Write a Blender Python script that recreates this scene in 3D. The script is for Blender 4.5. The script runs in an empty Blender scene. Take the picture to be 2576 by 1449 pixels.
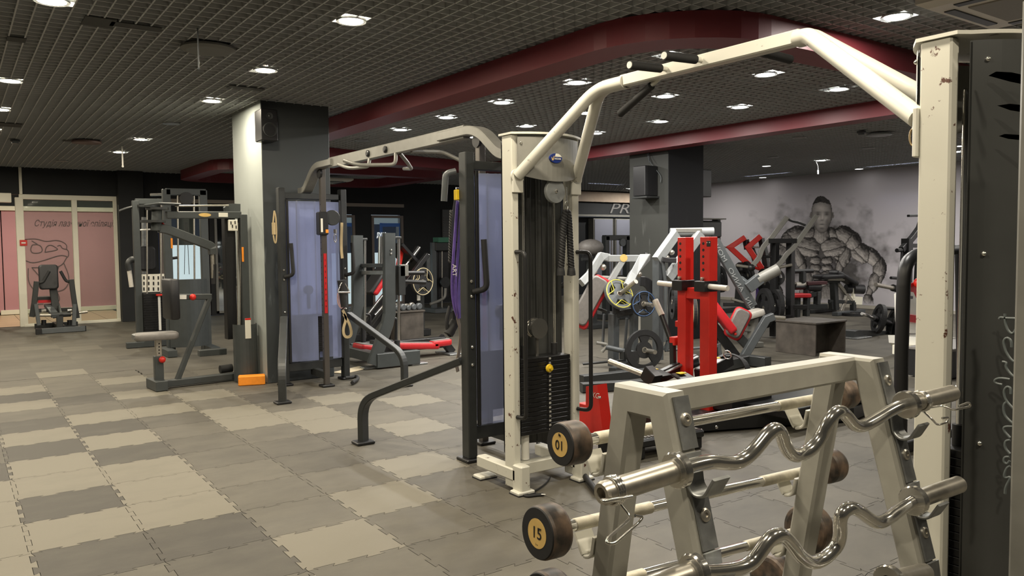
# Gym hall: procedural reconstruction.  Units are metres, z is up.
# World axes follow the room: +X to the right along the glazed wall, +Y away from the camera towards it.
import bpy, bmesh, math, random
from mathutils import Vector, Matrix, noise
random.seed(7)
SC = bpy.context.scene
COL = SC.collection
PI = math.pi

# ------------------------------------------------------------------ camera
W, H = 2576, 1449
FPX = 1997.8
YAW, PITCH, ROLL = (math.radians(a) for a in (35.176, -3.1265, -0.5582))
EYE = 1.463
fw = Vector((math.sin(YAW) * math.cos(PITCH), math.cos(YAW) * math.cos(PITCH), math.sin(PITCH)))
_r = Vector((math.cos(YAW), -math.sin(YAW), 0))
_u = _r.cross(fw)
rt = math.cos(ROLL) * _r + math.sin(ROLL) * _u
up = -math.sin(ROLL) * _r + math.cos(ROLL) * _u
cam_data = bpy.data.cameras.new('camera')
cam = bpy.data.objects.new('camera', cam_data)
COL.objects.link(cam)
cam_data.sensor_fit = 'HORIZONTAL'
cam_data.sensor_width = 36.0
cam_data.lens = FPX / W * 36.0
cam_data.clip_start = 0.05
cam_data.clip_end = 200
M = Matrix((rt, up, -fw)).transposed().to_4x4()
M.translation = (0, 0, EYE)
cam.matrix_world = M
SC.camera = cam

# survey helpers: where the sight line through a pixel of the photograph meets a plane of the room
def ray(px, py):
    return fw + (px - W / 2) / FPX * rt + (H / 2 - py) / FPX * up
def AX(px, py, x):
    d = ray(px, py); t = x / d.x
    return Vector((x, d.y * t, EYE + d.z * t))
def AY(px, py, y):
    d = ray(px, py); t = y / d.y
    return Vector((d.x * t, y, EYE + d.z * t))
def AZ(px, py, z=0.0):
    d = ray(px, py); t = (z - EYE) / d.z
    return Vector((d.x * t, d.y * t, z))
def AL(px, py, a, b):
    """where the sight line meets the vertical plane through floor points a and b"""
    d = ray(px, py); n = Vector((-(b[1] - a[1]), b[0] - a[0], 0))
    t = n.dot(Vector((a[0], a[1], 0))) / n.dot(d)
    return Vector((d.x * t, d.y * t, EYE + d.z * t))

# ------------------------------------------------------------------ materials
def lin(c):
    return tuple((v / 12.92 if v <= 0.04045 else ((v + 0.055) / 1.055) ** 2.4) for v in c)
def rgb(r, g, b):
    return lin((r / 255, g / 255, b / 255))
def mat(name, c, rough=0.5, metal=0.0, var=0.0, scale=8.0, bump=0.0, bscale=200.0, spec=0.5, c2=None, emit=None, es=0.0, coat=0.0):
    m = bpy.data.materials.new(name); m.use_nodes = True
    nt = m.node_tree; b = nt.nodes['Principled BSDF']
    b.inputs['Base Color'].default_value = (*c, 1)
    b.inputs['Roughness'].default_value = rough
    b.inputs['Metallic'].default_value = metal
    b.inputs['Specular IOR Level'].default_value = spec
    if coat: b.inputs['Coat Weight'].default_value = coat
    if emit:
        b.inputs['Emission Color'].default_value = (*emit, 1); b.inputs['Emission Strength'].default_value = es
    if var or c2:
        tc = nt.nodes.new('ShaderNodeTexCoord'); n = nt.nodes.new('ShaderNodeTexNoise')
        n.inputs['Scale'].default_value = scale; n.inputs['Detail'].default_value = 5
        nt.links.new(tc.outputs['Object'], n.inputs['Vector'])
        r = nt.nodes.new('ShaderNodeValToRGB')
        r.color_ramp.elements[0].position = 0.35; r.color_ramp.elements[1].position = 0.68
        if c2: a, z = c, c2
        else: a, z = tuple(v * (1 - var) for v in c), tuple(min(1, v * (1 + var)) for v in c)
        r.color_ramp.elements[0].color = (*a, 1); r.color_ramp.elements[1].color = (*z, 1)
        nt.links.new(n.outputs['Fac'], r.inputs['Fac']); nt.links.new(r.outputs['Color'], b.inputs['Base Color'])
    if bump:
        tc = nt.nodes.new('ShaderNodeTexCoord'); n = nt.nodes.new('ShaderNodeTexNoise')
        n.inputs['Scale'].default_value = bscale; n.inputs['Detail'].default_value = 3
        nt.links.new(tc.outputs['Object'], n.inputs['Vector'])
        bp = nt.nodes.new('ShaderNodeBump'); bp.inputs['Strength'].default_value = bump; bp.inputs['Distance'].default_value = 0.002
        nt.links.new(n.outputs['Fac'], bp.inputs['Height']); nt.links.new(bp.outputs['Normal'], b.inputs['Normal'])
    return m
def chipped(name, c, under, amount=0.62, scale=14, rough=0.4):
    """painted steel with small patches where the paint has worn off"""
    m = mat(name, c, rough); nt = m.node_tree; b = nt.nodes['Principled BSDF']
    tc = nt.nodes.new('ShaderNodeTexCoord'); n = nt.nodes.new('ShaderNodeTexNoise')
    n.inputs['Scale'].default_value = scale; n.inputs['Detail'].default_value = 8; n.inputs['Roughness'].default_value = 0.65
    nt.links.new(tc.outputs['Object'], n.inputs['Vector'])
    r = nt.nodes.new('ShaderNodeValToRGB'); e = r.color_ramp.elements
    e[0].position = amount; e[0].color = (*c, 1); e[1].position = amount + 0.03; e[1].color = (*under, 1)
    nt.links.new(n.outputs['Fac'], r.inputs['Fac']); nt.links.new(r.outputs['Color'], b.inputs['Base Color'])
    return m
def glassy(name, tint, alpha, rough=0.05):
    m = bpy.data.materials.new(name); m.use_nodes = True; nt = m.node_tree
    for n in list(nt.nodes): nt.nodes.remove(n)
    o = nt.nodes.new('ShaderNodeOutputMaterial'); mx = nt.nodes.new('ShaderNodeMixShader')
    t = nt.nodes.new('ShaderNodeBsdfTransparent'); p = nt.nodes.new('ShaderNodeBsdfPrincipled')
    t.inputs['Color'].default_value = (*[0.5 + 0.5 * v for v in tint], 1)
    p.inputs['Base Color'].default_value = (*tint, 1); p.inputs['Roughness'].default_value = rough
    mx.inputs['Fac'].default_value = alpha
    nt.links.new(t.outputs[0], mx.inputs[1]); nt.links.new(p.outputs[0], mx.inputs[2]); nt.links.new(mx.outputs[0], o.inputs['Surface'])
    return m

MT = {}
MT['cream'] = chipped('cream paint', rgb(206, 204, 193), rgb(120, 112, 96), 0.66, 11, 0.38)
MT['cream_worn'] = chipped('worn cream paint', rgb(202, 200, 188), rgb(88, 56, 44), 0.63, 16, 0.42)
MT['rackgrey'] = mat('warm grey paint', rgb(154, 152, 143), 0.42, 0.0, 0.05, 20)
MT['silvergrey'] = mat('silver grey paint', rgb(126, 125, 119), 0.4, 0.1, 0.06, 14)
MT['palegrey'] = mat('pale grey paint', rgb(150, 153, 153), 0.4, 0.1, 0.05, 14)
MT['midgrey'] = mat('mid grey paint', rgb(84, 88, 90), 0.42, 0.1, 0.06, 14)
MT['charcoal'] = mat('charcoal paint', rgb(48, 50, 50), 0.42, 0.1, 0.08, 16)
MT['darkgreen'] = mat('graphite paint', rgb(66, 70, 70), 0.45, 0.1, 0.06, 12)
MT['black'] = mat('black paint', rgb(28, 28, 29), 0.4)
MT['blacksatin'] = mat('black plate paint', rgb(24, 24, 25), 0.35, 0.0, 0.25, 30)
MT['rubber'] = mat('black rubber', rgb(30, 30, 31), 0.7, 0, 0.15, 30)
MT['vinyl'] = mat('black vinyl', rgb(38, 38, 40), 0.45, 0, 0.1, 40, 0.15, 300)
MT['greyvinyl'] = mat('grey vinyl', rgb(120, 116, 112), 0.5, 0, 0.08, 30, 0.1, 300)
MT['whitevinyl'] = mat('off white vinyl', rgb(205, 200, 190), 0.4, 0, 0.05, 30)
MT['red'] = mat('red paint', rgb(206, 42, 32), 0.38, 0, 0.05, 10)
MT['redvinyl'] = mat('red vinyl', rgb(190, 34, 40), 0.45, 0, 0.06, 20)
MT['chrome'] = mat('chrome', rgb(228, 226, 220), 0.13, 0.94)
MT['steel'] = mat('brushed steel', rgb(190, 185, 174), 0.32, 0.85, 0.1, 40)
MT['knurl'] = mat('knurled steel', rgb(196, 190, 172), 0.45, 0.8, 0.08, 60, 0.5, 900)
MT['galv'] = mat('zinc plate', rgb(150, 152, 152), 0.4, 0.8, 0.2, 24)
MT['white'] = mat('white plastic', rgb(232, 230, 222), 0.45)
MT['whitepaint'] = mat('white metal paint', rgb(236, 232, 214), 0.4, 0, 0.03, 3)
MT['paper'] = mat('white paper', rgb(225, 222, 208), 0.8)
MT['yellow'] = mat('yellow plastic', rgb(226, 190, 40), 0.45)
MT['gold'] = mat('cream yellow disc', rgb(222, 186, 112), 0.4, 0.1, 0.06, 30)
MT['orange'] = mat('orange foam', rgb(244, 146, 36), 0.75, 0, 0.06, 24, 0.2, 300)
MT['worn'] = mat('worn rubber rim', rgb(52, 48, 45), 0.45, 0.1, 0, 22, 0.2, 60, 0.5, rgb(118, 98, 82))
MT['ink'] = mat('black ink', rgb(20, 18, 18), 0.6)
MT['column'] = mat('grey column plaster', rgb(118, 124, 122), 0.7, 0, 0, 1.4, 0.1, 60, 0.3, rgb(104, 112, 112))
MT['wallblack'] = mat('black wall paint', rgb(34, 36, 38), 0.75, 0, 0.1, 3)
MT['soffit'] = mat('dark red gloss panel', rgb(122, 50, 56), 0.42, 0, 0.04, 2, 0, 200, 0.5)
MT['grid'] = mat('grey lattice slat', rgb(112, 110, 106), 0.6)
MT['void'] = mat('black slab', rgb(40, 40, 40), 0.9)
MT['wood'] = mat('dark wood laminate', rgb(62, 57, 52), 0.55, 0, 0, 6, 0, 200, 0.4, rgb(86, 80, 73))
MT['mirror'] = mat('mirror', rgb(200, 205, 205), 0.03, 1.0)
MT['strap'] = mat('beige webbing', rgb(176, 156, 118), 0.8)
MT['purple'] = mat('purple latex', rgb(108, 86, 156), 0.5, 0, 0.15, 20)
MT['blue'] = mat('blue print', rgb(28, 48, 118), 0.4)
MT['poly'] = glassy('blue tinted shroud', rgb(172, 182, 222), 0.34, 0.2)
MT['polyback'] = glassy('blue tinted rear shroud', rgb(176, 186, 226), 0.62, 0.25)
MT['smoke'] = mat('smoked shroud', rgb(66, 67, 66), 0.28, 0.0, 0.1, 3)
MT['glass'] = glassy('clear glass', rgb(210, 220, 215), 0.06, 0.02)
MT['green'] = mat('green box', rgb(70, 122, 100), 0.7)

# ------------------------------------------------------------------ mesh builder (world coordinates)
class G:
    def __init__(s): s.v = []; s.f = []; s.mi = []; s.sm = []; s.k = 0
    def mat(s, k): s.k = k; return s
    def face(s, idx, smooth=False): s.f.append(idx); s.mi.append(s.k); s.sm.append(smooth)
    def add(s, pts):
        n = len(s.v); s.v += [Vector(p) for p in pts]; return n
    def ring(s, a, b, n, smooth):
        for i in range(n):
            j = (i + 1) % n; s.face((a + i, a + j, b + j, b + i), smooth)
    def loft(s, rings, smooth=True, caps=True, closed=False):
        n = len(rings[0]); ids = [s.add(r) for r in rings]
        for a, b in zip(ids, ids[1:]): s.ring(a, b, n, smooth)
        if closed: s.ring(ids[-1], ids[0], n, smooth)
        elif caps:
            a = s.add(rings[0]); s.face(tuple(range(a + n - 1, a - 1, -1)))
            b = s.add(rings[-1]); s.face(tuple(range(b, b + n)))
        return s
    def box(s, c, d, rz=0.0, ch=0.004, rot=None):
        """box with chamfered vertical-ish edges, c centre, d full size"""
        c = Vector(c); x, y, z = d[0] / 2, d[1] / 2, d[2] / 2
        R = rot if rot is not None else Matrix.Rotation(rz, 3, 'Z')
        ch = min(ch, x * 0.45, y * 0.45, z * 0.45)
        def oct_(X, Y, Z):
            k = ch
            return [c + R @ Vector(p) for p in ((-X + k, -Y, Z), (X - k, -Y, Z), (X, -Y + k, Z), (X, Y - k, Z), (X - k, Y, Z), (-X + k, Y, Z), (-X, Y - k, Z), (-X, -Y + k, Z))]
        s.loft([oct_(x - ch, y - ch, -z), oct_(x, y, -z + ch), oct_(x, y, z - ch), oct_(x - ch, y - ch, z)], smooth=False)
        return s
    def path(s, pts, w, h=None, upv=(0, 0, 1), ch=0.006, closed=False):
        """rectangular tube swept along points; w across, h along upv"""
        h = h or w; pts = [Vector(p) for p in pts]; rings = []; n = len(pts); upv = Vector(upv)
        k = min(ch, w * 0.3, h * 0.3)
        prof = [(-w / 2 + k, -h / 2), (w / 2 - k, -h / 2), (w / 2, -h / 2 + k), (w / 2, h / 2 - k), (w / 2 - k, h / 2), (-w / 2 + k, h / 2), (-w / 2, h / 2 - k), (-w / 2, -h / 2 + k)]
        for i, p in enumerate(pts):
            a = (pts[i] - pts[i - 1]).normalized() if i > 0 or closed else None
            b = (pts[(i + 1) % n] - pts[i]).normalized() if i < n - 1 or closed else None
            t = (a + b).normalized() if a and b else (a or b)
            U = upv
            if abs(t.dot(U)) > 0.97: U = Vector((0, 1, 0)) if abs(t.y) < 0.9 else Vector((1, 0, 0))
            sd = t.cross(U).normalized(); u2 = sd.cross(t).normalized()
            m = 1.0
            if a and b: m = 1 / max(0.5, math.sqrt(max(0.01, (1 + a.dot(b)) / 2)))
            # widen mitres in the bend plane
            bend = (b - a) if a and b else Vector()
            fs, fu = 1.0, 1.0
            if bend.length > 1e-4:
                bd = bend.normalized(); fs = 1 + (m - 1) * abs(bd.dot(sd)); fu = 1 + (m - 1) * abs(bd.dot(u2))
            rings.append([p + sd * (x * fs) + u2 * (y * fu) for x, y in prof])
        return s.loft(rings, smooth=False, closed=closed)
    def bar(s, p, q, w, h=None, upv=(0, 0, 1), ch=0.006): return s.path([p, q], w, h, upv, ch)
    def tube(s, pts, r, n=12, closed=False, caps=True):
        pts = [Vector(p) for p in pts]; N = len(pts); rings = []; prev = None
        rr = r if isinstance(r, (list, tuple)) else [r] * N
        for i, p in enumerate(pts):
            a = (pts[i] - pts[i - 1]) if i > 0 or closed else None
            b = (pts[(i + 1) % N] - pts[i]) if i < N - 1 or closed else None
            t = ((a.normalized() if a else Vector()) + (b.normalized() if b else Vector())).normalized()
            if prev is None:
                ref = Vector((0, 0, 1)) if abs(t.z) < 0.9 else Vector((1, 0, 0)); sd = t.cross(ref).normalized()
            else: sd = (prev - t * prev.dot(t)).normalized()
            prev = sd; u2 = t.cross(sd)
            rings.append([p + (sd * math.cos(2 * PI * j / n) + u2 * math.sin(2 * PI * j / n)) * rr[i] for j in range(n)])
        return s.loft(rings, True, caps, closed)
    def cyl(s, p, q, r, n=20, r2=None): return s.tube([p, q], [r, r2 if r2 is not None else r], n)
    def lathe(s, p, axis, prof, n=32, smooth=True):
        """prof: list of (radius, distance along axis); flat steps come from repeated radii"""
        p = Vector(p); t = Vector(axis).normalized()
        ref = Vector((0, 0, 1)) if abs(t.z) < 0.9 else Vector((1, 0, 0)); a = t.cross(ref).normalized(); b = t.cross(a)
        def rg(r, d): return [p + t * d + (a * math.cos(2 * PI * j / n) + b * math.sin(2 * PI * j / n)) * max(r, 1e-4) for j in range(n)]
        for (r0, d0), (r1, d1) in zip(prof, prof[1:]):
            i0, i1 = s.add(rg(r0, d0)), s.add(rg(r1, d1)); s.ring(i0, i1, n, smooth)
        return s
    def prism(s, poly, vec):
        poly = [Vector(p) for p in poly]; vec = Vector(vec); n = len(poly)
        return s.loft([poly, [p + vec for p in poly]], smooth=False)
    def quad(s, a, b, c, d):
        i = s.add([a, b, c, d]); s.face((i, i + 1, i + 2, i + 3)); return s
    def ball(s, c, r, n=12, sq=(1, 1, 1)):
        c = Vector(c); rings = []
        for i in range(n // 2 + 1):
            th = PI * i / (n // 2); rr = max(math.sin(th), 0.003)
            rings.append([c + Vector((math.cos(2 * PI * j / n) * rr * r * sq[0], math.sin(2 * PI * j / n) * rr * r * sq[1], math.cos(th) * r * sq[2])) for j in range(n)])
        return s.loft(rings[::-1], True, True)
    def pad(s, c, d, R, r=0.03):
        """upholstered cushion: rounded slab, size d, orientation R (3x3)"""
        c = Vector(c); x, y, z = d[0] / 2, d[1] / 2, d[2] / 2; r = min(r, x * .6, y * .6); rings = []
        def rr(X, Y, Z):
            out = []
            for (cx, cy, a0) in ((X - r, Y - r, 0), (-X + r, Y - r, 90), (-X + r, -Y + r, 180), (X - r, -Y + r, 270)):
                for k in range(5):
                    a = math.radians(a0 + 22.5 * k); out.append(c + R @ Vector((cx + r * math.cos(a), cy + r * math.sin(a), Z)))
            return out
        e = min(0.014, z * 0.6)
        rings = [rr(x - e, y - e, -z), rr(x, y, -z + e), rr(x, y, z - e), rr(x - e * .4, y - e * .4, z - e * .3), rr(x - e * 1.6, y - e * 1.6, z)]
        return s.loft(rings, smooth=True)

def ident(): return Matrix.Identity(3)
def rotz(a): return Matrix.Rotation(a, 3, 'Z')
def frame(xa, ya):
    """orthonormal 3x3 from an x axis and an approximate y axis"""
    x = Vector(xa).normalized(); z = x.cross(Vector(ya)).normalized(); y = z.cross(x)
    return Matrix((x, y, z)).transposed()
def arc(c, r, a0, a1, n, ex=(1, 0, 0), ey=(0, 1, 0)):
    c = Vector(c); ex = Vector(ex); ey = Vector(ey)
    return [c + ex * (r * math.cos(a0 + (a1 - a0) * i / n)) + ey * (r * math.sin(a0 + (a1 - a0) * i / n)) for i in range(n + 1)]
def smooth_path(pts, it=2):
    """round the corners of a polyline (corner cutting), keeping the end points"""
    pts = [Vector(p) for p in pts]
    for _ in range(it):
        q = [pts[0]]
        for a, b in zip(pts, pts[1:]): q += [a * .75 + b * .25, a * .25 + b * .75]
        q.append(pts[-1]); pts = q
    return pts
def fillet(pts, r, n=5):
    """polyline with its corners replaced by arcs of about radius r"""
    pts = [Vector(p) for p in pts]; out = [pts[0]]
    for i in range(1, len(pts) - 1):
        a, p, b = pts[i - 1], pts[i], pts[i + 1]; u = (a - p); v = (b - p)
        d = min(r, u.length * .45, v.length * .45); A = p + u.normalized() * d; B = p + v.normalized() * d
        for k in range(n + 1):
            t = k / n; out.append(A * (1 - t) ** 2 + p * (2 * t * (1 - t)) + B * t ** 2)
    out.append(pts[-1]); return out

ROOT = {}
def thing(name, label, cat, loc=(0, 0, 0), group=None):
    o = bpy.data.objects.new(name, None); COL.objects.link(o)
    o.location = loc; o.empty_display_size = 0.1
    o['label'] = label; o['category'] = cat
    if group: o['group'] = group
    ROOT[o] = Vector(loc); return o
def build(name, g, m, parent=None, label=None, origin=None, bevel=0.0, kind=None):
    org = ROOT[parent] if parent is not None else (Vector(origin) if origin is not None else Vector())
    me = bpy.data.meshes.new(name)
    me.from_pydata([tuple(v - org) for v in g.v], [], g.f)
    ms = m if isinstance(m, (list, tuple)) else [m]
    for k in ms: me.materials.append(k)
    me.polygons.foreach_set('material_index', g.mi); me.polygons.foreach_set('use_smooth', g.sm)
    me.update()
    bm = bmesh.new(); bm.from_mesh(me); bmesh.ops.recalc_face_normals(bm, faces=bm.faces); bm.to_mesh(me); bm.free()
    o = bpy.data.objects.new(name, me); COL.objects.link(o)
    if parent is not None: o.parent = parent
    else: o.location = org
    ROOT[o] = org
    if label: o['label'] = label
    if kind: o['kind'] = kind
    return o
def single(name, g, m, label, cat, origin, group=None, kind=None):
    o = build(name, g, m, None, label, origin); o['category'] = cat
    if group: o['group'] = group
    if kind: o['kind'] = kind
    return o
def struct(name, g, m, parent=None, label=None):
    o = build(name, g, m, parent)
    if parent is None: o['kind'] = 'structure'
    if label: o['label'] = label
    return o
def copy_tree(src, loc, label=None, rot=None, group=None):
    def rec(o, par):
        c = o.copy(); COL.objects.link(c)
        if par is not None: c.parent = par
        for ch in list(o.children): rec(ch, c)
        return c
    c = rec(src, None); c.location = loc
    if rot is not None: c.rotation_euler = rot
    if label: c['label'] = label
    if group: c['group'] = group
    return c
def text_mesh(txt, size, shear=0.0, ext=0.0006, spacing=1.0):
    cu = bpy.data.curves.new('lettering', 'FONT'); cu.body = txt; cu.size = size; cu.shear = shear
    cu.extrude = ext; cu.align_x = 'CENTER'; cu.align_y = 'CENTER'; cu.space_character = spacing
    t = bpy.data.objects.new('lettering', cu); COL.objects.link(t)
    dg = bpy.context.evaluated_depsgraph_get(); me = bpy.data.meshes.new_from_object(t.evaluated_get(dg))
    bpy.data.objects.remove(t); bpy.data.curves.remove(cu); return me
def lettering(name, txt, size, m, parent, pos, xdir, ydir, shear=0.0, spacing=1.0, width=None, bold=0.0):
    me = text_mesh(txt, size, shear, 0.0006, spacing); R = frame(xdir, ydir)
    if width:
        xs = [v.co.x for v in me.vertices]; k = width / (max(xs) - min(xs))
        for v in me.vertices: v.co.x *= k
    org = ROOT[parent]; pos = Vector(pos)
    for v in me.vertices: v.co = (pos + R @ v.co) - org
    me.materials.clear(); me.materials.append(m); me.update()
    o = bpy.data.objects.new(name, me); COL.objects.link(o); o.parent = parent; ROOT[o] = org; return o
LAMP_WARM = 150.0
LAMP_COOL = 150.0
# ------------------------------------------------------------------ floor: interlocking rubber tiles
TS, TX, TY = 0.5, 1.7595, 4.4077
def tile_of(px, py):
    p = AZ(px, py); return (math.floor((p.x - TX) / TS), math.floor((p.y - TY) / TS))
worn = {}
for p in ((67,1015),(90,1086),(134,1158),(143,1198),(201,1324),(251,1037),(304,1095),(372,1167),(403,1212),(461,1270),(345,992),(430,1028),(627,1042),
          (18,1230),(27,1279),(31,1351),(45,1427),(808,1029),(657,1051),(1036,1067),(835,1063),(846,998),(1074,1006),(1036,1173),(980,1250),(850,1340),(520,985),(200,930),(330,950),(60,975)):
    worn[tile_of(*p)] = 1.0
for p in ((80,1064),(112,1127),(179,1257),(224,1396),(224,1006),(273,1069),(336,1131),(9,1185),(470,1337),(130,1010),(60,1000),(640,1000)):
    worn.setdefault(tile_of(*p), 0.02)
def edge(a, b, seed, amp):
    """points from corner a towards b along a toothed seam (b left out)"""
    a, b = Vector(a), Vector(b)
    if not amp: return [a]
    d = b - a; nrm = Vector((-d.y, d.x, 0)).normalized(); out = [a, a + d * .06]; n = 3
    for k in range(n):
        t0 = (k + 0.22) / n; t1 = (k + 0.74) / n; w = 0.010 / TS; h = amp * .5
        out += [a + d * (t0 + w) - nrm * h, a + d * (t0 - w) + nrm * h, a + d * (t1 + w) + nrm * h, a + d * (t1 - w) - nrm * h]
    return out + [a + d * .985]
g = G(); shade = []
X0, X1, Y0, Y1 = -4.0, 16.2, -4.0, 17.6
i0, i1 = math.floor((X0 - TX) / TS), math.ceil((X1 - TX) / TS)
j0, j1 = math.floor((Y0 - TY) / TS), math.ceil((Y1 - TY) / TS)
rnd = random.Random(3)
for i in range(i0, i1 + 3):
    for j in range(j0, j1):
        xa, xb = TX + i * TS, TX + (i + 1) * TS; ya, yb = TY + j * TS, TY + (j + 1) * TS
        xb_, yb_ = min(xb, 17.4), min(yb, Y1 - 0.02)
        if xa >= 17.3 or ya >= yb_: continue
        near = math.hypot(xa, ya) < 10 and yb_ == yb
        A = 0.024 if near else 0
        P = [Vector((xa, ya, 0)), Vector((xb_, ya, 0)), Vector((xb_, yb_, 0)), Vector((xa, yb_, 0))]
        # bottom (+x dir), right (+y), top reversed, left reversed so that neighbours share every seam
        pts = edge(P[0], P[1], 0, A) + edge(P[1], P[2], 1, A)
        top = edge(P[3], P[2], 0, A) + [P[2]]; lef = edge(P[0], P[3], 1, A) + [P[3]]
        pts += top[::-1][:-1] + lef[::-1][:-1]
        c = Vector(((xa + xb_) / 2, (ya + yb_) / 2, 0))
        if near: pts = [c + (p - c) * 0.9945 for p in pts]
        s0 = g.add(pts); g.face(tuple(range(s0, s0 + len(pts))))
        t = worn.get((i, j))
        if t is None: t = min(0.75, max(0.05, rnd.gauss(0.34, 0.08)))
        shade.append(t + rnd.uniform(-.04, .04))
m = mat('rubber tile', rgb(90, 84, 74), 0.62); nt = m.node_tree; b = nt.nodes['Principled BSDF']
at = nt.nodes.new('ShaderNodeAttribute'); at.attribute_name = 'wear'
tc = nt.nodes.new('ShaderNodeTexCoord'); mp = nt.nodes.new('ShaderNodeMapping'); mp.inputs['Scale'].default_value = (2.6, 4.5, 1)
n1 = nt.nodes.new('ShaderNodeTexNoise'); n1.inputs['Scale'].default_value = 1.0; n1.inputs['Detail'].default_value = 7; n1.inputs['Roughness'].default_value = 0.62
nt.links.new(tc.outputs['Object'], mp.inputs['Vector']); nt.links.new(mp.outputs['Vector'], n1.inputs['Vector'])
ma = nt.nodes.new('ShaderNodeMath'); ma.operation = 'MULTIPLY_ADD'; ma.inputs[1].default_value = 0.7; 
sb = nt.nodes.new('ShaderNodeMath'); sb.operation = 'SUBTRACT'; sb.inputs[1].default_value = 0.35
nt.links.new(n1.outputs['Fac'], ma.inputs[0]); nt.links.new(at.outputs['Fac'], sb.inputs[0]); nt.links.new(sb.outputs[0], ma.inputs[2])
cr = nt.nodes.new('ShaderNodeValToRGB'); e = cr.color_ramp.elements
e[0].position = 0.0; e[0].color = (*rgb(62, 58, 51), 1); e[1].position = 1.0; e[1].color = (*rgb(114, 109, 96), 1)
nt.links.new(ma.outputs[0], cr.inputs['Fac']); nt.links.new(cr.outputs['Color'], b.inputs['Base Color'])
wv = nt.nodes.new('ShaderNodeTexNoise'); wv.inputs['Scale'].default_value = 260
bp = nt.nodes.new('ShaderNodeBump'); bp.inputs['Strength'].default_value = 0.25; bp.inputs['Distance'].default_value = 0.002
nt.links.new(tc.outputs['Object'], wv.inputs['Vector']); nt.links.new(wv.outputs['Fac'], bp.inputs['Height']); nt.links.new(bp.outputs['Normal'], b.inputs['Normal'])
seam = mat('seam rubber', rgb(40, 37, 33), 0.8)
g.mat(1).quad((X0, Y0, -.004), (17.4, Y0, -.004), (17.4, Y1, -.004), (X0, Y1, -.004)); shade.append(0)
fl = struct('floor', g, [m, seam])
ca = fl.data.attributes.new('wear', 'FLOAT', 'FACE'); ca.data.foreach_set('value', shade)

# ------------------------------------------------------------------ ceiling: open cell lattice below a black slab
ZC = 3.0
g = G()
def slat(p, q, w):
    x0, y0, x1, y1 = min(p[0], q[0]), min(p[1], q[1]), max(p[0], q[0]), max(p[1], q[1])
    if x1 - x0 < y1 - y0: x0 -= w / 2; x1 += w / 2
    else: y0 -= w / 2; y1 += w / 2
    a = g.add([(x0, y0, ZC), (x1, y0, ZC), (x1, y1, ZC), (x0, y1, ZC), (x0, y0, ZC + .10), (x1, y0, ZC + .10), (x1, y1, ZC + .10), (x0, y1, ZC + .10)])
    for f in ((0, 3, 2, 1), (0, 1, 5, 4), (1, 2, 6, 5), (2, 3, 7, 6), (3, 0, 4, 7)): g.face(tuple(a + k for k in f))
x = 0.5 - 45 * 0.0993
while x < 17.4: slat((x, Y0), (x, Y1), 0.0095); x += 0.0993
y = 6.044 - 85 * 0.1168
while y < Y1: slat((X0, y), (17.4, y), 0.007); y += 0.1168
g.mat(1).quad((X0, Y0, 3.4), (17.4, Y0, 3.4), (17.4, Y1, 3.4), (X0, Y1, 3.4))
ceil_o = struct('ceiling', g, [mat('pale lattice slat', rgb(178, 180, 180), .6), mat('grey slab', rgb(26, 26, 26), .9)])

blank = mat('blank ceiling tile', rgb(62, 62, 60), .8)
for k, (xa, ya, xb_, yb_) in enumerate(((20, 92, 62, 108), (215, 40, 280, 72), (280, 55, 400, 80), (0, 309, 52, 321), (575, 217, 660, 228), (160, 352, 200, 358))):
    p, q = AZ(xa, ya, 2.996), AZ(xb_, yb_, 2.996); g = G(); g.box(((p.x + q.x) / 2, (p.y + q.y) / 2, 2.998), (max(.12, abs(q.x - p.x)), max(.12, abs(q.y - p.y)), .006), ch=.001); struct(f'trim_{k + 8}', g, blank)
def corner_loop(cs, n=9):
    """closed plan outline from (x, y, fillet radius) corners"""
    out = []; N = len(cs)
    for k, (x, y, r) in enumerate(cs):
        p = Vector((x, y)); a = (Vector(cs[k - 1][:2]) - p).normalized(); b = (Vector(cs[(k + 1) % N][:2]) - p).normalized()
        A, B = p + a * r, p + b * r
        for i in range(n + 1):
            t = i / n
            # circular-looking blend between the two tangent points
            w = 0.60
            q = (A * (1 - t) ** 2 + p * (2 * w * t * (1 - t) * 1.0) * 1.0 + B * t ** 2) / ((1 - t) ** 2 + 2 * w * t * (1 - t) + t ** 2)
            out.append(q)
    return out
def soffit(name, outer, inner, zb=2.82, zt=2.999):
    g = G(); o = corner_loop(outer); i = corner_loop(inner); n = len(o)
    ot = g.add([(p.x, p.y, zt) for p in o]); ob = g.add([(p.x, p.y, zb) for p in o])
    ob2 = g.add([(p.x, p.y, zb) for p in o]); ib = g.add([(p.x, p.y, zb) for p in i])
    ib2 = g.add([(p.x, p.y, zb) for p in i]); it = g.add([(p.x, p.y, zt) for p in i])
    for k in range(n):
        l = (k + 1) % n
        g.face((ot + k, ot + l, ob + l, ob + k), False); g.face((ob2 + k, ob2 + l, ib + l, ib + k)); g.face((ib2 + k, ib2 + l, it + l, it + k), False)
        g.face((it + k, it + l, ot + l, ot + k))
    return struct(name, g, MT['soffit'])
soffit('trim_1', [(3.755, 3.45, .85), (8.62, 3.45, .6), (8.62, 13.0, .7), (3.755, 12.0, .7)], [(4.045, 3.74, .6), (8.335, 3.74, .4), (8.335, 12.55, .5), (4.045, 11.65, .5)])
soffit('trim_2', [(3.78, 14.05, .6), (8.36, 14.05, .35), (8.36, 17.3, .6), (3.78, 17.3, .6)], [(4.08, 14.35, .35), (8.05, 14.35, .2), (8.05, 17.0, .4), (4.08, 17.0, .4)])

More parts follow.
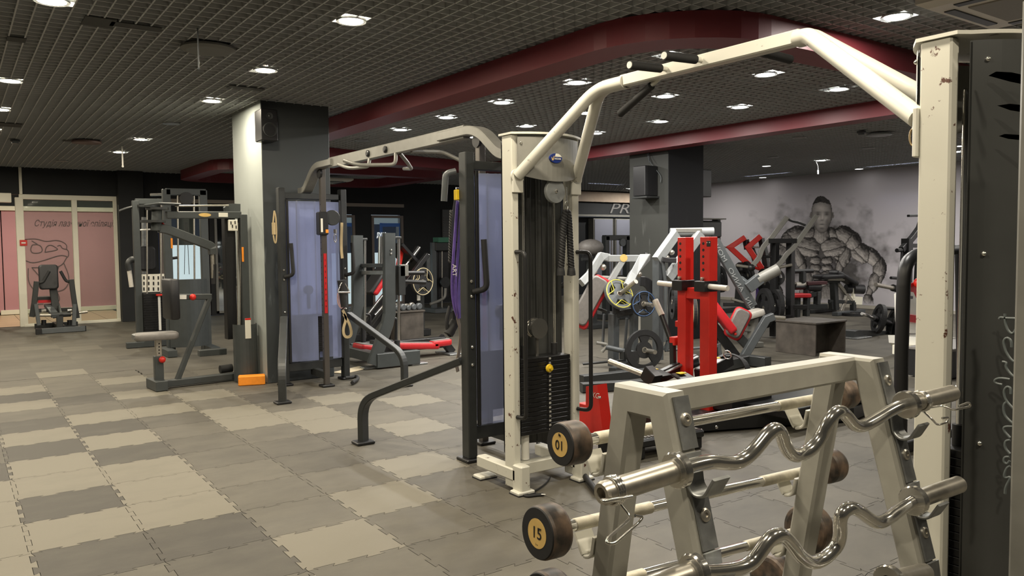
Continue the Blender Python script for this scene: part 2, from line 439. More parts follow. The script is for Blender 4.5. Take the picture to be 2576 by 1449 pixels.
# ------------------------------------------------------------------ walls
def slab(name, a, b, m, parent=None, kind=True):
    g = G(); a, b = Vector(a), Vector(b); g.box((a + b) / 2, [abs(b[k] - a[k]) for k in range(3)], ch=0.002)
    return struct(name, g, m, parent)
WALLC = rgb(208, 203, 208)
mural_paint = mat('pale lilac wall paint', WALLC, 0.85)
slab('wall_right', (16.2, -4.0, 0), (16.4, 14.9, 3.0), mural_paint)
slab('baseboard_right', (16.18, -4.0, 0), (16.2, 14.9, 0.07), mat('pale skirting', rgb(190, 184, 170), 0.6))
slab('wall_front', (-4, -4.2, 0), (16.2, -4, 3.0), MT['wallblack'])
slab('wall_left', (-4.2, -4, 0), (-4, 17.6, 3.0), MT['wallblack'])
slab('wall_alcove', (17.4, 14.9, 0), (17.6, 17.6, 3.0), MT['wallblack'])
slab('wall_return', (16.4, 14.7, 0), (17.4, 14.9, 3.0), MT['wallblack'])
# back wall in pieces around the glazing
g = G()
def wb(x0, x1, z0, z1, y0=17.6, y1=17.8): g.box(((x0 + x1) / 2, (y0 + y1) / 2, (z0 + z1) / 2), (x1 - x0, y1 - y0, z1 - z0), ch=0.001)
wb(-4, 2.74, 2.5, 3.05); wb(2.74, 3.5, 0, 3.05); wb(3.5, 9.15, 2.48, 3.05); wb(9.15, 14.4, 0, 3.05); wb(14.4, 17.4, 2.96, 3.05)
wb(3.5, 9.15, 2.22, 2.40); wb(4.52, 5.55, 0, 2.22); wb(7.87, 8.28, 0, 2.22); wb(-4, -2.5, 0, 2.5)
struct('wall_back', g, MT['wallblack'])
# slight pier between shop glazing and the dark bay
slab('trim_3', (2.74, 17.35, 0), (3.2, 17.6, 3.0), MT['wallblack'])
slab('trim_4', (3.5, 17.56, 2.40), (9.15, 17.6, 2.48), mat('pale beam', rgb(150, 142, 132), 0.6))
frame_m = mat('bronze frame', rgb(120, 110, 104), 0.5)
lit_white = mat('frosted film', rgb(205, 214, 222), 0.8, emit=rgb(205, 216, 226), es=0.34)
night = mat('street at night', rgb(16, 22, 34), 0.6, emit=rgb(30, 40, 62), es=0.16)
sign_white = mat('street light grey', rgb(150, 160, 165), 0.7, emit=rgb(150, 162, 170), es=0.16)
blue_van = mat('blue shutter', rgb(24, 58, 110), 0.5, emit=rgb(24, 58, 110), es=0.16)
def window(name, x0, x1, zf, z1=2.2):
    g = G(); w = 0.06
    for (a, b, c, d) in ((x0, x0 + w, 0.03, z1), (x1 - w, x1, 0.03, z1), (x0 + w, x1 - w, z1 - w, z1), (x0 + w, x1 - w, 0.03, 0.03 + w)):
        g.box(((a + b) / 2, 17.62, (c + d) / 2), (b - a, 0.07, d - c), ch=0.003)
    f = struct(name, g, frame_m)
    g = G(); g.box(((x0 + x1) / 2, 17.63, (z1 + .03) / 2), (x1 - x0 - 2 * w, 0.008, z1 - .03 - 2 * w), ch=0.001); build('window_pane', g, MT['glass'], f)
    g = G(); g.box(((x0 + x1) / 2, 17.66, (zf + .09) / 2), (x1 - x0 - 2 * w, 0.006, zf - .09), ch=0.001); build('frosted_film', g, lit_white, f)
    return f
window('window_1', 3.52, 4.5, 1.52); window('window_2', 5.57, 7.86, 1.3); w3 = window('window_3', 8.29, 9.14, 1.3)
g = G(); g.quad((3.4, 18.9, 0), (9.6, 18.9, 0), (9.6, 18.9, 3), (3.4, 18.9, 3)); struct('wall_street', g, night)
g = G()
g.box((6.9, 18.7, 2.2), (2.9, .05, .36), ch=.01); g.box((9.0, 18.7, 2.2), (1.1, .05, .36), ch=.01)
sf = single('street_canopy', g, sign_white, 'white canopy band outside the night windows', 'canopy', (7.9, 18.7, 2.0))
sf['kind'] = 'structure'
g = G()
for (x, wd) in ((8.0, .5), (9.3, .55)):
    for a in (-1, 1): g.box((x + a * wd / 2, 18.6, 1.5), (.07, .04, 1.1), ch=.01)
    g.box((x, 18.6, 2.0), (wd, .04, .09), ch=.01); g.box((x, 18.6, 1.0), (wd, .04, .09), ch=.01)
o = single('street_shutter', g, blue_van, 'blue framed shop shutters outside the night windows', 'shutter', (8.6, 18.6, 1.0)); o['kind'] = 'structure'
lettering('shop_lettering', 'ДУКО', 0.16, mat('lit letters', rgb(230, 235, 235), .5, emit=rgb(230, 235, 235), es=.5), w3, (8.56, 17.615, 1.72), (1, 0, 0), (0, 0, 1), width=.26)

# wall mirror between the windows
g = G()
mx0, mx1 = 4.62, 5.46
for (a, b, c, d) in ((mx0, mx0 + .05, .05, 2.2), (mx1 - .05, mx1, .05, 2.2), (mx0, mx1, 2.15, 2.2), (mx0, mx1, .05, .1)): g.box(((a + b) / 2, 17.58, (c + d) / 2), (b - a, .04, d - c), ch=.002)
mir = single('wall_mirror', g, MT['silvergrey'], 'tall grey framed mirror on the dark back wall between two windows', 'mirror', (5.04, 17.58, .05))
g = G(); g.box(((mx0 + mx1) / 2, 17.585, 1.12), (mx1 - mx0 - .08, .01, 2.05), ch=.001); build('mirror_glass', g, MT['mirror'], mir)
# grey slatted vent panel on the dark wall
g = G(); p = AY(1113, 527, 17.55); q = AY(1185, 612, 17.55)
g.box(((p.x + q.x) / 2, 17.57, (p.z + q.z) / 2), (q.x - p.x, .04, p.z - q.z), ch=.004)
for k in range(12): g.box(((p.x + q.x) / 2, 17.54, q.z + .04 + k * (p.z - q.z - .2) / 12), (q.x - p.x - .04, .015, .025), ch=.002)
single('wall_panel', g, mat('grey board', rgb(96, 96, 96), .7), 'grey slatted panel on the dark wall above the green box', 'panel', ((p.x + q.x) / 2, 17.55, q.z))

# glazed shop front on the left
wp = MT['whitepaint']
xl, xm, xr = AY(56, 700, 17.6).x, AY(194, 700, 17.6).x, 2.74
g = G()
g.box(((xl + xr) / 2, 17.62, 2.455), (xr - xl, .10, .09)); g.box((xl, 17.62, 1.22), (.13, .12, 2.44)); g.box((xm, 17.62, 1.22), (.09, .10, 2.38)); g.box((xr - .03, 17.62, 1.22), (.06, .10, 2.4))
g.box(((xl + xr) / 2, 17.62, .02), (xr - xl, .14, .05))
f = struct('window_4', g, wp)
for nm, a, b in (('window_pane', xl + .065, xm - .045), ('window_pane', xm + .045, xr - .06)):
    g = G(); g.box(((a + b) / 2, 17.62, 1.22), (b - a, .01, 2.36), ch=.001); build(nm, g, MT['glass'], f)
g = G(); zt = AY(50, 410, 17.58).z; g.box((AY(50, 430, 17.58).x, 17.57, (2.5 + 3.0) / 2), (.05, .05, .5)); struct('trim_5', g, wp)
# sliding door with its operator box
g = G(); g.box((-.55, 17.5, 2.42), (3.0, .2, .17)); dr = struct('door_1', g, wp)
g = G()
for a in (-2.2, .62): g.box((a, 17.62, 1.15), (.08, .06, 2.28))
g.box((-.8, 17.62, 2.29), (2.9, .06, .06)); g.box((-.8, 17.62, .03), (2.9, .06, .06)); build('door_frame', g, MT['midgrey'], dr)
g = G(); p = AY(59, 611, 17.55); g.box((p.x, 17.545, p.z), (.12, .02, .11))
dl = single('push_sticker', g, MT['red'], 'small red square sticker on the white shopfront post', 'sticker', (p.x, 17.545, p.z - .055))
g = G(); g.box((p.x, 17.533, p.z), (.07, .004, .025)); build('white_mark', g, MT['white'], dl)

# corridor and the pink studio front beyond the glass
pink = mat('pink film', rgb(190, 138, 146), 0.6, 0, 0.03, 1)
g = G(); g.box((.6, 21.1, 1.5), (7.4, .1, 3.0)); struct('wall_corridor', g, MT['wallblack'])
g = G(); g.box((2.3, 21.03, 1.20), (2.72, .05, 2.26)); pk = struct('window_5', g, pink)
g = G(); g.box((2.3, 21.0, 2.38), (2.9, .12, .1)); g.box((2.3, 21.0, .06), (2.9, .1, .1)); build('studio_frame', g, MT['whitepaint'], pk)
g = G(); g.box((.83, 21.03, 1.16), (.18, .05, 2.2)); struct('window_6', g, pink)
g = G(); g.box((.2, 21.02, 1.15), (1.06, .06, 2.3)); d2 = struct('door_2', g, mat('cream door', rgb(206, 200, 176), .55))
g = G()
for zc, hh in ((1.72, .8), (.6, .9)):
    for a in (-.2, .28): g.box((.2 + a, 20.985, zc), (.3, .015, hh), ch=.006)
build('door_panel', g, mat('cream panel', rgb(190, 184, 160), .55), d2)
ct = mat('corridor tile', rgb(196, 172, 138), .3); g = G()
for i in range(14):
    for j in range(7):
        x, y = -3.9 + i * .5, 17.72 + j * .5
        g.quad((x + .004, y + .004, 0), (x + .496, y + .004, 0), (x + .496, min(y + .496, 21), 0), (x + .004, min(y + .496, 21), 0))
g.mat(1).quad((-4, 17.6, -.003), (4.2, 17.6, -.003), (4.2, 21.1, -.003), (-4, 21.1, -.003))
struct('floor_corridor', g, [ct, MT['seam'] if 'seam' in MT else seam])
g = G(); g.box((.1, 19.4, 2.95), (8.2, 3.3, .05)); struct('ceiling_corridor', g, MT['wallblack'])
g = G(); g.box((4.2, 19.4, 1.5), (.1, 3.3, 3.0)); g.box((-4.05, 19.4, 1.5), (.1, 3.3, 3.0)); struct('wall_corridor_side', g, MT['wallblack'])
# line drawing of a face and the studio lettering on the pink film
line_m = mat('dark line print', rgb(84, 50, 60), .6)
def stroke(g, pts, r=.009):
    P = [AY(x / 3.018, 380 + y / 3.018, 20.995) for x, y in pts]; g.tube(smooth_path(P, 2), r, 6)
g = G()
for pts in ([(190,670),(260,665),(300,672),(350,688),(430,675),(480,690),(508,715),(505,745)], [(245,712),(230,745),(245,778),(325,770),(315,722),(285,708),(245,712)],
            [(342,768),(350,725),(385,710),(430,735),(442,750),(342,768)], [(435,722),(460,712),(470,740),(512,745),(524,775),(515,808),(500,795),(450,790),(350,825),(250,852),(196,832)],
            [(507,806),(470,872),(380,886),(240,884)], [(245,888),(312,965)], [(485,852),(522,940),(524,1000),(490,1052),(436,1066)], [(215,890),(212,990),(262,1062)], [(425,1050),(452,1110),(450,1140),(432,1140)], [(235,1190),(240,1165),(330,1160)], [(445,880),(425,940)], [(240,680),(285,708)]):
    stroke(g, pts)
single('line_portrait', g, line_m, 'dark line drawing of a face in glasses on the pink studio window', 'decal', AY(120, 700, 20.995))
tt = thing('studio_lettering', 'slanted dark Cyrillic lettering across the top of the pink studio window', 'sign', AY(188, 566, 20.995))
lettering('letters', 'Студія лазерної епіляції', .2, line_m, tt, AY(188, 563, 20.995), (1, 0, 0), (0, 0, 1), shear=.35, width=AY(290, 560, 20.99).x - AY(86, 560, 20.99).x)

# alcove on the far right of the back wall: timber bulkhead, fascia with letters, grey lockers
timber = mat('pale timber', rgb(188, 170, 150), .6, 0, 0, 1.2, 0, 100, .4, rgb(150, 130, 112))
g = G(); g.box((15.9, 17.55, 2.82), (3.0, .25, .29)); struct('trim_6', g, timber)
g = G(); g.box((15.9, 17.6, 2.48), (3.0, .1, .39)); fa = struct('wall_fascia', g, MT['wallblack'])
lettering('fascia_letters', 'PRA', .42, mat('grey letters', rgb(120, 118, 116), .5), fa, AY(1572, 526, 17.53), (1, 0, 0), (0, 0, 1), shear=.3, width=1.25)
g = G(); g.box((15.9, 17.5, 2.28), (3.0, .12, .06)); struct('trim_7', g, MT['silvergrey'])
g = G(); g.box((15.9, 17.75, 1.12), (3.0, .1, 2.25)); struct('wall_alcove_back', g, MT['wallblack'])
lk = mat('grey panel', rgb(122, 124, 136), .5, 0, .04, 2)
for k, (a, b) in enumerate(((1490, 1539), (1545, 1590))):
    pa, pb = AY(a, 600, 17.5), AY(b, 600, 17.5)
    t = thing('locker', ('grey locker with pale edge under the fascia letters, left of its pair', 'grey locker under the fascia letters, right of its pair beside the column')[k], 'locker', ((pa.x + pb.x) / 2, 17.5, 0))
    g = G(); g.box(((pa.x + pb.x) / 2, 17.56, 1.1), (pb.x - pa.x, .24, 2.2)); build('carcass', g, MT['silvergrey'], t)
    g = G(); g.box(((pa.x + pb.x) / 2, 17.43, 1.1), (pb.x - pa.x - .06, .02, 2.14)); d = build('door', g, lk, t)
    g = G(); g.cyl((pb.x - .1, 17.41, 1.0), (pb.x - .1, 17.41, 1.15), .01, 8); build('handle', g, MT['chrome'], d)

# columns
def column(name, x0, x1, y0, y1, ca, cb, cs):
    g = G(); g.box(((x0 + x1) / 2, (y0 + y1) / 2, 1.53), (x1 - x0, y1 - y0, 3.06), ch=.006)
    m = mat(name + ' plaster', ca, .6, 0, 0, 1.6, .15, 50, .4, tuple(v * .86 for v in ca)); nt = m.node_tree; b = nt.nodes['Principled BSDF']
    # scuffs: pale streaks where coats of paint have been rubbed through
    tc = nt.nodes.new('ShaderNodeTexCoord'); mp = nt.nodes.new('ShaderNodeMapping'); mp.inputs['Scale'].default_value = (7, 7, 1.3)
    n = nt.nodes.new('ShaderNodeTexNoise'); n.inputs['Scale'].default_value = 1.6; n.inputs['Detail'].default_value = 6
    nt.links.new(tc.outputs['Object'], mp.inputs['Vector']); nt.links.new(mp.outputs['Vector'], n.inputs['Vector'])
    r = nt.nodes.new('ShaderNodeValToRGB'); r.color_ramp.elements[0].position = .62; r.color_ramp.elements[1].position = .74
    nt.links.new(n.outputs['Fac'], r.inputs['Fac'])
    sx = nt.nodes.new('ShaderNodeSeparateXYZ'); nt.links.new(tc.outputs['Object'], sx.inputs[0])
    mr = nt.nodes.new('ShaderNodeMapRange'); mr.inputs['From Min'].default_value = 2.0; mr.inputs['From Max'].default_value = 1.2; nt.links.new(sx.outputs['Z'], mr.inputs['Value'])
    mu = nt.nodes.new('ShaderNodeMath'); mu.operation = 'MULTIPLY'; nt.links.new(r.outputs['Color'], mu.inputs[0]); nt.links.new(mr.outputs[0], mu.inputs[1])
    mx = nt.nodes.new('ShaderNodeMix'); mx.data_type = 'RGBA'; old = b.inputs['Base Color'].links[0].from_socket
    nt.links.new(old, mx.inputs['A']); mx.inputs['B'].default_value = (*cs, 1); nt.links.new(mu.outputs[0], mx.inputs['Factor']); nt.links.new(mx.outputs['Result'], b.inputs['Base Color'])
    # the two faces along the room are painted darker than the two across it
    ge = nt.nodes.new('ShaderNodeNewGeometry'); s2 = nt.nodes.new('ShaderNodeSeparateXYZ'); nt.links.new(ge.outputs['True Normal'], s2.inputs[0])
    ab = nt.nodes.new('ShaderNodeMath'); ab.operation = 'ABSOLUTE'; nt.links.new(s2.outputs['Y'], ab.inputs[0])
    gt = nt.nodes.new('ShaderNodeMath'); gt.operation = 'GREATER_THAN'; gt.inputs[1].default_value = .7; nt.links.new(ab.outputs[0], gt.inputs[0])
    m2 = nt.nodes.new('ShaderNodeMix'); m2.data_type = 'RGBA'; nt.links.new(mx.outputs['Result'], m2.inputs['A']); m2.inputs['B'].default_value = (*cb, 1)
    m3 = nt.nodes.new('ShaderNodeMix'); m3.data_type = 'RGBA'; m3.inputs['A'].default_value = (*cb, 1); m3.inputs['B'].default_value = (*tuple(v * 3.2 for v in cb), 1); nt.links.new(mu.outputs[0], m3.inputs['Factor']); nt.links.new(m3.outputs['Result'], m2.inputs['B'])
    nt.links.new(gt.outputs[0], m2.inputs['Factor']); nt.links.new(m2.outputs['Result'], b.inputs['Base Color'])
    return struct(name, g, m)
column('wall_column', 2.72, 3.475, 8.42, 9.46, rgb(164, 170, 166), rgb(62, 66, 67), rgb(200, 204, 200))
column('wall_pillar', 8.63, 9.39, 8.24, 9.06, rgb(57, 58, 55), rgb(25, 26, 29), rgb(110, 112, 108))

# ------------------------------------------------------------------ luminaires
def emitter(name, c, s):
    m = bpy.data.materials.new(name); m.use_nodes = True; nt = m.node_tree
    for n in list(nt.nodes): nt.nodes.remove(n)
    o = nt.nodes.new('ShaderNodeOutputMaterial'); e = nt.nodes.new('ShaderNodeEmission')
    e.inputs['Color'].default_value = (*c, 1); e.inputs['Strength'].default_value = s; nt.links.new(e.outputs[0], o.inputs['Surface']); return m
WARM = emitter('warm lamp', (1.0, .89, .70), LAMP_WARM)
COOL = emitter('white lamp', (1.0, .96, .89), LAMP_COOL)
OFFM = mat('unlit diffuser', rgb(120, 112, 106), .4)
DIM = emitter('dim lamp', (1.0, .96, .9), 2.5)
def luminaire(m, name, label):
    t = thing(name, label, 'ceiling light', (0, 0, 0))
    g = G(); g.lathe((0, 0, 0), (0, 0, 1), [(.079, .01), (.079, -.002), (.1, -.006), (.103, .001), (.103, .012)], 32); build('trim_ring', g, MT['palegrey'], t)
    g = G(); c = g.add([(0, 0, -.0035)]); r = g.add([(.079 * math.cos(2 * PI * k / 24), .079 * math.sin(2 * PI * k / 24), -.0035) for k in range(24)])
    for k in range(24): g.face((c, r + (k + 1) % 24, r + k))
    build('diffuser', g, m, t)
    return t
protos = {}
def place_light(kind, x, y, label, group, z=2.994):
    if kind not in protos:
        m = {'w': WARM, 'c': COOL, 'o': OFFM, 'd': DIM}[kind]
        protos[kind] = luminaire(m, 'downlight', label); protos[kind].location = (x, y, z); protos[kind]['group'] = group
        return protos[kind]
    return copy_tree(protos[kind], (x, y, z), label, group=group)
ordn = ['nearest', 'second nearest', 'third nearest', 'fourth nearest', 'fifth nearest', 'farthest']
for k, y in enumerate((5.12, 6.93, 8.67)): place_light('w', 2.29, y, f'{ordn[k]} of the large warm round lights in the row left of the pull-up arch', 'warm round ceiling lights')
place_light('w', 2.25, 12.24, 'right one of two warm round lights close together over the glazed shopfront', 'warm round ceiling lights')
place_light('w', 2.25, 14.02, 'warm round light with a white hanging rod beside it, near the shopfront', 'warm round ceiling lights')
place_light('w', .5, 8.6, 'upper warm round light at the left edge of the photo', 'warm round ceiling lights')
place_light('w', .5, 10.4, 'lower warm round light at the left edge of the photo', 'warm round ceiling lights')
place_light('w', .5, 15.3, 'small dim warm light at the far left edge above the sliding door', 'warm round ceiling lights')
place_light('w', .57, 5.72, 'warm round light cut by the top edge left of the photo', 'warm round ceiling lights')
HID = 'unseen warm round light in the ceiling beyond the edge of the photo'
for x, y in ((2.29, 3.35), (2.29, 1.6), (2.29, -.2), (.5, 3.3), (.5, 1.5), (.5, -.3), (-1.3, 3.3), (-1.3, 5.1), (-1.3, 6.9), (-1.3, 8.6), (-1.3, 10.4), (-1.3, 12.2), (-1.3, 14.0), (.48, 14.0), (.47, 12.2), (4.1, -.4)): place_light('w', x, y, HID, 'warm round lights beyond the frame')  # row grid continued unseen; several on the left added to brighten the floor there
rowname = {4.92: 'left', 6.155: 'middle', 7.37: 'right'}
for x, ys in ((4.92, (4.64, 5.88, 7.13, 8.31, 9.5)), (6.155, (4.67, 5.92, 7.16, 8.37, 9.6)), (7.37, (4.71, 5.94, 7.17, 8.41, 9.7))):
    for k, y in enumerate(ys): place_light('c', x, y, f'{ordn[k]} white round light in the {rowname[x]} row inside the red ring', 'white round lights inside the red ring')
place_light('c', 5.35, 2.99, 'bright round light beside the ceiling cassette at top right', 'white round lights outside the red ring')
place_light('c', 13.5, 8.98, 'bright round light above the dangling white tag near the mural', 'white round lights outside the red ring')
place_light('d', 13.49, 10.2, 'small dim light left of the dangling white tag near the mural', 'dim lights near the mural')
place_light('d', 15.8, 9.6, 'small dim light right of the mural head by the wall', 'dim lights near the mural')
place_light('d', 15.8, 12.05, 'small dim light nearest the mural wall left of the head', 'dim lights near the mural')
for k, (x, y, l) in enumerate(((2.28, 10.5, 'unlit round light between two warm ones left of the grey column'), (4.93, 10.74, 'unlit round light left of the dark overhead beam inside the red ring'), (1.64, 15.9, 'unlit round light over the pink studio window'),
        (2.27, 15.84, 'unlit round light nearest the shopfront right of the hanging rod'), (7.4, 15.6, 'unlit round light inside the far red ring'), (12.44, 7.4, 'unlit round light right of the black sensor near the mural'),
        (10.26, 7.18, 'unlit grey round light left of the black sensor'), (12.23, 9.1, 'unlit thin light above the dim lights near the mural'))):
    place_light('o', x, y, l, 'unlit round ceiling lights')
g = G(); p = AZ(2212, 337, 2.98); g.lathe(p, (0, 0, -1), [(.17, 0), (.17, .02), (.12, .03), (.0, .03)], 32); single('ceiling_speaker', g, MT['palegrey'], 'wide grey round ceiling speaker right of the small black sensor', 'speaker', p)
g = G(); p = AZ(524, 120, 2.985); g.lathe(p, (0, 0, -1), [(.2, 0), (.2, .015), (.16, .03), (0, .03)], 32); single('ceiling_speaker', g, mat('dark mesh', rgb(104, 104, 100), .7), 'large dark round ceiling speaker between the warm light rows', 'speaker', p)
g = G(); p = AZ(218, 355, 2.985); g.lathe(p, (0, 0, -1), [(.19, 0), (.19, .03), (0, .03)], 24); single('ceiling_speaker', g, mat('dusty disc', rgb(104, 84, 80), .6), 'pinkish round disc in a dark ceiling gap near the shopfront', 'speaker', p)
for px, py, l in ((2167, 330, 'small dark smoke sensor left of the wide ceiling speaker'), (38, 352, 'small smoke sensor with dark slots at far left of the ceiling')):
    g = G(); p = AZ(px, py, 2.99); g.lathe(p, (0, 0, -1), [(.06, 0), (.06, .025), (.045, .03), (.04, .05), (0, .055)], 24); single('smoke_sensor', g, MT['midgrey'], l, 'sensor', p, 'ceiling sensors')
for px, py, ln, l in ((307, 368, .3, 'white rod hanging beside the warm light near the shopfront'), (497, 70, .28, 'thin rod hanging from the lattice above the dark ceiling speaker')):
    g = G(); p = AZ(px, py, 2.99); g.cyl(p, p - Vector((0, 0, ln)), .012 if px < 400 else .005, 10); g.ball(p - Vector((0, 0, ln)), .018 if px < 400 else .009, 8); single('hanging_rod', g, MT['white'] if px < 400 else MT['midgrey'], l, 'rod', p - Vector((0, 0, ln)))
# cool tube lamps lying above the lattice near the mural
TUBE = emitter('cool tube', (.72, .76, 1.0), 5.0)
for k, (px, py, ax) in enumerate(((1525, 453, 0), (1930, 428, 1), (2250, 402, 1))):
    p = AZ(px, py, 3.1); p.x = min(p.x, 15.6); d = Vector((0, .6, 0)) if ax else Vector((.55, 0, 0))
    t = thing('tube_lamp', ('bluish tube lamp above the lattice right of the pale grey tower', 'bluish tube lamp above the lattice left of the mural head', 'bluish tube lamp above the lattice right of the mural head')[k], 'ceiling light', p + Vector((0, 0, .06)), 'tube lamps above the lattice')
    g = G(); g.cyl(p - d, p + d, .014, 10); build('tube', g, TUBE, t)
    g = G(); g.box(p + Vector((0, 0, .05)), (.08 + abs(d.x) * 2, .08 + abs(d.y) * 2, .05)); build('batten', g, MT['white'], t)
# dangling tag
p = AZ(2052, 405, 3.0); g = G(); q = AY(2058, 428, p.y); g.tube([p, p * .5 + q * .5 + Vector((.03, 0, 0)), q], .003, 6); g.box(q - Vector((0, 0, .04)), (.06, .02, .08), .4)
single('hanging_tag', g, MT['palegrey'], 'small white tag dangling on a cord from the ceiling before the mural', 'tag', q - Vector((0, 0, .1)))

HID2 = 'added white fill light in the ceiling out of sight behind the near cream tower'
for x, y in ((13.5, 6.4), (13.5, 3.8), (13.5, 1.2), (15.0, 5.0), (14.3, 6.9), (13.0, 5.1), (14.2, 2.5)): place_light('c', x, y, HID2, 'added fill lights hidden from view')  # unseen fill lamps added to brighten the mural wall
for x, y in ((14.6, 13.2), (15.6, 16.3), (16.6, 16.6)): place_light('c', x, y, 'added white fill light in the ceiling hidden behind the far pillar or red ring', 'added alcove lights')  # unseen lamps put in to lighten the dark alcove
for x, y in ((.3, 19.2), (1.7, 19.2), (3.0, 19.2)): place_light('w', x, y, 'round light in the corridor ceiling behind the shopfront glass', 'corridor lights', 2.92)

# air conditioning cassettes
def cassette(c, sx, sy, label):
    t = thing('air_conditioner', label, 'air conditioner', c); c = Vector(c)
    am = mat('cassette plastic', rgb(228, 222, 208), .45, 0, .03, 4)
    g = G(); a, b = sx / 2, sy / 2
    g.loft([[c + Vector(p) for p in ((-a, -b, .03), (a, -b, .03), (a, b, .03), (-a, b, .03))], [c + Vector(p) for p in ((-a, -b, 0), (a, -b, 0), (a, b, 0), (-a, b, 0))], [c + Vector(p) for p in ((-a * .9, -b * .9, -.03), (a * .9, -b * .9, -.03), (a * .9, b * .9, -.03), (-a * .9, b * .9, -.03))]], smooth=False)
    build('panel', g, am, t)
    g = G(); g.box(c + Vector((0, 0, -.033)), (sx * .55, sy * .55, .012)); build('grille', g, mat('cassette grille', rgb(150, 146, 136), .6), t)
    for k, (dx, dy, lx, ly) in enumerate(((0, .38, .6, .07), (0, -.38, .6, .07), (.38, 0, .07, .6), (-.38, 0, .07, .6))):
        g = G(); g.box(c + Vector((dx * sx, dy * sy, -.031)), (lx * sx, ly * sy, .012)); build('air_slot', g, MT['charcoal'], t)
    return t
cassette((5.57, 2.23, 2.962), .98, .98, 'white square ceiling cassette cut by the top right corner')
p = AZ(842, 456, 2.86); cassette((p.x - .25, p.y, 2.86), .95, .95, 'grey ceiling cassette half hidden behind the near grey column')

# loudspeakers on the columns
def loudspeaker(name, a, b, face, label):
    """box between corners a and b; cone on the -y face"""
    a, b = Vector(a), Vector(b); c = (a + b) / 2; t = thing(name, label, 'speaker', (c.x, c.y, min(a.z, b.z)))
    g = G(); g.box(c, [abs(b[k] - a[k]) for k in range(3)], ch=.008); build('cabinet', g, mat('speaker cabinet', rgb(30, 30, 32), .35), t)
    if face:
        y = min(a.y, b.y); r = .065; w = (c.x, y, c.z - .05)
        g = G(); g.lathe(w, (0, -1, 0), [(r * 1.15, 0), (r * 1.15, .008), (r, .01), (r * .9, .002), (r * .5, -.02), (r * .35, -.02), (r * .3, -.008), (0, -.004)], 28); build('woofer', g, MT['charcoal'], t)
        g = G(); g.lathe((c.x, y, c.z + .09), (0, -1, 0), [(.035, 0), (.035, .005), (.015, .003), (0, .008)], 20); build('tweeter', g, MT['charcoal'], t)
    return t
a, b = AY(657, 272, 8.19), AY(700, 355, 8.19)
s1 = loudspeaker('loudspeaker', (a.x, 8.19, b.z), (b.x, 8.415, a.z), True, 'black loudspeaker with round cone high on the near grey column')
a, b = AY(1630, 416, 8.45), AY(1678, 494, 8.45)
s2 = loudspeaker('loudspeaker', (8.36, 8.45, b.z), (8.625, 8.7, a.z), False, 'black loudspeaker on a bracket on the left face of the far pillar')
g = G(); g.box((8.5, 8.57, b.z - .02), (.28, .3, .03)); build('bracket', g, MT['charcoal'], s2)
a, b = AY(1769, 426, 8.4), AY(1818, 497, 8.4)
s3 = loudspeaker('loudspeaker', (9.395, 8.4, b.z), (9.76, 8.75, a.z), False, 'black loudspeaker on the right face of the far pillar before the mural')
g = G(); p = AY(1640, 385, 8.45); g.tube(smooth_path([(8.6, 8.6, 2.98), (8.61, 8.62, 2.8), (8.55, 8.55, 2.66)], 2), .006, 6); g.tube(smooth_path([(8.6, 8.63, 2.98), (8.61, 8.66, 2.75), (8.6, 8.46, 2.55), (8.61, 8.36, 2.45), (8.6, 8.37, 2.36)], 2), .006, 6)
single('speaker_cable', g, MT['midgrey'], 'pale loose cable hanging above the loudspeaker on the far pillar', 'cable', (8.6, 8.6, 2.36))
# ------------------------------------------------------------------ barbell rack in the foreground
V = Vector
RK = thing('barbell_rack', 'warm grey steel A-frame barbell rack in the foreground, holding curved and straight bars', 'barbell rack', (1.6, 1.2, 0))
XL, XR = 1.222, 1.99
def yf(z): return 0.86 + 0.276 * z        # front leg centre line
def yb(z): return 1.47 - 0.17 * z         # back leg centre line
for k, x in enumerate((XL, XR)):
    g = G(); g.path([(x, yf(0.03), 0.03), (x, yf(1.125), 1.122), (x, yb(1.125), 1.122), (x, yb(0.03), 0.03)], .062, .062, upv=(1, 0, 0), ch=.007); build('end_frame', g, MT['rackgrey'], RK)
    for y in (yf(0.0), yb(0.0)):
        g = G(); g.box((x, y, .012), (.09, .12, .024)); build('foot_pad', g, MT['rubber'], RK)
    # zinc wear plates with a screw each on the front leg, separated by the hooks
    d = V((0, yf(1) - yf(0), 1)).normalized(); nrm = V((0, -1, .276)).normalized()
    for (za, zb_) in ((1.135, 1.03), (.955, .835), (.765, .645), (.575, .455)):
        p, q = V((x + .008, yf(za), za)) + nrm * .034, V((x + .008, yf(zb_), zb_)) + nrm * .034
        g = G(); g.bar(p, q, .046, .006, upv=nrm, ch=.002); pl = build('wear_plate', g, MT['galv'], RK)
        c = p * .55 + q * .45; g = G(); g.lathe(c + nrm * .003, nrm, [(.014, 0), (.014, .003), (.010, .005), (.005, .005), (.005, .002), (0, .002)], 20); build('screw', g, MT['steel'], pl)
    for z in (1.0, .81, .62):
        c = V((x, yf(z), z)); g = G()
        pts = [c + V((0, -.036, .035)), c + V((0, -.045, -.03)), c + V((0, -.062, -.045)), c + V((0, -.088, -.04)), c + V((0, -.112, .0))]
        g.path(fillet(pts, .015), .05, .007, upv=(0, -.6, 1), ch=.002); build('hook', g, MT['galv'], RK)
    for z in (.955, .75, .56, .36):
        c = V((x, yb(z), z)); g = G(); pts = [c + V((0, .035, .03)), c + V((0, .045, -.02)), c + V((0, .075, -.03)), c + V((0, .105, .02))]
        g.path(fillet(pts, .015), .055, .008, upv=(0, .6, 1), ch=.002); build('back_hook', g, MT['cream'], RK)
    for z in (.9, .7, .5):
        g = G(); g.ball((x + .033, yb(z), z), .013, 10); build('end_cap', g, MT['rubber'], RK)
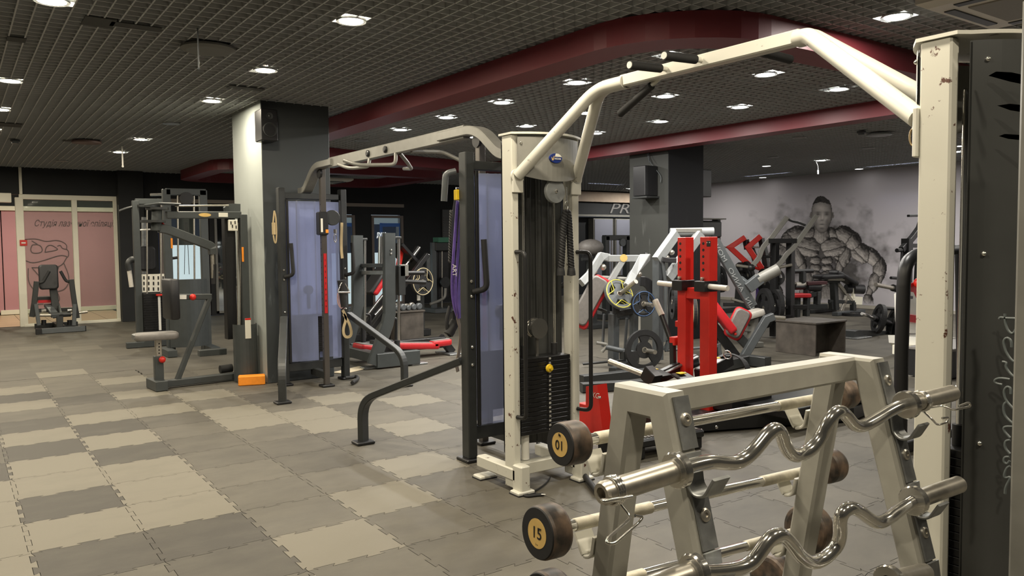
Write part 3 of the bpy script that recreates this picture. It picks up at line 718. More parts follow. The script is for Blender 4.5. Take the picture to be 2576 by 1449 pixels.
g = G(); g.bar((XL + .02, (yf(1.12) + yb(1.12)) / 2, 1.122), (XR - .02, (yf(1.12) + yb(1.12)) / 2, 1.122), .062, .062, ch=.007); build('top_beam', g, MT['rackgrey'], RK)
g = G(); g.bar((XL + .02, (yf(.12) + yb(.12)) / 2, .16), (XR - .02, (yf(.12) + yb(.12)) / 2, .16), .062, .062, ch=.007)
for x in (XL, XR): g.bar((x, yf(.16), .16), (x, yb(.16), .16), .05, .05)
build('lower_beam', g, MT['rackgrey'], RK)

# curved curl bars
def curl_bar(px_list, y, label, e0, c0, c1, e1):
    A = lambda q: AY(q[0], q[1], y)
    a, b, c, d = A(e0), A(c0), A(c1), A(e1)
    t = thing('curl_bar', label, 'curl bar', tuple(b), 'curved curl bars on the rack')
    pts = [b] + [A(q) for q in px_list] + [c]
    # the zigzag leans towards the lifter
    base = [b + (c - b) * ((p.x - b.x) / (c.x - b.x)) for p in pts]
    pts = [p + V((0, -.25 * (p.z - q.z), 0)) for p, q in zip(pts, base)]
    g = G(); g.tube(smooth_path(pts, 2), .0152, 14); build('shaft', g, MT['chrome'], t)
    for (p0, p1) in ((b, a), (c, d)):
        ax = (p1 - p0).normalized(); L = (p1 - p0).length
        g = G(); g.lathe(p0, ax, [(.0, 0), (.02, 0), (.022, .004), (.022, L - .006), (.019, L), (.012, L), (.012, L - .012), (0, L - .012)], 28); sl = build('sleeve', g, MT['steel'], t)
        g = G(); g.lathe(p0 - ax * .012, ax, [(.014, 0), (.033, 0), (.036, .004), (.036, .016), (.033, .02), (.026, .02), (.026, .026), (.022, .026)], 28); build('collar', g, MT['chrome'], t)
    return t, (a, b, c, d)
c1_px = [(1747,1169),(1788,1161),(1820,1165),(1853,1167),(1877,1157),(1897,1136),(1910,1116),(1926,1088),(1943,1075),(1961,1088),(1977,1120),(1998,1145),(2022,1151),(2050,1136),(2071,1104),(2079,1063),(2091,1039),(2107,1031),(2128,1047),(2152,1071),(2176,1075),(2209,1055),(2237,1035),(2262,1022)]
cb1, ends1 = curl_bar(c1_px, 1.055, 'topmost chrome curl bar on the rack, with spring clips on both sleeves', (1512, 1243), (1702, 1183), (2282, 1018), (2398, 988))
c2_px = [(1812,1441),(1869,1433),(1894,1420),(1908,1401),(1928,1356),(1945,1342),(1965,1344),(1993,1368),(2026,1405),(2063,1425),(2095,1413),(2120,1380),(2122,1348),(2109,1307),(2113,1283),(2132,1273),(2156,1283),(2185,1303),(2213,1319),(2237,1311),(2266,1283)]
cb2, ends2 = curl_bar(c2_px, 1.0, 'second chrome curl bar from the top of the rack, without clips', (1575, 1500), (1745, 1440), (2300, 1259), (2414, 1218))
cb3, ends3 = curl_bar([(1900, 1655), (1960, 1560), (2040, 1640), (2130, 1520), (2180, 1540)], .948, 'lowest chrome curl bar of the rack, mostly below the edge of the photo', (1640, 1760), (1790, 1700), (2238, 1462), (2330, 1440))
# spring clips on the top bar sleeves
def spring_clip(c, ax, dirs, label):
    ax = ax.normalized(); u = V((0, 0, 1)); s = ax.cross(u).normalized(); u = s.cross(ax)
    t = thing('spring_clip', label, 'spring clip', tuple(c), 'spring clips on the top bar')
    n = 48; pts = [c + ax * (.017 * k / n - .008) + (s * math.cos(2 * PI * 3 * k / n) + u * math.sin(2 * PI * 3 * k / n)) * .0252 for k in range(n + 1)]
    g = G(); g.tube(pts, .0029, 8); build('coil', g, MT['chrome'], t)
    for nm, P in zip(('handle', 'handle'), dirs):
        g = G(); g.tube(fillet([V(p) for p in P], .01, 4), .0028, 8); build(nm, g, MT['chrome'], t)
a, b, c, d = ends1; ax = (a - b).normalized()
cl = a - ax * .03
Q = lambda px, py, y: AY(px, py, y)
spring_clip(cl, ax, ([cl - V((0, .02, .015)), Q(1512, 1257, 1.0), Q(1520, 1262, .985), Q(1590, 1248, .99)], [cl + V((.01, -.005, -.024)), Q(1588, 1302, 1.03), Q(1530, 1352, 1.0), Q(1524, 1366, .99), Q(1545, 1368, .985), Q(1606, 1315, 1.0), Q(1618, 1300, 1.0), Q(1598, 1297, 1.0)]), 'chrome spring clip hanging on the left sleeve of the top curl bar')
ax = (d - c).normalized(); cl = c + ax * .065
spring_clip(cl, ax, ([cl + V((0, -.02, -.014)), Q(2370, 1020, 1.0), Q(2397, 1032, .98), Q(2442, 1022, .96), Q(2438, 1012, .96), Q(2412, 1022, .97)], [cl + V((0, -.006, -.024)), Q(2345, 1055, 1.03), Q(2358, 1070, 1.01), Q(2382, 1062, 1.0), Q(2386, 1050, 1.0), Q(2370, 1052, 1.0)]), 'chrome spring clip on the right sleeve of the top curl bar')

# fixed straight barbells on the back hooks
def straight_bar(cl, cr, rl, rr, num, flip, label):
    cl, cr = V(cl), V(cr); ax = (cr - cl).normalized()
    t = thing('fixed_barbell', label, 'barbell', tuple(cl), 'fixed straight barbells on the back of the rack')
    g = G(); g.cyl(cl, cr, .0135, 16); build('shaft', g, MT['chrome'], t)
    L = (cr - cl).length
    for p, q in ((.07, .30), (.70, .93)):
        g = G(); g.lathe(cl + ax * (L * p), ax, [(.0137, 0), (.0152, .002), (.0152, L * (q - p) - .002), (.0137, L * (q - p))], 16); build('grip', g, MT['knurl'], t)
    for c, dr, r, w in ((cl, -ax, rl, .062), (cr, ax, rr, .062)):
        p = c - dr * (w / 2)
        g = G(); g.mat(0).lathe(p, dr, [(0, 0), (r * .8, 0), (r * .94, .004), (r, .012), (r, w - .01), (r * .96, w - .003)], 40)
        g.mat(1).lathe(p, dr, [(r * .96, w - .003), (r * .93, w), (0, w)], 40); h = build('weight_head', g, [MT['worn'], MT['rubber']], t)
        g = G(); g.lathe(p + dr * w, dr, [(0, .0005), (r * .55, .0005), (r * .55, 0)], 36); dd = build('number_disc', g, MT['gold'], h)
        if num and dr is not ax and c is cl:
            lettering('number', num, r * .62, MT['ink'], h, p + dr * (w + .0008), (0, -1 if not flip else 1, 0), (0, 0, 1 if not flip else -1))
            lettering('unit', 'kg', r * .16, MT['ink'], h, p + dr * (w + .0008) + V((0, 0, -r * .42 if not flip else r * .42)), (0, -1 if not flip else 1, 0), (0, 0, 1 if not flip else -1))
    return t
def yh(z): return yb(z) + .075
pA, pB = AY(1435, 1114, 1.385), AY(2120, 992, 1.385)
straight_bar(pA, pB, .05, .046, '10', True, 'fixed barbell with an upside down 10 on its yellow disc, topmost behind the rack')
pA, pB = AY(1378, 1336, 1.42), AY(2085, 1172, 1.42)
straight_bar(pA, pB, .062, .052, '15', False, 'fixed barbell with a 15 on its yellow disc, below the upside down 10')
pA, pB = AY(1385, 1508, 1.46), AY(2035, 1330, 1.46)
straight_bar(pA, pB, .07, .075, '', False, 'fixed barbell third from the top, its left head cut by the bottom edge')
pA, pB = AY(1300, 1722, 1.56), AY(1945, 1452, 1.56)
straight_bar(pA, pB, .075, .075, '', False, 'lowest fixed barbell of the rack, only its right head in view')

# ------------------------------------------------------------------ cream cable crossover with pull-up arch
CX = thing('cable_crossover', 'large cream cable crossover: two towers joined by a pull-up arch across the photo', 'cable machine', (2.9, 2.6, 0))
def tower(x0, x1, y, s, far):
    """s = +1: front faces -y (far tower); s = -1: front faces +y (near tower). y is the front face."""
    ym = y + s * .05
    for x, nm in ((x0 + .025, 'post'), (x1 - .025, 'post')):
        g = G(); g.box((x, ym, 1.06), (.05, .1, 2.08), ch=.006); build(nm, g, MT['cream_worn'] if x < 2.9 else MT['cream'], CX)
        g = G(); g.box((x, y - s * .035, .09), (.07, .09, .16), ch=.008)
        g.box((x, y + s * .19, .105), (.07, .42, .07), ch=.006); build('base_foot', g, MT['cream_worn'], CX)
        for yy in (y - s * .045, y + s * .36):
            g = G(); g.box((x, yy, .012), (.12, .09, .022), ch=.009); f = build('foot_plate', g, MT['cream'], CX)
            g = G(); g.box((x, yy, .004), (.128, .098, .008), ch=.002); build('foot_rubber', g, MT['rubber'], f)
    g = G(); g.box(((x0 + x1) / 2, ym, .12), (x1 - x0 - .06, .07, .07)); build('base_beam', g, MT['cream_worn'], CX)
    # bowed header panel and cap
    n = 14; xs = [x0 + .03 + (x1 - x0 - .06) * k / n for k in range(n + 1)]; bow = lambda x: .10 * (1 - ((x - (x0 + x1) / 2) / ((x1 - x0) / 2)) ** 2)
    def low(x): return 1.83 + .05 * ((x - (x0 + x1) / 2) / ((x1 - x0) / 2)) ** 2
    g = G(); f0 = [V((x, y - s * bow(x), low(x))) for x in xs]; f1 = [V((x, y - s * bow(x), 2.085)) for x in xs]
    for k in range(n): g.quad(f0[k], f0[k + 1], f1[k + 1], f1[k])
    b0 = [p + V((0, s * .006, 0)) for p in f0]; b1 = [p + V((0, s * .006, 0)) for p in f1]
    for k in range(n): g.quad(b1[k], b1[k + 1], b0[k + 1], b0[k]); g.quad(f0[k + 1], f0[k], b0[k], b0[k + 1])
    hd = build('header_panel', g, MT['silvergrey'], CX)
    for xx in (xs[0] + .015,):
        for zz in (1.90, 2.05): g = G(); g.ball((xx, y - s * (bow(xx) + .002), zz), .009, 10); build('bolt', g, MT['chrome'], hd)
    g = G(); poly = [V((x0 - .008, y - s * .01, 2.1))] + [V((x, y - s * (bow(x) + .012), 2.1)) for x in xs] + [V((x1 + .008, y - s * .01, 2.1))]
    back = [V((x1 + .008, y + s * .12, 2.1))] + [V((x, y + s * (.11 + 1.5 * bow(x)), 2.1)) for x in xs[::-1]] + [V((x0 - .008, y + s * .12, 2.1))]
    g.prism(poly + back, (0, 0, .012)); build('top_cap', g, MT['cream'], CX)
    # bowed rear shroud
    g = G(); q = [V((x, y + s * (.115 + 1.5 * bow(x)), .2)) for x in xs]; 
    for k in range(n):
        a, b = q[k], q[k + 1]; g.quad(a, b, b + V((0, 0, 1.88)), a + V((0, 0, 1.88)))
        a2, b2 = a - V((0, s * .008, 0)), b - V((0, s * .008, 0)); g.quad(a2 + V((0, 0, 1.88)), b2 + V((0, 0, 1.88)), b2, a2)
    for k in (2, 4, 6, 8, 10, 12):   # pressed vertical folds
        a = q[k]; g.box(a + V((0, -s * .012, .94)), (.012, .012, 1.86), ch=.003)
    sh = build('rear_shroud', g, MT['smoke'], CX)
    for xx in (x0 + .06, x1 - .06):
        for zz in (2.02, 1.42, .82): g = G(); g.ball((xx, y + s * (.118 + 1.5 * bow(xx)), zz), .008, 10); build('bolt', g, MT['chrome'], sh)
    # guide rods, weight stack
    xm = (x0 + x1) / 2
    for xx in (xm - .115, xm + .115):
        g = G(); g.cyl((xx, ym + s * .03, .14), (xx, ym + s * .03, 1.95), .0095, 12); build('guide_rod', g, MT['chrome'], CX)
        g = G(); g.cyl((xx, ym + s * .03, .16), (xx, ym + s * .03, .32), .025, 16); build('stack_spring', g, MT['white'], CX)
    for k in range(17):
        g = G(); g.box((xm, ym + s * .03, .335 + k * .0272), (x1 - x0 - .13, .13, .0255), ch=.002); build('weight_plate', g, MT['blacksatin'], CX)
    return hd, sh, xm, ym
hdA, shA, xmA, ymA = tower(2.665, 3.172, 3.775, 1, True)
hdB, shB, xmB, ymB = tower(2.575, 3.08, 1.36, -1, False)
zt_ = .335 + 16 * .0272 + .013
for xm, ym, s in ((xmA, ymA, 1), (xmB, ymB, -1)):
    g = G(); 
    for xx in (xm - .115, xm + .115): g.cyl((xx, ym + s * .03, zt_), (xx, ym + s * .03, zt_ + .07), .02, 14)
    build('guide_bush', g, MT['rubber'], CX)
    g = G(); c = V((xm - .02, ym + s * .03, zt_ + .17))
    for dy in (-.028, .028): g.lathe(c + V((0, dy - .002, 0)), (0, 1, 0), [(0, 0), (.062, 0), (.062, .004), (0, .004)], 28)
    g.cyl(c + V((0, -.022, 0)), c + V((0, .022, 0)), .055, 24); pu = build('travelling_pulley', g, MT['chrome'], CX)
    g = G(); g.box(c + V((0, 0, -.115)), (.02, .02, .12)); build('stem', g, MT['chrome'], pu)
    g = G(); 
    for dx in (-.05, .05): g.cyl(c + V((dx, 0, 0)), (xm - .02 + dx * .8, ym + s * .03, 1.9), .0032, 6)
    build('steel_cable', g, MT['black'], CX)
    # hanging pulley guard under the header
    c = V((xm + .015, ym - s * .11, 1.775)); g = G()
    g.lathe(c, (0, 1, 0), [(0, -.014), (.068, -.014), (.07, -.01), (.07, .01), (.068, .014), (0, .014)], 32); g.box(c + V((.0, 0, .06)), (.1, .024, .1)); pg = build('pulley_guard', g, MT['palegrey'], CX)
    g = G(); g.lathe(c + V((0, -.014 * s, 0)), (0, -s, 0), [(.012, 0), (.012, .008), (.006, .012), (0, .012)], 12); build('axle_bolt', g, MT['chrome'], pg)
# selector scale, pin and numbers on the far stack
g = G(); yy = 3.775 + .05 + .03 - .067
g.box((xmA + .025, yy, .335 + 8 * .0272), (.018, .003, 17 * .0272), ch=.001); sc_ = build('weight_scale', g, MT['ink'], CX)
for k in range(17): lettering('scale_number', str(90 - 5 * k), .017, MT['white'], sc_, (xmA + .025, yy - .003, .335 + k * .0272), (1, 0, 0), (0, 0, 1))
g = G(); p = V((xmA + .005, yy, .335 + 14 * .0272)); g.lathe(p, (0, -1, 0), [(.006, 0), (.006, .012), (.022, .014), (.026, .022), (.022, .032), (.012, .034), (.01, .05), (0, .05)], 16); build('selector_pin', g, MT['yellow'], CX)
# oval badge on the far header
p = AY(1398, 398, 3.775 - .104)
p.y = 3.775 - .095 - .012
g = G(); n = 32
g.prism([p + V((.045 * math.cos(2 * PI * k / n), 0, .028 * math.sin(2 * PI * k / n))) for k in range(n)], (0, .02, 0)); bd = build('badge', g, MT['blue'], hdA)
g = G(); g.prism([p + V((-.008 + .0, -.001, .008)), p + V((.042, -.001, .008)), p + V((.032, -.001, .019)), p + V((.016, -.001, .0265)), p + V((-.002, -.001, .0265))], (0, .003, 0)); build('badge_field', g, MT['paper'], hdA)
g = G(); g.prism([p + V((-.034, -.001, .004)), p + V((-.029, -.001, .004)), p + V((-.024, -.001, -.008)), p + V((-.016, -.001, .012)), p + V((-.011, -.001, .012)), p + V((-.02, -.001, -.014)), p + V((-.029, -.001, -.014))], (0, .003, 0)); build('badge_mark', g, MT['gold'], hdA)
lettering('badge_letters', 'ADZAAR', .014, MT['white'], hdA, p + V((.012, -.0015, -.004)), (1, 0, 0), (0, 0, 1), width=.048)
# black assist handles
def hpath(pts, r, m, nm='assist_handle', par=CX):
    g = G(); g.tube(fillet([V(q) for q in pts], .06, 6), r, 12); return build(nm, g, m, par)
zt, zb2 = AY(1297, 634, 3.77).z, AY(1300, 1050, 3.77).z
hpath([(2.69, 3.775, zt), (2.70, 3.70, zt), (2.70, 3.70, zb2), (2.69, 3.775, zb2)], .0125, MT['black'])
zt, zb2 = AY(1460, 634, 3.77).z, AY(1462, 1027, 3.77).z
hpath([(3.15, 3.775, zt), (3.18, 3.68, zt), (3.18, 3.68, zb2), (3.15, 3.775, zb2)], .0125, MT['black'])
# overhead arch
xb = 2.895; zbm = 2.305
P0, P1 = V((xb, 3.08, zbm)), V((xb, 2.02, zbm))
g = G(); g.bar(P0, P1, .06, .06, ch=.006); bm_ = build('pull_up_beam', g, MT['cream'], CX)
def strut(foot, end, lead):
    foot, end = V(foot), V(end); g = G(); g.tube(fillet([foot, end + V(lead), end], .16, 7), .0335, 16); o = build('arch_strut', g, MT['cream'], CX)
    return o
zs = AY(1298, 440, 3.74).z
for xx in (2.70, 3.14):
    strut((xx, 3.76, zs), (xb + (-.012 if xx < 2.9 else .012), 3.06, zbm - .005), (0, .22, 0))
    g = G(); g.lathe((xx, 3.772, zs - .005), (0, -1, .0), [(0, 0), (.045, 0), (.045, .012), (0, .014)], 20); g.box((xx, 3.766, zs - .05), (.075, .016, .1), ch=.008); build('strut_plate', g, MT['cream'], CX)
for xx in (2.60, 3.05):
    strut((xx, 1.375, zs), (xb + (-.012 if xx < 2.8 else .012), 2.04, zbm - .005), (0, -.06, 0))
    g = G(); g.box((xx, 1.367, zs - .05), (.075, .016, .16), ch=.008); build('strut_plate', g, MT['cream'], CX)
# rubber pull-up grips
for yq, sd, dz, dy in ((2.53, -1, .0, .0), (2.75, -1, .0, .0), (2.27, 1, .0, 0), (2.80, 1, -.0, 0)):
    a = V((xb + sd * .02, yq, zbm)); b = V((xb + sd * .07, yq, zbm - .002)); e = V((xb + sd * .27, yq + dy, zbm - .01))
    if yq == 2.80: b, e = V((xb + .02, 2.90, zbm - .05)), V((xb + .05, 3.16, zbm - .15))
    g = G(); g.cyl(a, e, .012, 12); st = build('grip_bar', g, MT['cream'], CX)
    g = G(); g.cyl(b, e + (e - b).normalized() * .002, .0205, 14); build('grip_rubber', g, MT['rubber'], st)
    g = G(); g.cyl(e + (e - b).normalized() * .002, e + (e - b).normalized() * .006, .016, 14); build('grip_end', g, MT['white'], st)
# bracket with carabiner on the near tower
t_ = thing('carabiner', 'brass coloured carabiner hanging from the near cream tower post', 'carabiner', (2.57, 1.42, 1.8))
p = AX(2298, 310, 2.60); g = G(); g.box(p + V((.01, 0, .012)), (.03, .05, .02)); g.tube([p, p - V((0, 0, .02))], .005, 8); build('eye', g, MT['steel'], t_)
g = G(); L = [p + V((0, .012 * math.sin(a), -.045 + .028 * math.cos(a))) for a in [2 * PI * k / 20 for k in range(20)]]; g.tube(L, .0035, 8, closed=True); build('ring', g, mat('brassy steel', rgb(170, 150, 116), .35, .9), t_)
# script lettering running down the near shroud: strokes laid on the bowed surface
def onshroud(px, py):
    d = ray(px, py); best = None
    for k in range(400):
        x = 2.6 + .5 * k / 400; t = x / d.x; y = d.y * t
        ys = 1.36 - (.115 + .15 * (1 - ((x - xmB) / .2525) ** 2)) - .003
        if y <= ys: return V((x, y, EYE + d.z * t))
    return V((2.75, 1.12, EYE + d.z * 2.75 / d.x))
sp = lambda L: [onshroud(2340 + x / 2.589, 740 + y / 2.589) for x, y in L]
scr = mat('grey script', rgb(84, 90, 90), .4)
g = G()
for L in ([(486,128),(488,190),(510,245),(540,262),(566,215),(575,170),(560,158),(500,158),(455,150),(450,162)], [(530,345),(528,300),(500,280),(475,305),(490,370),(520,420),(545,440)], [(470,440),(500,445),(490,475),(530,530),(570,548),(560,530)], [(520,555),(450,545),(418,560),(425,580),(470,590)],
          [(525,650),(525,610),(500,600),(478,630),(490,690),(540,745)], [(500,700),(478,720),(480,780),(510,820),(545,845)], [(540,862),(480,862),(480,890),(520,935)], [(520,950),(490,955),(485,1000),(520,1040)], [(515,1060),(485,1060),(478,1090),(500,1110),(518,1085)], [(520,1120),(500,1130),(480,1180),(490,1200),(530,1185),(490,1260),(488,1300)]):
    g.tube(smooth_path(sp(L), 2), .0042, 6)
build('script_lettering', g, scr, CX)
for L in (((2490, 190), (2508, 180), (2545, 182), (2590, 192), (2590, 214), (2545, 205)), ((2512, 265), (2540, 261), (2590, 266), (2590, 284), (2545, 277)), ((2516, 342), (2530, 337), (2590, 341), (2590, 354), (2540, 349))):
    g = G(); P = [onshroud(*q) for q in L]; g.prism(P, (.0, .004, 0)); build('shroud_slot', g, MT['cream'], CX)
g = G(); q0, q1 = AY(2566, 1449, .80), AY(2572, 200, .80)
g.bar((q0.x + .03, .80, 0.02), (q0.x + .03, .80, 2.0), .07, .05); g.box((q0.x + .03, .8, .012), (.14, .14, .024))
single('steel_upright', g, MT['silvergrey'], 'plain grey steel upright at the right edge in front of the dark shroud', 'upright', (q0.x + .03, .8, 0))

# triceps rope hanging from the far tower pulley
p = AY(1425, 492, 3.66); t_ = thing('triceps_rope', 'black twisted double rope with rubber ends hanging in the far cream tower', 'rope', (p.x, p.y, 1.2))
g = G(); g.tube([p + V((.0, 0, .05)), p, p - V((0, 0, .045))], .004, 8); L = [p + V((.011 * math.sin(a), 0, -.06 + .026 * math.cos(a))) for a in [2 * PI * k / 16 for k in range(16)]]; g.tube(L, .0032, 6, closed=True); build('snap_hook', g, MT['chrome'], t_)
for sgn in (-1, 1):
    top = p - V((-sgn * .008, 0, .09)); bot = AY(1424 + 11 * sgn, 682, 3.66); n = 60; g = G()
    mid = [top + (bot - top) * (k / n) + V((sgn * .007 * min(1, k / 8) , 0, 0)) for k in range(n + 1)]
    for ph in (0, PI * 2 / 3, PI * 4 / 3):
        g.tube([m_ + V((math.cos(ph + k * .75) * .011, math.sin(ph + k * .75) * .011, 0)) for k, m_ in enumerate(mid)], .0105, 6)
    build('rope', g, MT['rubber'], t_)
    g = G(); e = mid[-1]; g.lathe(e + V((0, 0, .02)), (0, 0, -1), [(.02, 0), (.024, .02), (.026, .045), (0, .05)], 16); build('rubber_end', g, MT['rubber'], t_)
# wrist strap and cable end lying by the far tower foot
g = G(); pts = [AZ(x, y, .008) for x, y in ((1318, 1238), (1325, 1248), (1345, 1245), (1368, 1243))]; g.path(fillet(pts, .03), .035, .006, ch=.001); g.tube(smooth_path([AZ(x, y, .01) for x, y in ((1335, 1238), (1352, 1232), (1375, 1215), (1384, 1200))], 2), .005, 6)
o = single('ankle_strap', g, MT['rubber'], 'black ankle strap lying on the floor beside the cream tower foot', 'strap', AZ(1340, 1243))
g = G(); a, b = AZ(1362, 1243, .0125), AZ(1372, 1244, .0125); g.bar(a, b, .012, .002); build('strap_tag', g, MT['white'], o)
t_ = thing('bar_handle', 'chrome hook and black handle of a cable bar lying behind the number 10 barbell', 'handle', AZ(1460, 1190))
g = G(); g.tube(smooth_path([AZ(1432, 1172, .05), AZ(1445, 1190, .03), AZ(1462, 1192, .03), AZ(1440, 1178, .05)], 2), .004, 8); build('hook', g, MT['chrome'], t_)
g = G(); g.cyl(AZ(1464, 1188, .03), AZ(1500, 1235, .03), .018, 12); build('handle_grip', g, MT['rubber'], t_)

# ------------------------------------------------------------------ charcoal functional trainer behind
FT = thing('functional_trainer', 'charcoal dual pulley trainer with blue tinted towers and a grey overhead beam', 'cable machine', (3.15, 6.4, 0))
XA, XB_ = 2.83, 3.51
def ft_tower(y, s, xmid):
    """y is the line of the side posts; the adjustable post stands s*.33 towards the partner tower"""
    for x in (XA, XB_):
        g = G(); g.box((x, y, 1.05), (.07, .09, 2.06), ch=.006); po = build('side_post', g, MT['charcoal'], FT)
        g = G(); g.box((x, y, .012), (.13, .15, .022), ch=.005); build('foot_plate', g, MT['black'], po)
        for z in (.78, .66, 1.22, 1.12): g = G(); g.ball((x + .0, y - .046, z), .012, 10); build('bolt', g, MT['chrome'], po)
    for zz, hh in ((1.995, .06), (.19, .09)): g = G(); g.box((xmid, y, zz), (XB_ - XA - .07, .06, hh)); build('cross_member', g, MT['charcoal'], FT)
    # bowed tinted panels front and back
    n = 10
    for side in (-1, 1):
        g = G(); xs = [XA + .06 + (XB_ - XA - .12) * k / n for k in range(n + 1)]
        bow = lambda x: .05 * (1 - ((x - (XA + XB_) / 2) / .3) ** 2)
        for k in range(n):
            a, b = xs[k], xs[k + 1]; ya, yb_ = y + side * (.045 + bow(a)), y + side * (.045 + bow(b))
            z0 = .25
            if side == -s * -1 and 5 <= k <= 7: z0 = .72      # pin access slot
            g.quad((a, ya, z0), (b, yb_, z0), (b, yb_, 1.94), (a, ya, 1.94))
        build('tinted_panel', g, MT['poly'] if side < 0 else MT['polyback'], FT)
        g = G(); g.box((XA + .05, y + side * .045, 1.1), (.025, .02, 1.72)); g.box((XB_ - .05, y + side * .045, 1.1), (.025, .02, 1.72)); build('panel_edge', g, MT['black'], FT)
    # guide rods and stack
    for xx in (xmid - .1, xmid + .1):
        g = G(); g.cyl((xx - .06, y, .2), (xx - .06, y, 1.95), .009, 10); build('guide_rod', g, MT['chrome'], FT)
    for k in range(20): g = G(); g.box((xmid - .05, y, .34 + k * .0205), (.36, .06, .019), ch=.002); build('weight_plate', g, MT['blacksatin'], FT)
    g = G()
    for xx in (xmid - .16, xmid + .04): g.cyl((xx, y, .2), (xx, y, .33), .02, 12)
    build('stack_spring', g, MT['rubber'], FT)
    g = G(); c = V((xmid - .05, y, 1.0)); g.lathe(c - V((0, .02, 0)), (0, 1, 0), [(0, 0), (.05, 0), (.05, .04), (0, .04)], 20); g.box(c - V((0, 0, .12)), (.03, .03, .16)); build('travelling_pulley', g, MT['black'], FT)
    # adjustable post with number strip and carriage
    yp = y + s * .33
    g = G(); g.box((xmid, yp, 1.16), (.055, .055, 2.28), ch=.004); po = build('adjust_post', g, mat('gunmetal', rgb(96, 92, 88), .3, .6), FT)
    g = G(); g.box((xmid, yp, .012), (.13, .13, .022)); build('foot_plate', g, MT['black'], po)
    g = G(); g.box((xmid, yp - .03, 1.08), (.032, .004, .62), ch=.001); stp = build('number_strip', g, mat('red label', rgb(176, 24, 28), .4), po)
    for k in range(9): lettering('strip_number', str(9 - k), .03, MT['ink'], po, (xmid, yp - .0335, .84 + k * .06), (1, 0, 0), (0, 0, 1))
    for k in range(24): g = G(); g.lathe((xmid - .0278, yp, .4 + k * .065), (-1, 0, 0), [(0, .0003), (.008, .0003)], 10); build('pin_hole', g, MT['ink'], po)
    g = G(); g.path([(xmid, yp, .12), (xmid, y - s * .04, .12)], .06, .08); build('base_link', g, MT['charcoal'], FT)
    zc = 1.70
    g = G(); g.box((xmid - .01, yp, zc), (.1, .1, .24), ch=.01); ca = build('carriage', g, MT['black'], FT)
    g = G(); c = V((xmid + .1, yp, zc + .06)); g.lathe(c - V((0, .02, 0)), (0, 1, 0), [(0, 0), (.075, 0), (.08, .006), (.08, .034), (.075, .04), (0, .04)], 24); build('swivel_pulley', g, MT['charcoal'], ca)
    g = G(); g.box((xmid - .035, yp - .051, zc - .02), (.022, .003, .14)); build('white_label', g, MT['paper'], ca)
    g = G(); g.box((xmid + .02, yp - .051, zc - .08), (.03, .003, .035)); build('orange_label', g, MT['orange'], ca)
    g = G(); p = V((xmid + .12, yp - .02, zc - .1)); g.cyl(p + V((0, 0, .04)), p, .018, 12); L = [p + V((.014 * math.sin(a), 0, -.05 + .045 * math.cos(a))) for a in [2 * PI * k / 18 for k in range(18)]]; g.tube(L, .005, 8, closed=True); build('snap_hook', g, MT['chrome'], ca)
    # grab handles on the outer posts
    for x, sg in ((XA, 1), (XB_, 1)):
        g = G(); z1, z2 = 1.5, 1.15; yy = y - .05
        g.tube(fillet([(x + .06, yy - .06, z1), (x + .075, yy - .07, z2 + .02), (x + .01, yy, z2)], .05), .02, 12); build('grab_handle', g, MT['rubber'], FT)
    return ca
ft_tower(8.19, -1, 3.157)
ft_tower(4.53, 1, 3.157)
# splayed stabiliser legs
def leg(a, foot, zbend, z0, m='charcoal'):
    a, foot = V(a), V(foot); g = G(); k = V((foot.x, foot.y, zbend))
    g.path(fillet([V((a.x, a.y, z0)), k, V((foot.x, foot.y, .02))], .17, 8), .05, .075, upv=(k - V((a.x, a.y, zbend))).cross(V((0, 0, 1))), ch=.006); o = build('stabiliser_leg', g, MT[m], FT)
    g = G(); g.box((foot.x, foot.y, .012), (.14, .12, .022), ch=.005); build('foot_plate', g, MT['black'], o)
leg((XB_ + .02, 8.12, 0), (3.803, 7.353, 0), .33, .72); leg((XA - .02, 8.12, 0), (2.478, 7.259, 0), .33, .72)
leg((XA - .02, 4.58, 0), (2.442, 5.398, 0), .33, .68); leg((XB_ + .02, 4.58, 0), (3.86, 5.4, 0), .33, .68)
# overhead beam, seen as one S-shaped run
xb2 = 3.13
pts = [AX(x, y, xb2) for x, y in ((762, 482), (790, 472), (806, 412), (835, 398))]
mid0, mid1 = AX(835, 398, xb2), AX(1168, 328, xb2)
zm = (mid0.z + mid1.z) / 2 - .03
g = G(); g.path(fillet([V((xb2, 8.36, 2.06)), V((xb2, 8.22, 2.06)), V((xb2, 7.92, zm)), V((xb2, 7.45, zm))], .14, 7), .066, .105, upv=(1, 0, 0), ch=.006)
bl = build('beam_elbow', g, MT['silvergrey'], FT)
g = G(); g.path([V((xb2, 7.55, zm)), V((xb2, 5.0, zm))], .06, .1, upv=(0, 0, 1), ch=.006); bb = build('overhead_beam', g, MT['silvergrey'], FT)
g = G(); g.path(fillet([V((xb2, 5.35, zm)), V((xb2, 4.82, zm)), V((xb2, 4.52, 2.07)), V((xb2, 4.3, 2.07))], .14, 7), .066, .105, upv=(1, 0, 0), ch=.006); be = build('beam_elbow', g, MT['silvergrey'], FT)
for yy in (7.82, 7.72, 7.62, 7.52, 5.32, 5.2, 5.08, 4.96): g = G(); g.ball((xb2 - .036, yy, zm + .015), .014, 10, (.6, 1, 1)); build('bolt', g, MT['chrome'], bb)
for yy, zz in ((8.3, 2.06), (8.2, 2.08), (4.45, 2.08), (4.55, 2.1)): g = G(); g.ball((xb2 - .036, yy, zz), .014, 10, (.6, 1, 1)); build('bolt', g, MT['chrome'], bb)
for yy in (6.62, 6.27): g = G(); g.lathe((xb2 - .03, yy, zm), (-1, 0, 0), [(.03, 0), (.03, .012), (.02, .02), (0, .02)], 14); build('beam_knob', g, MT['black'], bb)
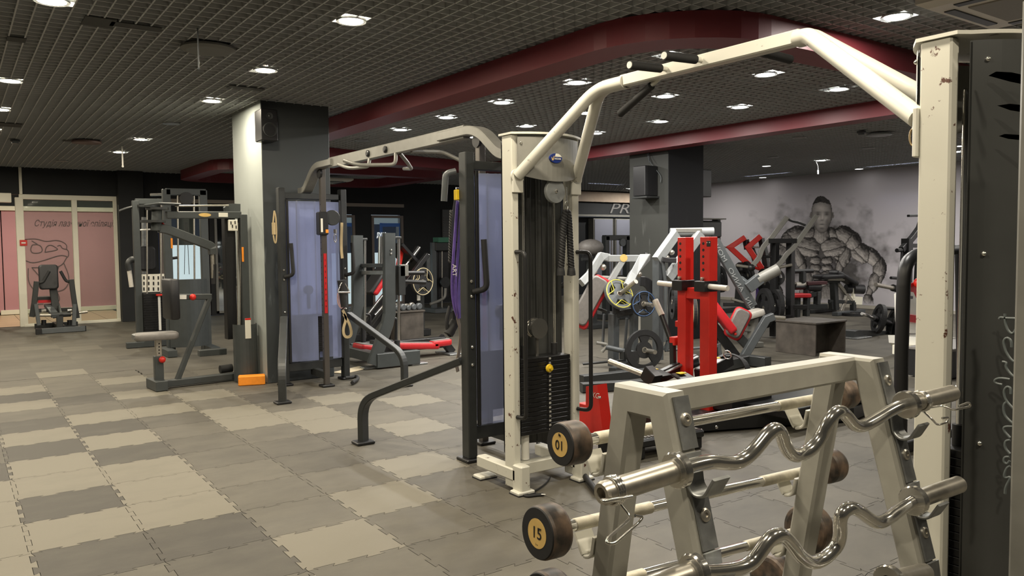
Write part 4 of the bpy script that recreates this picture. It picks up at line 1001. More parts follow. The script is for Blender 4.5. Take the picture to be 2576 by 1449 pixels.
for yy in (7.86, 4.86): g = G(); g.lathe((xb2 - .012, yy, zm - .08), (1, 0, 0), [(0, 0), (.05, 0), (.05, .024), (0, .024)], 18); build('top_pulley', g, MT['black'], FT)
# pull-up handles under the beam
for P in (([6.8, -.1], [6.7, -.16], [6.62, -.07]),):
    pass
def under(pts, r=.016):
    g = G(); g.tube(fillet([V(p) for p in pts], .07, 6), r, 12); build('pull_up_handle', g, MT['silvergrey'], bb)
under([(xb2 - .02, 6.62, zm - .05), (xb2 - .04, 6.6, zm - .12), (xb2 - .16, 6.75, zm - .13), (xb2 - .2, 6.9, zm - .08)])
under([(xb2 - .02, 6.1, zm - .05), (xb2 - .05, 6.05, zm - .15), (xb2 - .3, 6.25, zm - .15), (xb2 - .36, 6.4, zm - .1)])
under([(xb2 + .02, 6.1, zm - .05), (xb2 + .1, 6.12, zm - .12), (xb2 + .34, 6.5, zm - .13), (xb2 + .42, 6.8, zm - .1)])
under([(xb2 + .02, 5.9, zm - .05), (xb2 + .35, 5.95, zm - .03), (xb2 + .45, 5.8, zm - .12)])
# grey curved tube and plates on the near tower's left side
p = AY(1145, 465, 4.62); g = G(); g.tube(fillet([(2.80, 4.62, 1.96), (2.735, 4.64, 1.945), (2.73, 4.66, 1.76)], .05), .022, 14); build('side_tube', g, MT['midgrey'], FT)
g = G(); g.box((2.79, 4.59, 1.80), (.03, .04, .07)); build('yellow_label', g, MT['yellow'], FT)
# exercise bands and straps hung on the trainer
def strap(name, cat, m, pts, w, th, label, group=None, nrm=(1, -1, 0)):
    g = G(); g.path(smooth_path(pts, 2), w, th, upv=nrm, ch=.001); return single(name, g, m, label, cat, tuple(V(pts[-1])), group)
yS = 4.72
S = lambda x, y, yy=yS: AY(x, y, yy)
b_ = thing('resistance_band', 'purple resistance band hanging folded on the near trainer post', 'exercise band', S(1160, 500), 'bands on the trainer')
for k, dx in enumerate((-11, 0, 11)):
    pts = [S(1162 + dx, 505, yS - .01 * k), S(1158 + dx, 560, yS - .01 * k), S(1152 + dx, 640, yS - .01 * k), S(1145 + dx * .8, 720, yS - .01 * k), S(1148 + dx * .6, 770, yS - .01 * k), S(1156 + dx * .3, 800, yS - .01 * k)]
    g = G(); g.path(smooth_path(pts, 2), .026, .006, upv=(.3, -1, 0), ch=.001); build('band_layer', g, MT['purple'], b_)
lettering('band_letters', 'ART', .045, MT['white'], b_, S(1143, 680, yS - .06), (0, 0, -1), (1, 0, 0))
strap('webbing_strap', 'strap', mat('grey webbing', rgb(128, 116, 100), .85), [S(1175, 500), S(1172, 600), S(1158, 740), S(1150, 800), S(1160, 830), S(1156, 880), S(1148, 915), S(1152, 935)], .03, .005, 'long grey webbing strap hanging past the purple band', None, (.3, -1, 0))
strap('black_strap', 'strap', MT['rubber'], [S(1148, 490, 4.8), S(1138, 560, 4.8), S(1141, 640, 4.8), S(1143, 660, 4.8)], .03, .006, 'black strap hanging left of the purple band', None, (.3, -1, 0))
p = S(1133, 610, 4.85); g = G(); n = 50
for ph in (0, PI * 2 / 3, PI * 4 / 3): g.tube([S(1137 - 4 * (k / n), 530 + 130 * k / n, 4.85) + V((math.cos(ph + k * .8) * .01, math.sin(ph + k * .8) * .01, 0)) for k in range(n + 1)], .009, 6)
rp = single('twisted_rope', g, MT['rubber'], 'black twisted rope hanging left of the purple band on the near trainer post', 'rope', S(1133, 660, 4.85))
g = G(); a = S(1163, 480, 4.7); L = [a + V(q) for q in ((-.05, 0, .02), (.04, 0, .015), (.05, 0, -.05), (.02, 0, -.11), (-.045, 0, -.06))]; g.tube(L, .005, 8, closed=True)
single('metal_ring', g, MT['chrome'], 'chrome hanger ring holding the purple band', 'ring', a)
g = G(); L = [S(x, y, 4.8) for x, y in ((1132, 770), (1122, 810), (1130, 850), (1145, 830), (1142, 780))]; g.tube(smooth_path(L, 2), .014, 8); c = S(1137, 830, 4.8); g.cyl(c + V((.03, 0, .06)), c - V((.03, 0, .03)), .035, 14)
single('handle_bundle', g, MT['rubber'], 'cluster of black cable handles hanging low beside the near trainer post', 'handle', S(1132, 860, 4.8))  # a bunch of rubber cable handles hung on the trainer
# left tower hangings
L8 = lambda x, y, yy=8.0: AY(x, y, yy)
g = G(); g.tube(smooth_path([L8(690, 530), L8(686, 570), L8(689, 605), L8(694, 615), L8(696, 590), L8(694, 545), L8(690, 530)], 2), .008, 8); g.cyl(L8(688, 560), L8(689, 590), .018, 10)
single('rope_loop', g, MT['strap'], 'beige loop strap hanging on the left post of the far trainer tower', 'strap', L8(690, 615))
g = G()
for k in range(3): g.path(smooth_path([L8(862, 705, 7.95), L8(850 + 4 * k, 730, 7.95), L8(848 + 4 * k, 760, 7.95), L8(858 + 3 * k, 778, 7.95), L8(868, 772, 7.95)], 2), .012, .004, upv=(0, 1, 0), ch=.001)
single('pink_band', g, mat('pink band', rgb(206, 168, 166), .7), 'pale pink exercise band looped on the right post of the far trainer tower', 'exercise band', L8(858, 778, 7.95), 'bands on the trainer')
g = G(); g.cyl(L8(860, 705, 7.9), L8(866, 772, 7.9), .05, 14, .035); single('black_pouch', g, MT['rubber'], 'black padded cuff hanging beside the pale pink band', 'cuff', L8(866, 772, 7.9))
g = G(); g.tube([L8(850, 735, 7.86), L8(880, 735, 7.86)], .012, 8); g.tube(smooth_path([L8(850, 735, 7.86), L8(862, 702, 7.86), L8(880, 735, 7.86)], 2), .006, 8); single('stirrup_handle', g, MT['chrome'], 'chrome stirrup handle hanging by the pale pink band', 'handle', L8(865, 735, 7.86))
g = G(); g.path(smooth_path([L8(862, 780, 8.0), L8(872, 800, 8.0), L8(862, 830, 8.0), L8(868, 850, 8.0), L8(886, 845, 8.0), L8(880, 815, 8.0), L8(864, 790, 8.0)], 2), .03, .004, upv=(0, 1, 0), ch=.001)
single('beige_strap', g, MT['strap'], 'beige webbing strap dangling low on the right post of the far trainer tower', 'strap', L8(868, 850, 8.0))
g = G(); g.path(smooth_path([L8(860, 560, 8.0), L8(858, 620, 8.0), L8(861, 650, 8.0)], 2), .03, .005, upv=(0, 1, 0), ch=.001); single('beige_belt', g, MT['strap'], 'upper beige belt hanging straight on the right post of the far trainer tower', 'strap', L8(860, 650, 8.0))
g = G(); g.tube(smooth_path([AZ(870, 951, .03), AZ(884, 950, .03), AZ(897, 946, .04), AZ(902, 953, .03), AZ(886, 963, .03)], 2), .02, 10)
single('hand_grip', g, MT['rubber'], 'black ribbed hand grip lying on the floor right of the far trainer tower', 'handle', AZ(885, 962))
# orange yoga block
c = (AZ(600, 972) + AZ(668, 968)) / 2; dv = (AZ(668, 968) - AZ(600, 972)); g = G(); g.box((c.x + .02, c.y + .07, .05), (dv.length, .13, .10), math.atan2(dv.y, dv.x), ch=.008)
yb_o = single('foam_block', g, MT['orange'], 'bright orange foam block on the floor at the foot of the grey column', 'foam block', (c.x + .02, c.y + .07, 0))
# ------------------------------------------------------------------ weight plates (each one a thing of its own)
def ringseg(g, c, ax, a, b, r0, r1, t0, t1, w, n):
    """solid annular sector between angles t0,t1"""
    full = abs(t1 - t0) > 2 * PI - 1e-3; rings = []
    for k in range(n + (0 if full else 1)):
        th = t0 + (t1 - t0) * k / n; d = a * math.cos(th) + b * math.sin(th)
        rings.append([c + d * r0 - ax * w, c + d * r1 - ax * w, c + d * r1 + ax * w, c + d * r0 + ax * w])
    g.loft(rings, smooth=False, closed=full)
def weight_plate(c, ax, r, label, trim=None, w=None, group='tri-grip weight plates', body='rubber'):
    c = V(c); ax = V(ax).normalized(); w = w or r * .1
    ref = V((0, 0, 1)) if abs(ax.z) < .9 else V((1, 0, 0)); a = ax.cross(ref).normalized(); b = ax.cross(a)
    t = thing('weight_plate', label, 'weight plate', tuple(c), group)
    g = G(); ringseg(g, c, ax, a, b, r * .74, r, 0, 2 * PI, w, 40); ringseg(g, c, ax, a, b, .026, r * .42, 0, 2 * PI, w * .8, 28)
    for k in range(3):
        th = k * 2 * PI / 3 + .5; ringseg(g, c, ax, a, b, r * .40, r * .76, th - .42, th + .42, w * .75, 6)
    build('body', g, MT[body], t)
    g = G(); ringseg(g, c, ax, a, b, .025, .034, 0, 2 * PI, w * .95, 20); build('hub', g, MT['steel'], t)
    if trim:
        for s in (-1, 1):
            g = G(); g.tube([c + ax * (s * w) + (a * math.cos(x) + b * math.sin(x)) * r * .93 for x in [2 * PI * k / 40 for k in range(40)]], .006, 6, closed=True)
            o = build('trim_line', g, trim, t)
            for k in range(3):
                th = k * 2 * PI / 3 + .5 + PI / 3; P = []
                for u in range(13):
                    f = -1 + 2 * u / 12; rr = .44 + .48 * abs(f) ** 2.2; P.append(c + ax * (s * w) + (a * math.cos(th + f * .62) + b * math.sin(th + f * .62)) * r * rr)
                g = G(); g.tube(P, .005, 6); build('trim_curve', g, trim, t)
    return t
TY_ = mat('yellow trim', rgb(206, 196, 70), .5); TB_ = mat('blue trim', rgb(70, 96, 136), .5); TW_ = mat('cream trim', rgb(206, 190, 150), .5)
def bars(g, L, w, h=None):
    for p, q in L: g.bar(p, q, w, h)
    return g
def part(par, nm, m, fn, label=None):
    g = G(); fn(g); return build(nm, g, MT[m] if isinstance(m, str) else m, par, label)
def padpart(par, nm, m, c, d, R, r=.04): 
    g = G(); g.pad(c, d, R, r); return build(nm, g, MT[m], par)

# ------------------------------------------------------------------ seated arm machine in front of the near column
a_, b_ = (1.69, 8.80), (2.60, 8.88)
F = lambda x, y: AL(x, y, a_, b_)
T = thing('shoulder_machine', 'graphite seated arm machine with oval yellow badge and black saddle seat beside the grey column', 'gym machine', (2.1, 8.9, 0))
dirx = V((b_[0] - a_[0], b_[1] - a_[1], 0)).normalized(); diry = V((-dirx.y, dirx.x, 0))
RM = frame(dirx, diry)
pt = F(616, 540); zt = pt.z
part(T, 'base_beam', 'darkgreen', lambda g: g.bar(V((1.69, 8.80, .05)), V((2.60, 8.88, .05)), .09, .07))
part(T, 'front_foot', 'darkgreen', lambda g: g.box((1.69, 8.80, .055), (.12, .34, .10), math.atan2(dirx.y, dirx.x)))
part(T, 'upright', 'darkgreen', lambda g: g.box((AY(614, 700, 8.88).x, 8.88, zt / 2), (.075, .10, zt), math.atan2(dirx.y, dirx.x)))
p, q = F(418, 541), F(604, 541)
tb = part(T, 'top_beam', 'darkgreen', lambda g: g.bar(p, q, .08, .075))
pb_ = F(512, 541); g = G(); n = 24; g.prism([pb_ - diry * .044 + dirx * (.065 * math.cos(2 * PI * k / n)) + V((0, 0, .02 * math.sin(2 * PI * k / n))) for k in range(n)], diry * .006); build('oval_badge', g, MT['gold'], tb)
pb_ = F(558, 541); g = G(); g.box(pb_ - diry * .043, (.1, .004, .045), math.atan2(dirx.y, dirx.x), ch=.001); build('paper_label', g, MT['paper'], tb)
part(T, 'swing_arm', 'darkgreen', lambda g: g.path(fillet([F(400, 574), F(420, 577), F(533, 620), F(534, 640)], .05), .07, .09))
part(T, 'arm_tube', 'steel', lambda g: g.tube([F(534, 635), F(536, 700)], .022, 12))
part(T, 'hand_grip', 'rubber', lambda g: g.tube([F(538, 665) , F(538, 714)], .026, 12))
part(T, 'red_knob', 'red', lambda g: g.lathe(F(409, 563), (0, 0, -1), [(.012, -.03), (.012, 0), (.035, .012), (.035, .022), (0, .026)], 16))
for (x, y, r) in ((395, 525, .11), (385, 557, .12)):
    part(T, 'pivot_cam', 'charcoal', lambda g: g.lathe(F(x, y) + V((0, 0, -.012)), (0, 0, 1), [(0, 0), (r, 0), (r, .024), (0, .024)], 24))
part(T, 'pivot_shaft', 'darkgreen', lambda g: g.cyl(F(395, 525), F(393, 580), .05, 16))
part(T, 'cam_plate', 'darkgreen', lambda g: g.path([F(358, 517), F(395, 512), F(450, 514)], .14, .02))
part(T, 'push_rod', 'steel', lambda g: g.cyl(F(440, 518), F(575, 517), .011, 10))
part(T, 'pulley_housing', 'darkgreen', lambda g: g.prism([F(568, 532) , F(566, 522), F(572, 514), F(584, 512), F(605, 513), F(605, 532)], diry * .06))
part(T, 'stack_cover', 'black', lambda g: g.box(F(586, 700) + diry * .1, (.11, .1, 1.35), math.atan2(dirx.y, dirx.x)))
for x in (598, 604): part(T, 'guide_rod', 'steel', lambda g: g.cyl(F(x, 560), F(x, 900), .008, 8))
pc = part(T, 'placard', 'paper', lambda g: g.box(F(583, 567) - diry * .03, (.1, .03, .12), math.atan2(dirx.y, dirx.x)))
for k, (dx, dz) in enumerate(((-.025, .025), (.02, .03), (-.01, -.01), (.03, -.02))): part(pc, 'figure_mark', 'ink', lambda g: g.box(F(583, 567) - diry * .046 + dirx * dx + V((0, 0, dz)), (.012, .002, .035), .2, ch=.001))
sc0 = V((2.575, 8.70, 0)); zs_ = AY(620, 815, 8.66).z; g = G(); base = []
for k in range(15):
    th = PI * .95 + PI * 1.1 * k / 14; base.append(sc0 + V((math.cos(th) * .125, math.sin(th) * .13, .02)))
for s_ in range(14): g.quad(base[s_], base[s_ + 1], base[s_ + 1] + V((0, 0, zs_ - .02)), base[s_] + V((0, 0, zs_ - .02)))
for s_ in range(14): g.quad(base[s_ + 1] * .995 + V((.012, .044, 0)), base[s_] * .995 + V((.012, .044, 0)), base[s_] * .995 + V((.012, .044, zs_ - .02)), base[s_ + 1] * .995 + V((.012, .044, zs_ - .02)))
build('stack_shroud', g, MT['darkgreen'], T)
part(T, 'weight_stack', 'blacksatin', lambda g: g.box(sc0 + V((-.01, .06, .32)), (.18, .1, .5)))
p = AY(624, 826, 8.565); lb = part(T, 'tall_label', 'paper', lambda g: g.box(p, (.062, .004, .22), ch=.001)); part(lb, 'red_strip', 'red', lambda g: g.box(p + V((0, -.003, .1)), (.062, .003, .02), ch=.001))
part(T, 'orange_label', 'orange', lambda g: g.box(F(606, 640) - diry * .01, (.02, .1, .16), math.atan2(dirx.y, dirx.x), ch=.001))
part(T, 'diagonal_brace', 'darkgreen', lambda g: g.bar(F(446, 956) , F(527, 748), .045, .07, upv=diry))
part(T, 'pad_beam', 'darkgreen', lambda g: g.bar(F(425, 747), F(530, 746), .07, .06))
part(T, 'white_scale', 'white', lambda g: g.bar(F(436, 747) - diry * .037, F(466, 747) - diry * .037, .004, .045, upv=(0, 0, 1)))
part(T, 'red_knob', 'red', lambda g: g.ball(F(481, 747) - diry * .05, .035, 12))
padpart(T, 'chest_pad', 'vinyl', F(430, 752), (.10, .30, .42), RM, .045)
part(T, 'pad_bolt_plate', 'steel', lambda g: g.box(F(429, 710), (.07, .1, .02)))
padpart(T, 'seat_pad', 'greyvinyl', F(392, 845), (.42, .27, .07), frame(dirx * .97 - diry * .15, diry), .06)
part(T, 'seat_bracket', 'galv', lambda g: g.box(F(347, 847), (.1, .12, .05)))
part(T, 'seat_sleeve', 'darkgreen', lambda g: g.box(F(399, 930) * 1.0, (.085, .085, F(399, 890).z - .08)))
st = part(T, 'seat_post', 'steel', lambda g: g.box((F(398, 890) + F(398, 855)) / 2, (.06, .06, F(398, 855).z - F(398, 890).z + .05)))
for k in range(4): part(st, 'post_hole', 'ink', lambda g: g.lathe(F(398, 864 + k * 8) - diry * .031, -diry, [(.008, 0), (0, .0004)], 10))
part(T, 'red_knob', 'red', lambda g: g.ball(F(403, 903) - diry * .07, .035, 12))
part(T, 'roller', 'rubber', lambda g: g.cyl(F(562, 932) + diry * .1, F(592, 928) + diry * .1, .045, 14))
part(T, 'side_foot', 'darkgreen', lambda g: g.box(F(575, 897) + diry * .5, (.3, .1, .07)))

# ------------------------------------------------------------------ tall cable tower behind it
Y2 = 11.6; P2 = lambda x, y: AY(x, y, Y2)
T = thing('cable_tower', 'tall graphite weight tower with a bowed lower shroud behind the seated arm machine', 'gym machine', (2.72, Y2, 0))
tz = P2(417, 476).z
for x in (423, 515): part(T, 'post', 'darkgreen', lambda g: g.box((P2(x, 650).x, Y2, tz / 2), (.1, .09, tz)))
part(T, 'top_beam', 'darkgreen', lambda g: g.bar(P2(417, 482), P2(516, 484), .09, .09))
for x in (447, 488): part(T, 'guide_rod', 'steel', lambda g: g.cyl(P2(x, 484), P2(x, 705) - V((0, 0, .3)), .012, 10))
g = G(); xa, xb_ = P2(424, 800).x, P2(520, 800).x; n = 10; top = P2(470, 704).z
q = [V((xa + (xb_ - xa) * k / n, Y2 - .06 - .12 * (1 - (2 * k / n - 1) ** 2), .1)) for k in range(n + 1)]
for k in range(n): g.quad(q[k], q[k + 1], V((q[k + 1].x, q[k + 1].y, top)), V((q[k].x, q[k].y, top)))
g.prism([V((p.x, p.y, top)) for p in q], (0, 0, .01)); build('front_shroud', g, MT['darkgreen'], T)
for x in (416, 522): part(T, 'base_foot', 'darkgreen', lambda g: g.box((P2(x, 800).x, Y2 - .1, .05), (.12, .55, .09)))
part(T, 'steel_cable', 'black', lambda g: g.cyl(P2(466, 560), P2(464, 690), .004, 6)); part(T, 'steel_cable', 'black', lambda g: g.cyl(P2(470, 560), P2(476, 690), .004, 6))
part(T, 'adjust_knob', 'black', lambda g: g.cyl(P2(432, 650), P2(446, 648), .02, 10))
part(T, 'orange_label', 'orange', lambda g: g.box(P2(430, 612) - V((0, .05, 0)), (.025, .004, .14), ch=.001))
part(T, 'pulley', 'black', lambda g: g.lathe(P2(467, 500) - V((0, .06, 0)), (0, 1, 0), [(0, 0), (.09, 0), (.09, .05), (0, .05)], 18))
part(T, 'swing_link', 'steel', lambda g: g.bar(P2(452, 492), P2(470, 487), .03, .02))

# ------------------------------------------------------------------ chest fly station left of it
Y3 = 12.7; P3 = lambda x, y: AY(x, y, Y3)
T = thing('chest_fly_machine', 'graphite fly machine with white exercise chart and dark weight stack near the shopfront', 'gym machine', (P3(380, 820).x, Y3, 0))
tz = P3(342, 505).z
part(T, 'post', 'darkgreen', lambda g: g.box((P3(345, 650).x, Y3, tz / 2), (.09, .09, tz)))
part(T, 'post', 'darkgreen', lambda g: g.box((P3(424, 650).x, Y3 + .1, tz / 2), (.09, .09, tz)))
part(T, 'top_beam', 'darkgreen', lambda g: g.bar(P3(340, 507), P3(426, 507), .08, .08))
for x in (370, 405): part(T, 'guide_rod', 'steel', lambda g: g.cyl(P3(x, 512), P3(x, 820), .012, 10))
ws = (P3(357, 738), P3(416, 832))
for k in range(16):
    part(T, 'weight_plate', 'blacksatin', lambda g: g.box(((ws[0].x + ws[1].x) / 2, Y3 - .02, ws[1].z + (k + .5) * (ws[0].z - ws[1].z) / 16), (ws[1].x - ws[0].x, .2, (ws[0].z - ws[1].z) / 16 - .003), ch=.002))
part(T, 'number_strip', 'white', lambda g: g.box((P3(397, 780).x, Y3 - .123, (ws[0].z + ws[1].z) / 2), (.035, .003, ws[0].z - ws[1].z - .05), ch=.001))
part(T, 'red_pin', 'red', lambda g: g.box(P3(396, 741) - V((0, .14, 0)), (.09, .05, .025)))
ch = part(T, 'exercise_chart', 'paper', lambda g: g.box((P3(386, 712)), (P3(417, 712).x - P3(355, 712).x, .01, P3(386, 690).z - P3(386, 735).z), ch=.001))
for i in range(5):
    for j in range(3): part(ch, 'chart_figure', 'ink', lambda g: g.box(P3(362 + i * 12, 699 + j * 14) - V((0, .007, 0)), (.02, .002, .05), ch=.001))
padpart(T, 'back_pad', 'vinyl', P3(375, 650) + V((0, .2, 0)), (.27, .36, .08), frame((1, 0, 0), (0, 0, 1)), .05)
part(T, 'pad_post', 'galv', lambda g: g.bar(P3(371, 545) + V((0, .25, 0)), P3(371, 700) + V((0, .25, 0)), .07, .05))
part(T, 'fly_arm', 'charcoal', lambda g: g.tube(fillet([P3(352, 655), P3(330, 652), P3(322, 662), P3(326, 680)], .06), .045, 12))
part(T, 'hand_grip', 'whitevinyl', lambda g: g.cyl(P3(324, 672), P3(331, 722), .032, 12))
part(T, 'side_bar', 'charcoal', lambda g: g.tube(fillet([P3(300, 531), P3(322, 523), P3(342, 519)], .06), .02, 10))
part(T, 'base_foot', 'darkgreen', lambda g: g.box((P3(385, 800).x, Y3, .045), (.75, .1, .08)))
part(T, 'cam_disc', 'charcoal', lambda g: g.lathe(P3(372, 521), (0, 0, 1), [(0, 0), (.16, 0), (.16, .03), (0, .03)], 20))
part(T, 'white_rod', 'white', lambda g: g.cyl(P3(347, 579), P3(378, 577), .012, 8)); part(T, 'chrome_rod', 'chrome', lambda g: g.cyl(P3(378, 490), P3(412, 489), .02, 8))

# ------------------------------------------------------------------ plate loaded chest press by the shop glazing
Y4 = 16.0; P4 = lambda x, y, d=0: AY(x, y, Y4 + d)
T = thing('chest_press', 'small dark plate-loaded chest press standing alone before the pink studio window', 'gym machine', (1.55, Y4, 0))
part(T, 'front_foot', 'midgrey', lambda g: g.bar(AZ(93, 834, .05), AZ(213, 826, .05), .09, .09))
for x, y in ((97, 834), (209, 826)): part(T, 'foot_cap', 'black', lambda g: g.box(AZ(x, y, .05), (.09, .1, .1)))
part(T, 'front_post', 'charcoal', lambda g: g.bar(P4(150, 828), P4(150, 795), .1, .12))
for (p, q) in (((82, 793), (128, 793)), ((176, 790), (220, 784))): part(T, 'plate_horn', 'steel', lambda g: g.cyl(P4(*p), P4(*q), .025, 12))
part(T, 'cross_tube', 'charcoal', lambda g: g.cyl(P4(128, 793), P4(178, 790), .045, 14))
part(T, 'spine', 'charcoal', lambda g: g.bar(P4(143, 800, .3), P4(131, 705, .35), .12, .09))
padpart(T, 'back_pad', 'vinyl', P4(122, 697, .25), (.3, .44, .07), frame((1, 0, 0), (0, .1, 1)), .05)
part(T, 'seat', 'vinyl', lambda g: g.box(P4(116, 750, .6), (.3, .3, .06))); part(T, 'seat_side', 'redvinyl', lambda g: g.box(P4(117, 757, .58), (.28, .3, .05)))
for sx, pts in ((-1, ((92, 708), (85, 770), (80, 797))), (1, ((179, 703), (187, 760), (194, 800)))):
    part(T, 'press_arm', 'charcoal', lambda g: g.path([P4(*q) for q in pts], .08, .09, upv=(0, 1, 0)))
    part(T, 'lower_link', 'midgrey', lambda g: g.bar(P4(pts[1][0] + 3 - 2 * sx, 765, -.1), P4(pts[2][0] + (18 if sx < 0 else -8), 818, -.1), .06, .08))
part(T, 'grip_bar', 'rubber', lambda g: g.tube(fillet([P4(179, 708), P4(168, 708), P4(163, 702), P4(152, 682)], .05), .026, 10)); part(T, 'grip_bar', 'rubber', lambda g: g.tube(fillet([P4(96, 712), P4(108, 710), P4(114, 700), P4(124, 682)], .05), .026, 10))
part(T, 'pivot_beam', 'charcoal', lambda g: g.bar(P4(85, 782, .3), P4(190, 778, .3), .07, .07))
part(T, 'seat_rail', 'midgrey', lambda g: g.bar(P4(140, 795, -.05), P4(120, 768, .4), .12, .06)); part(T, 'seat_rail', 'charcoal', lambda g: g.bar(P4(155, 795, -.05), P4(145, 765, .4), .05, .06))
part(T, 'base_beam', 'charcoal', lambda g: g.bar(V((1.55, 15.98, .06)), V((1.55, 17.0, .06)), .12, .1)); part(T, 'rear_foot', 'charcoal', lambda g: g.box((1.55, 16.95, .05), (.7, .1, .09)))
for x in (108, 173):
    part(T, 'pivot_shaft', 'chrome', lambda g: g.cyl(P4(x - 4, 781, -.02), P4(x + 8, 780, -.02), .03, 10)); part(T, 'buffer', 'black', lambda g: g.cyl(P4(x + 2, 817, .1), P4(x + 2, 805, .1), .04, 10))

# ------------------------------------------------------------------ guided press frame with a flat red bench
T = thing('press_frame', 'charcoal guided barbell frame with curved uprights left of the red-sided flat bench', 'gym machine', (4.05, 9.1, 0))
YF, YR = 8.6, 9.75
def upright(y, pts, nm='upright'):
    part(T, nm, 'darkgreen', lambda g: g.path([AY(px, py, y) for px, py in pts], .07, .15, upv=(1, 0, 0), ch=.01))
upright(YF, ((978, 586), (979, 790), (973, 818), (938, 918)))
upright(YR, ((898, 592), (899, 770), (894, 795), (872, 878)))
zr = AY(1000, 905, YF)
part(T, 'base_rail', 'darkgreen', lambda g: g.bar(V((AY(945, 900, YF).x, YF, .1)), V((AY(1052, 905, YF).x, YF, .1)), .1, .17))
part(T, 'base_rail', 'darkgreen', lambda g: g.bar(V((AY(880, 870, YR).x, YR, .1)), V((AY(985, 880, YR).x, YR, .1)), .1, .17))
part(T, 'front_cross_beam', 'darkgreen', lambda g: g.bar(V((4.1, YF, .13)), V((4.1, YR, .13)), .12, .12))
for x, y, yy in ((932, 928, YF), (1050, 918, YF)): part(T, 'foot_plate', 'galv', lambda g: g.box(AZ(x, y - 4, .012), (.22, .14, .022)))
for px, yy, t, b in ((1003, YF, 596, 886), (918, YR, 600, 850)):
    part(T, 'guide_rod', 'chrome', lambda g: g.cyl(AY(px, t, yy), AY(px, b, yy), .017, 12)); part(T, 'rod_holder', 'charcoal', lambda g: g.bar(AY(px - 20, t + 2, yy), AY(px + 5, t + 2, yy), .04, .03))
    part(T, 'buffer', 'rubber', lambda g: g.cyl(AY(px - 4, b - 30, yy), AY(px - 4, b + 10, yy), .035, 12))
ca = part(T, 'carriage', 'charcoal', lambda g: g.box((AY(1006, 668, YF) + AY(1006, 742, YF)) / 2, (.09, .12, AY(1006, 668, YF).z - AY(1006, 742, YF).z)))
part(T, 'carriage_block', 'silvergrey', lambda g: g.box(AY(1012, 680, YF), (.11, .12, .14)))
for a, b in (((1012, 687), (1044, 687)), ((1016, 708), (1047, 711))): part(T, 'plate_horn', 'black', lambda g: g.cyl(AY(*a, YF), AY(*b, YF) + V((.1, -.05, 0)), .026, 12))
for py in (668, 686): part(T, 'cross_bar', 'charcoal' if py < 680 else 'galv', lambda g: g.bar(AY(970, py, YF), AY(912, py, YR), .07, .05))
part(T, 'storage_peg', 'chrome', lambda g: g.cyl(AY(957, 666, 9.0), AY(958, 595, 9.0), .032, 16))
for py in (632, 637): part(T, 'bolt', 'chrome', lambda g: g.ball(AY(984, py - 3 if py < 635 else py + 1, YF - .04), .014, 10))
part(T, 'hook_handle', 'black', lambda g: g.tube(fillet([AY(918, 790, YR), AY(931, 792, YR), AY(932, 845, YR)], .04), .017, 10)); part(T, 'hook_handle', 'black', lambda g: g.tube(fillet([AY(985, 800, 9.0), AY(998, 802, 9.0), AY(996, 858, 9.0)], .04), .022, 10))
B = thing('flat_bench', 'low flat bench with grey top and bright red sides before the dark wood cabinet', 'bench', (4.9, 9.2, 0))
yb0 = 9.2; zb0 = AY(1000, 872, yb0).z
def bpad(x0, x1, z0, z1, tilt=0):
    a, b = AY(x0, z0, yb0), AY(x1, z1, yb0); c = (a + b) / 2; d = (b - a); R = frame(d, (0, 1, 0))
    g = G(); g.pad(c, (d.length, .32, .08), R, .04); o = build('pad', g, MT['redvinyl'], B)
    g = G(); g.pad(c + R @ V((0, 0, .042)), (d.length - .03, .28, .012), R, .04); build('pad_top', g, MT['greyvinyl'], o)
bpad(975, 1094, 868, 868); bpad(1074, 1124, 864, 858); bpad(898, 946, 872, 876)
part(B, 'bench_beam', 'black', lambda g: g.bar(V((4.4, yb0, .17)), V((5.35, yb0, .17)), .12, .14)); part(B, 'rear_foot', 'black', lambda g: g.path([V((5.3, yb0, .24)), V((5.48, yb0, .02))], .1, .08, upv=(0, 1, 0))); part(B, 'foot_plate', 'galv', lambda g: g.box((5.42, yb0, .012), (.18, .4, .022)))
part(B, 'front_leg', 'black', lambda g: g.box((4.35, yb0, .14), (.1, .12, .26)))
g = G(); g.box((AZ(885, 932).x, AZ(885, 932).y, .006), (.5, .18, .01), .5, ch=.002); single('timber_offcut', g, mat('pale plywood', rgb(205, 190, 160), .6), 'pale plywood strip lying flat on the floor behind the far trainer tower', 'board', tuple(AZ(885, 932)))
# dark wood cabinet with dumbbells on it
yc = 10.55; x0, x1 = AY(1008, 820, yc).x, AY(1066, 820, yc).x; zc = AY(1010, 783, yc).z
T = thing('wood_cabinet', 'dark wood cabinet with a row of small dumbbells on top behind the red bench', 'cabinet', ((x0 + x1) / 2, yc, 0))
part(T, 'body', 'wood', lambda g: g.box(((x0 + x1) / 2, yc + .17, zc / 2), (x1 - x0, .34, zc - .03), ch=.003)); part(T, 'top_board', 'wood', lambda g: g.box(((x0 + x1) / 2 - .05, yc + .17, zc - .012), (x1 - x0 + .14, .38, .024), ch=.003))
def dumbbell(c, ax, r, label):
    c = V(c); ax = V(ax).normalized(); t = thing('dumbbell', label, 'dumbbell', (c.x, c.y, c.z - r), 'dumbbells on the wood cabinet')
    g = G(); g.cyl(c - ax * .1, c + ax * .1, .014, 10); build('handle', g, MT['chrome'], t)
    for s in (-1, 1): g = G(); g.lathe(c + ax * (s * .06), ax * s, [(0, 0), (r * .8, 0), (r, .012), (r, .05), (r * .7, .062), (0, .062)], 18); build('head', g, MT['steel'] if s < 0 else MT['midgrey'], t)
    return t
dl = ('leftmost', 'second from left', 'third from left', 'fourth from left', 'fifth from left', 'rightmost')
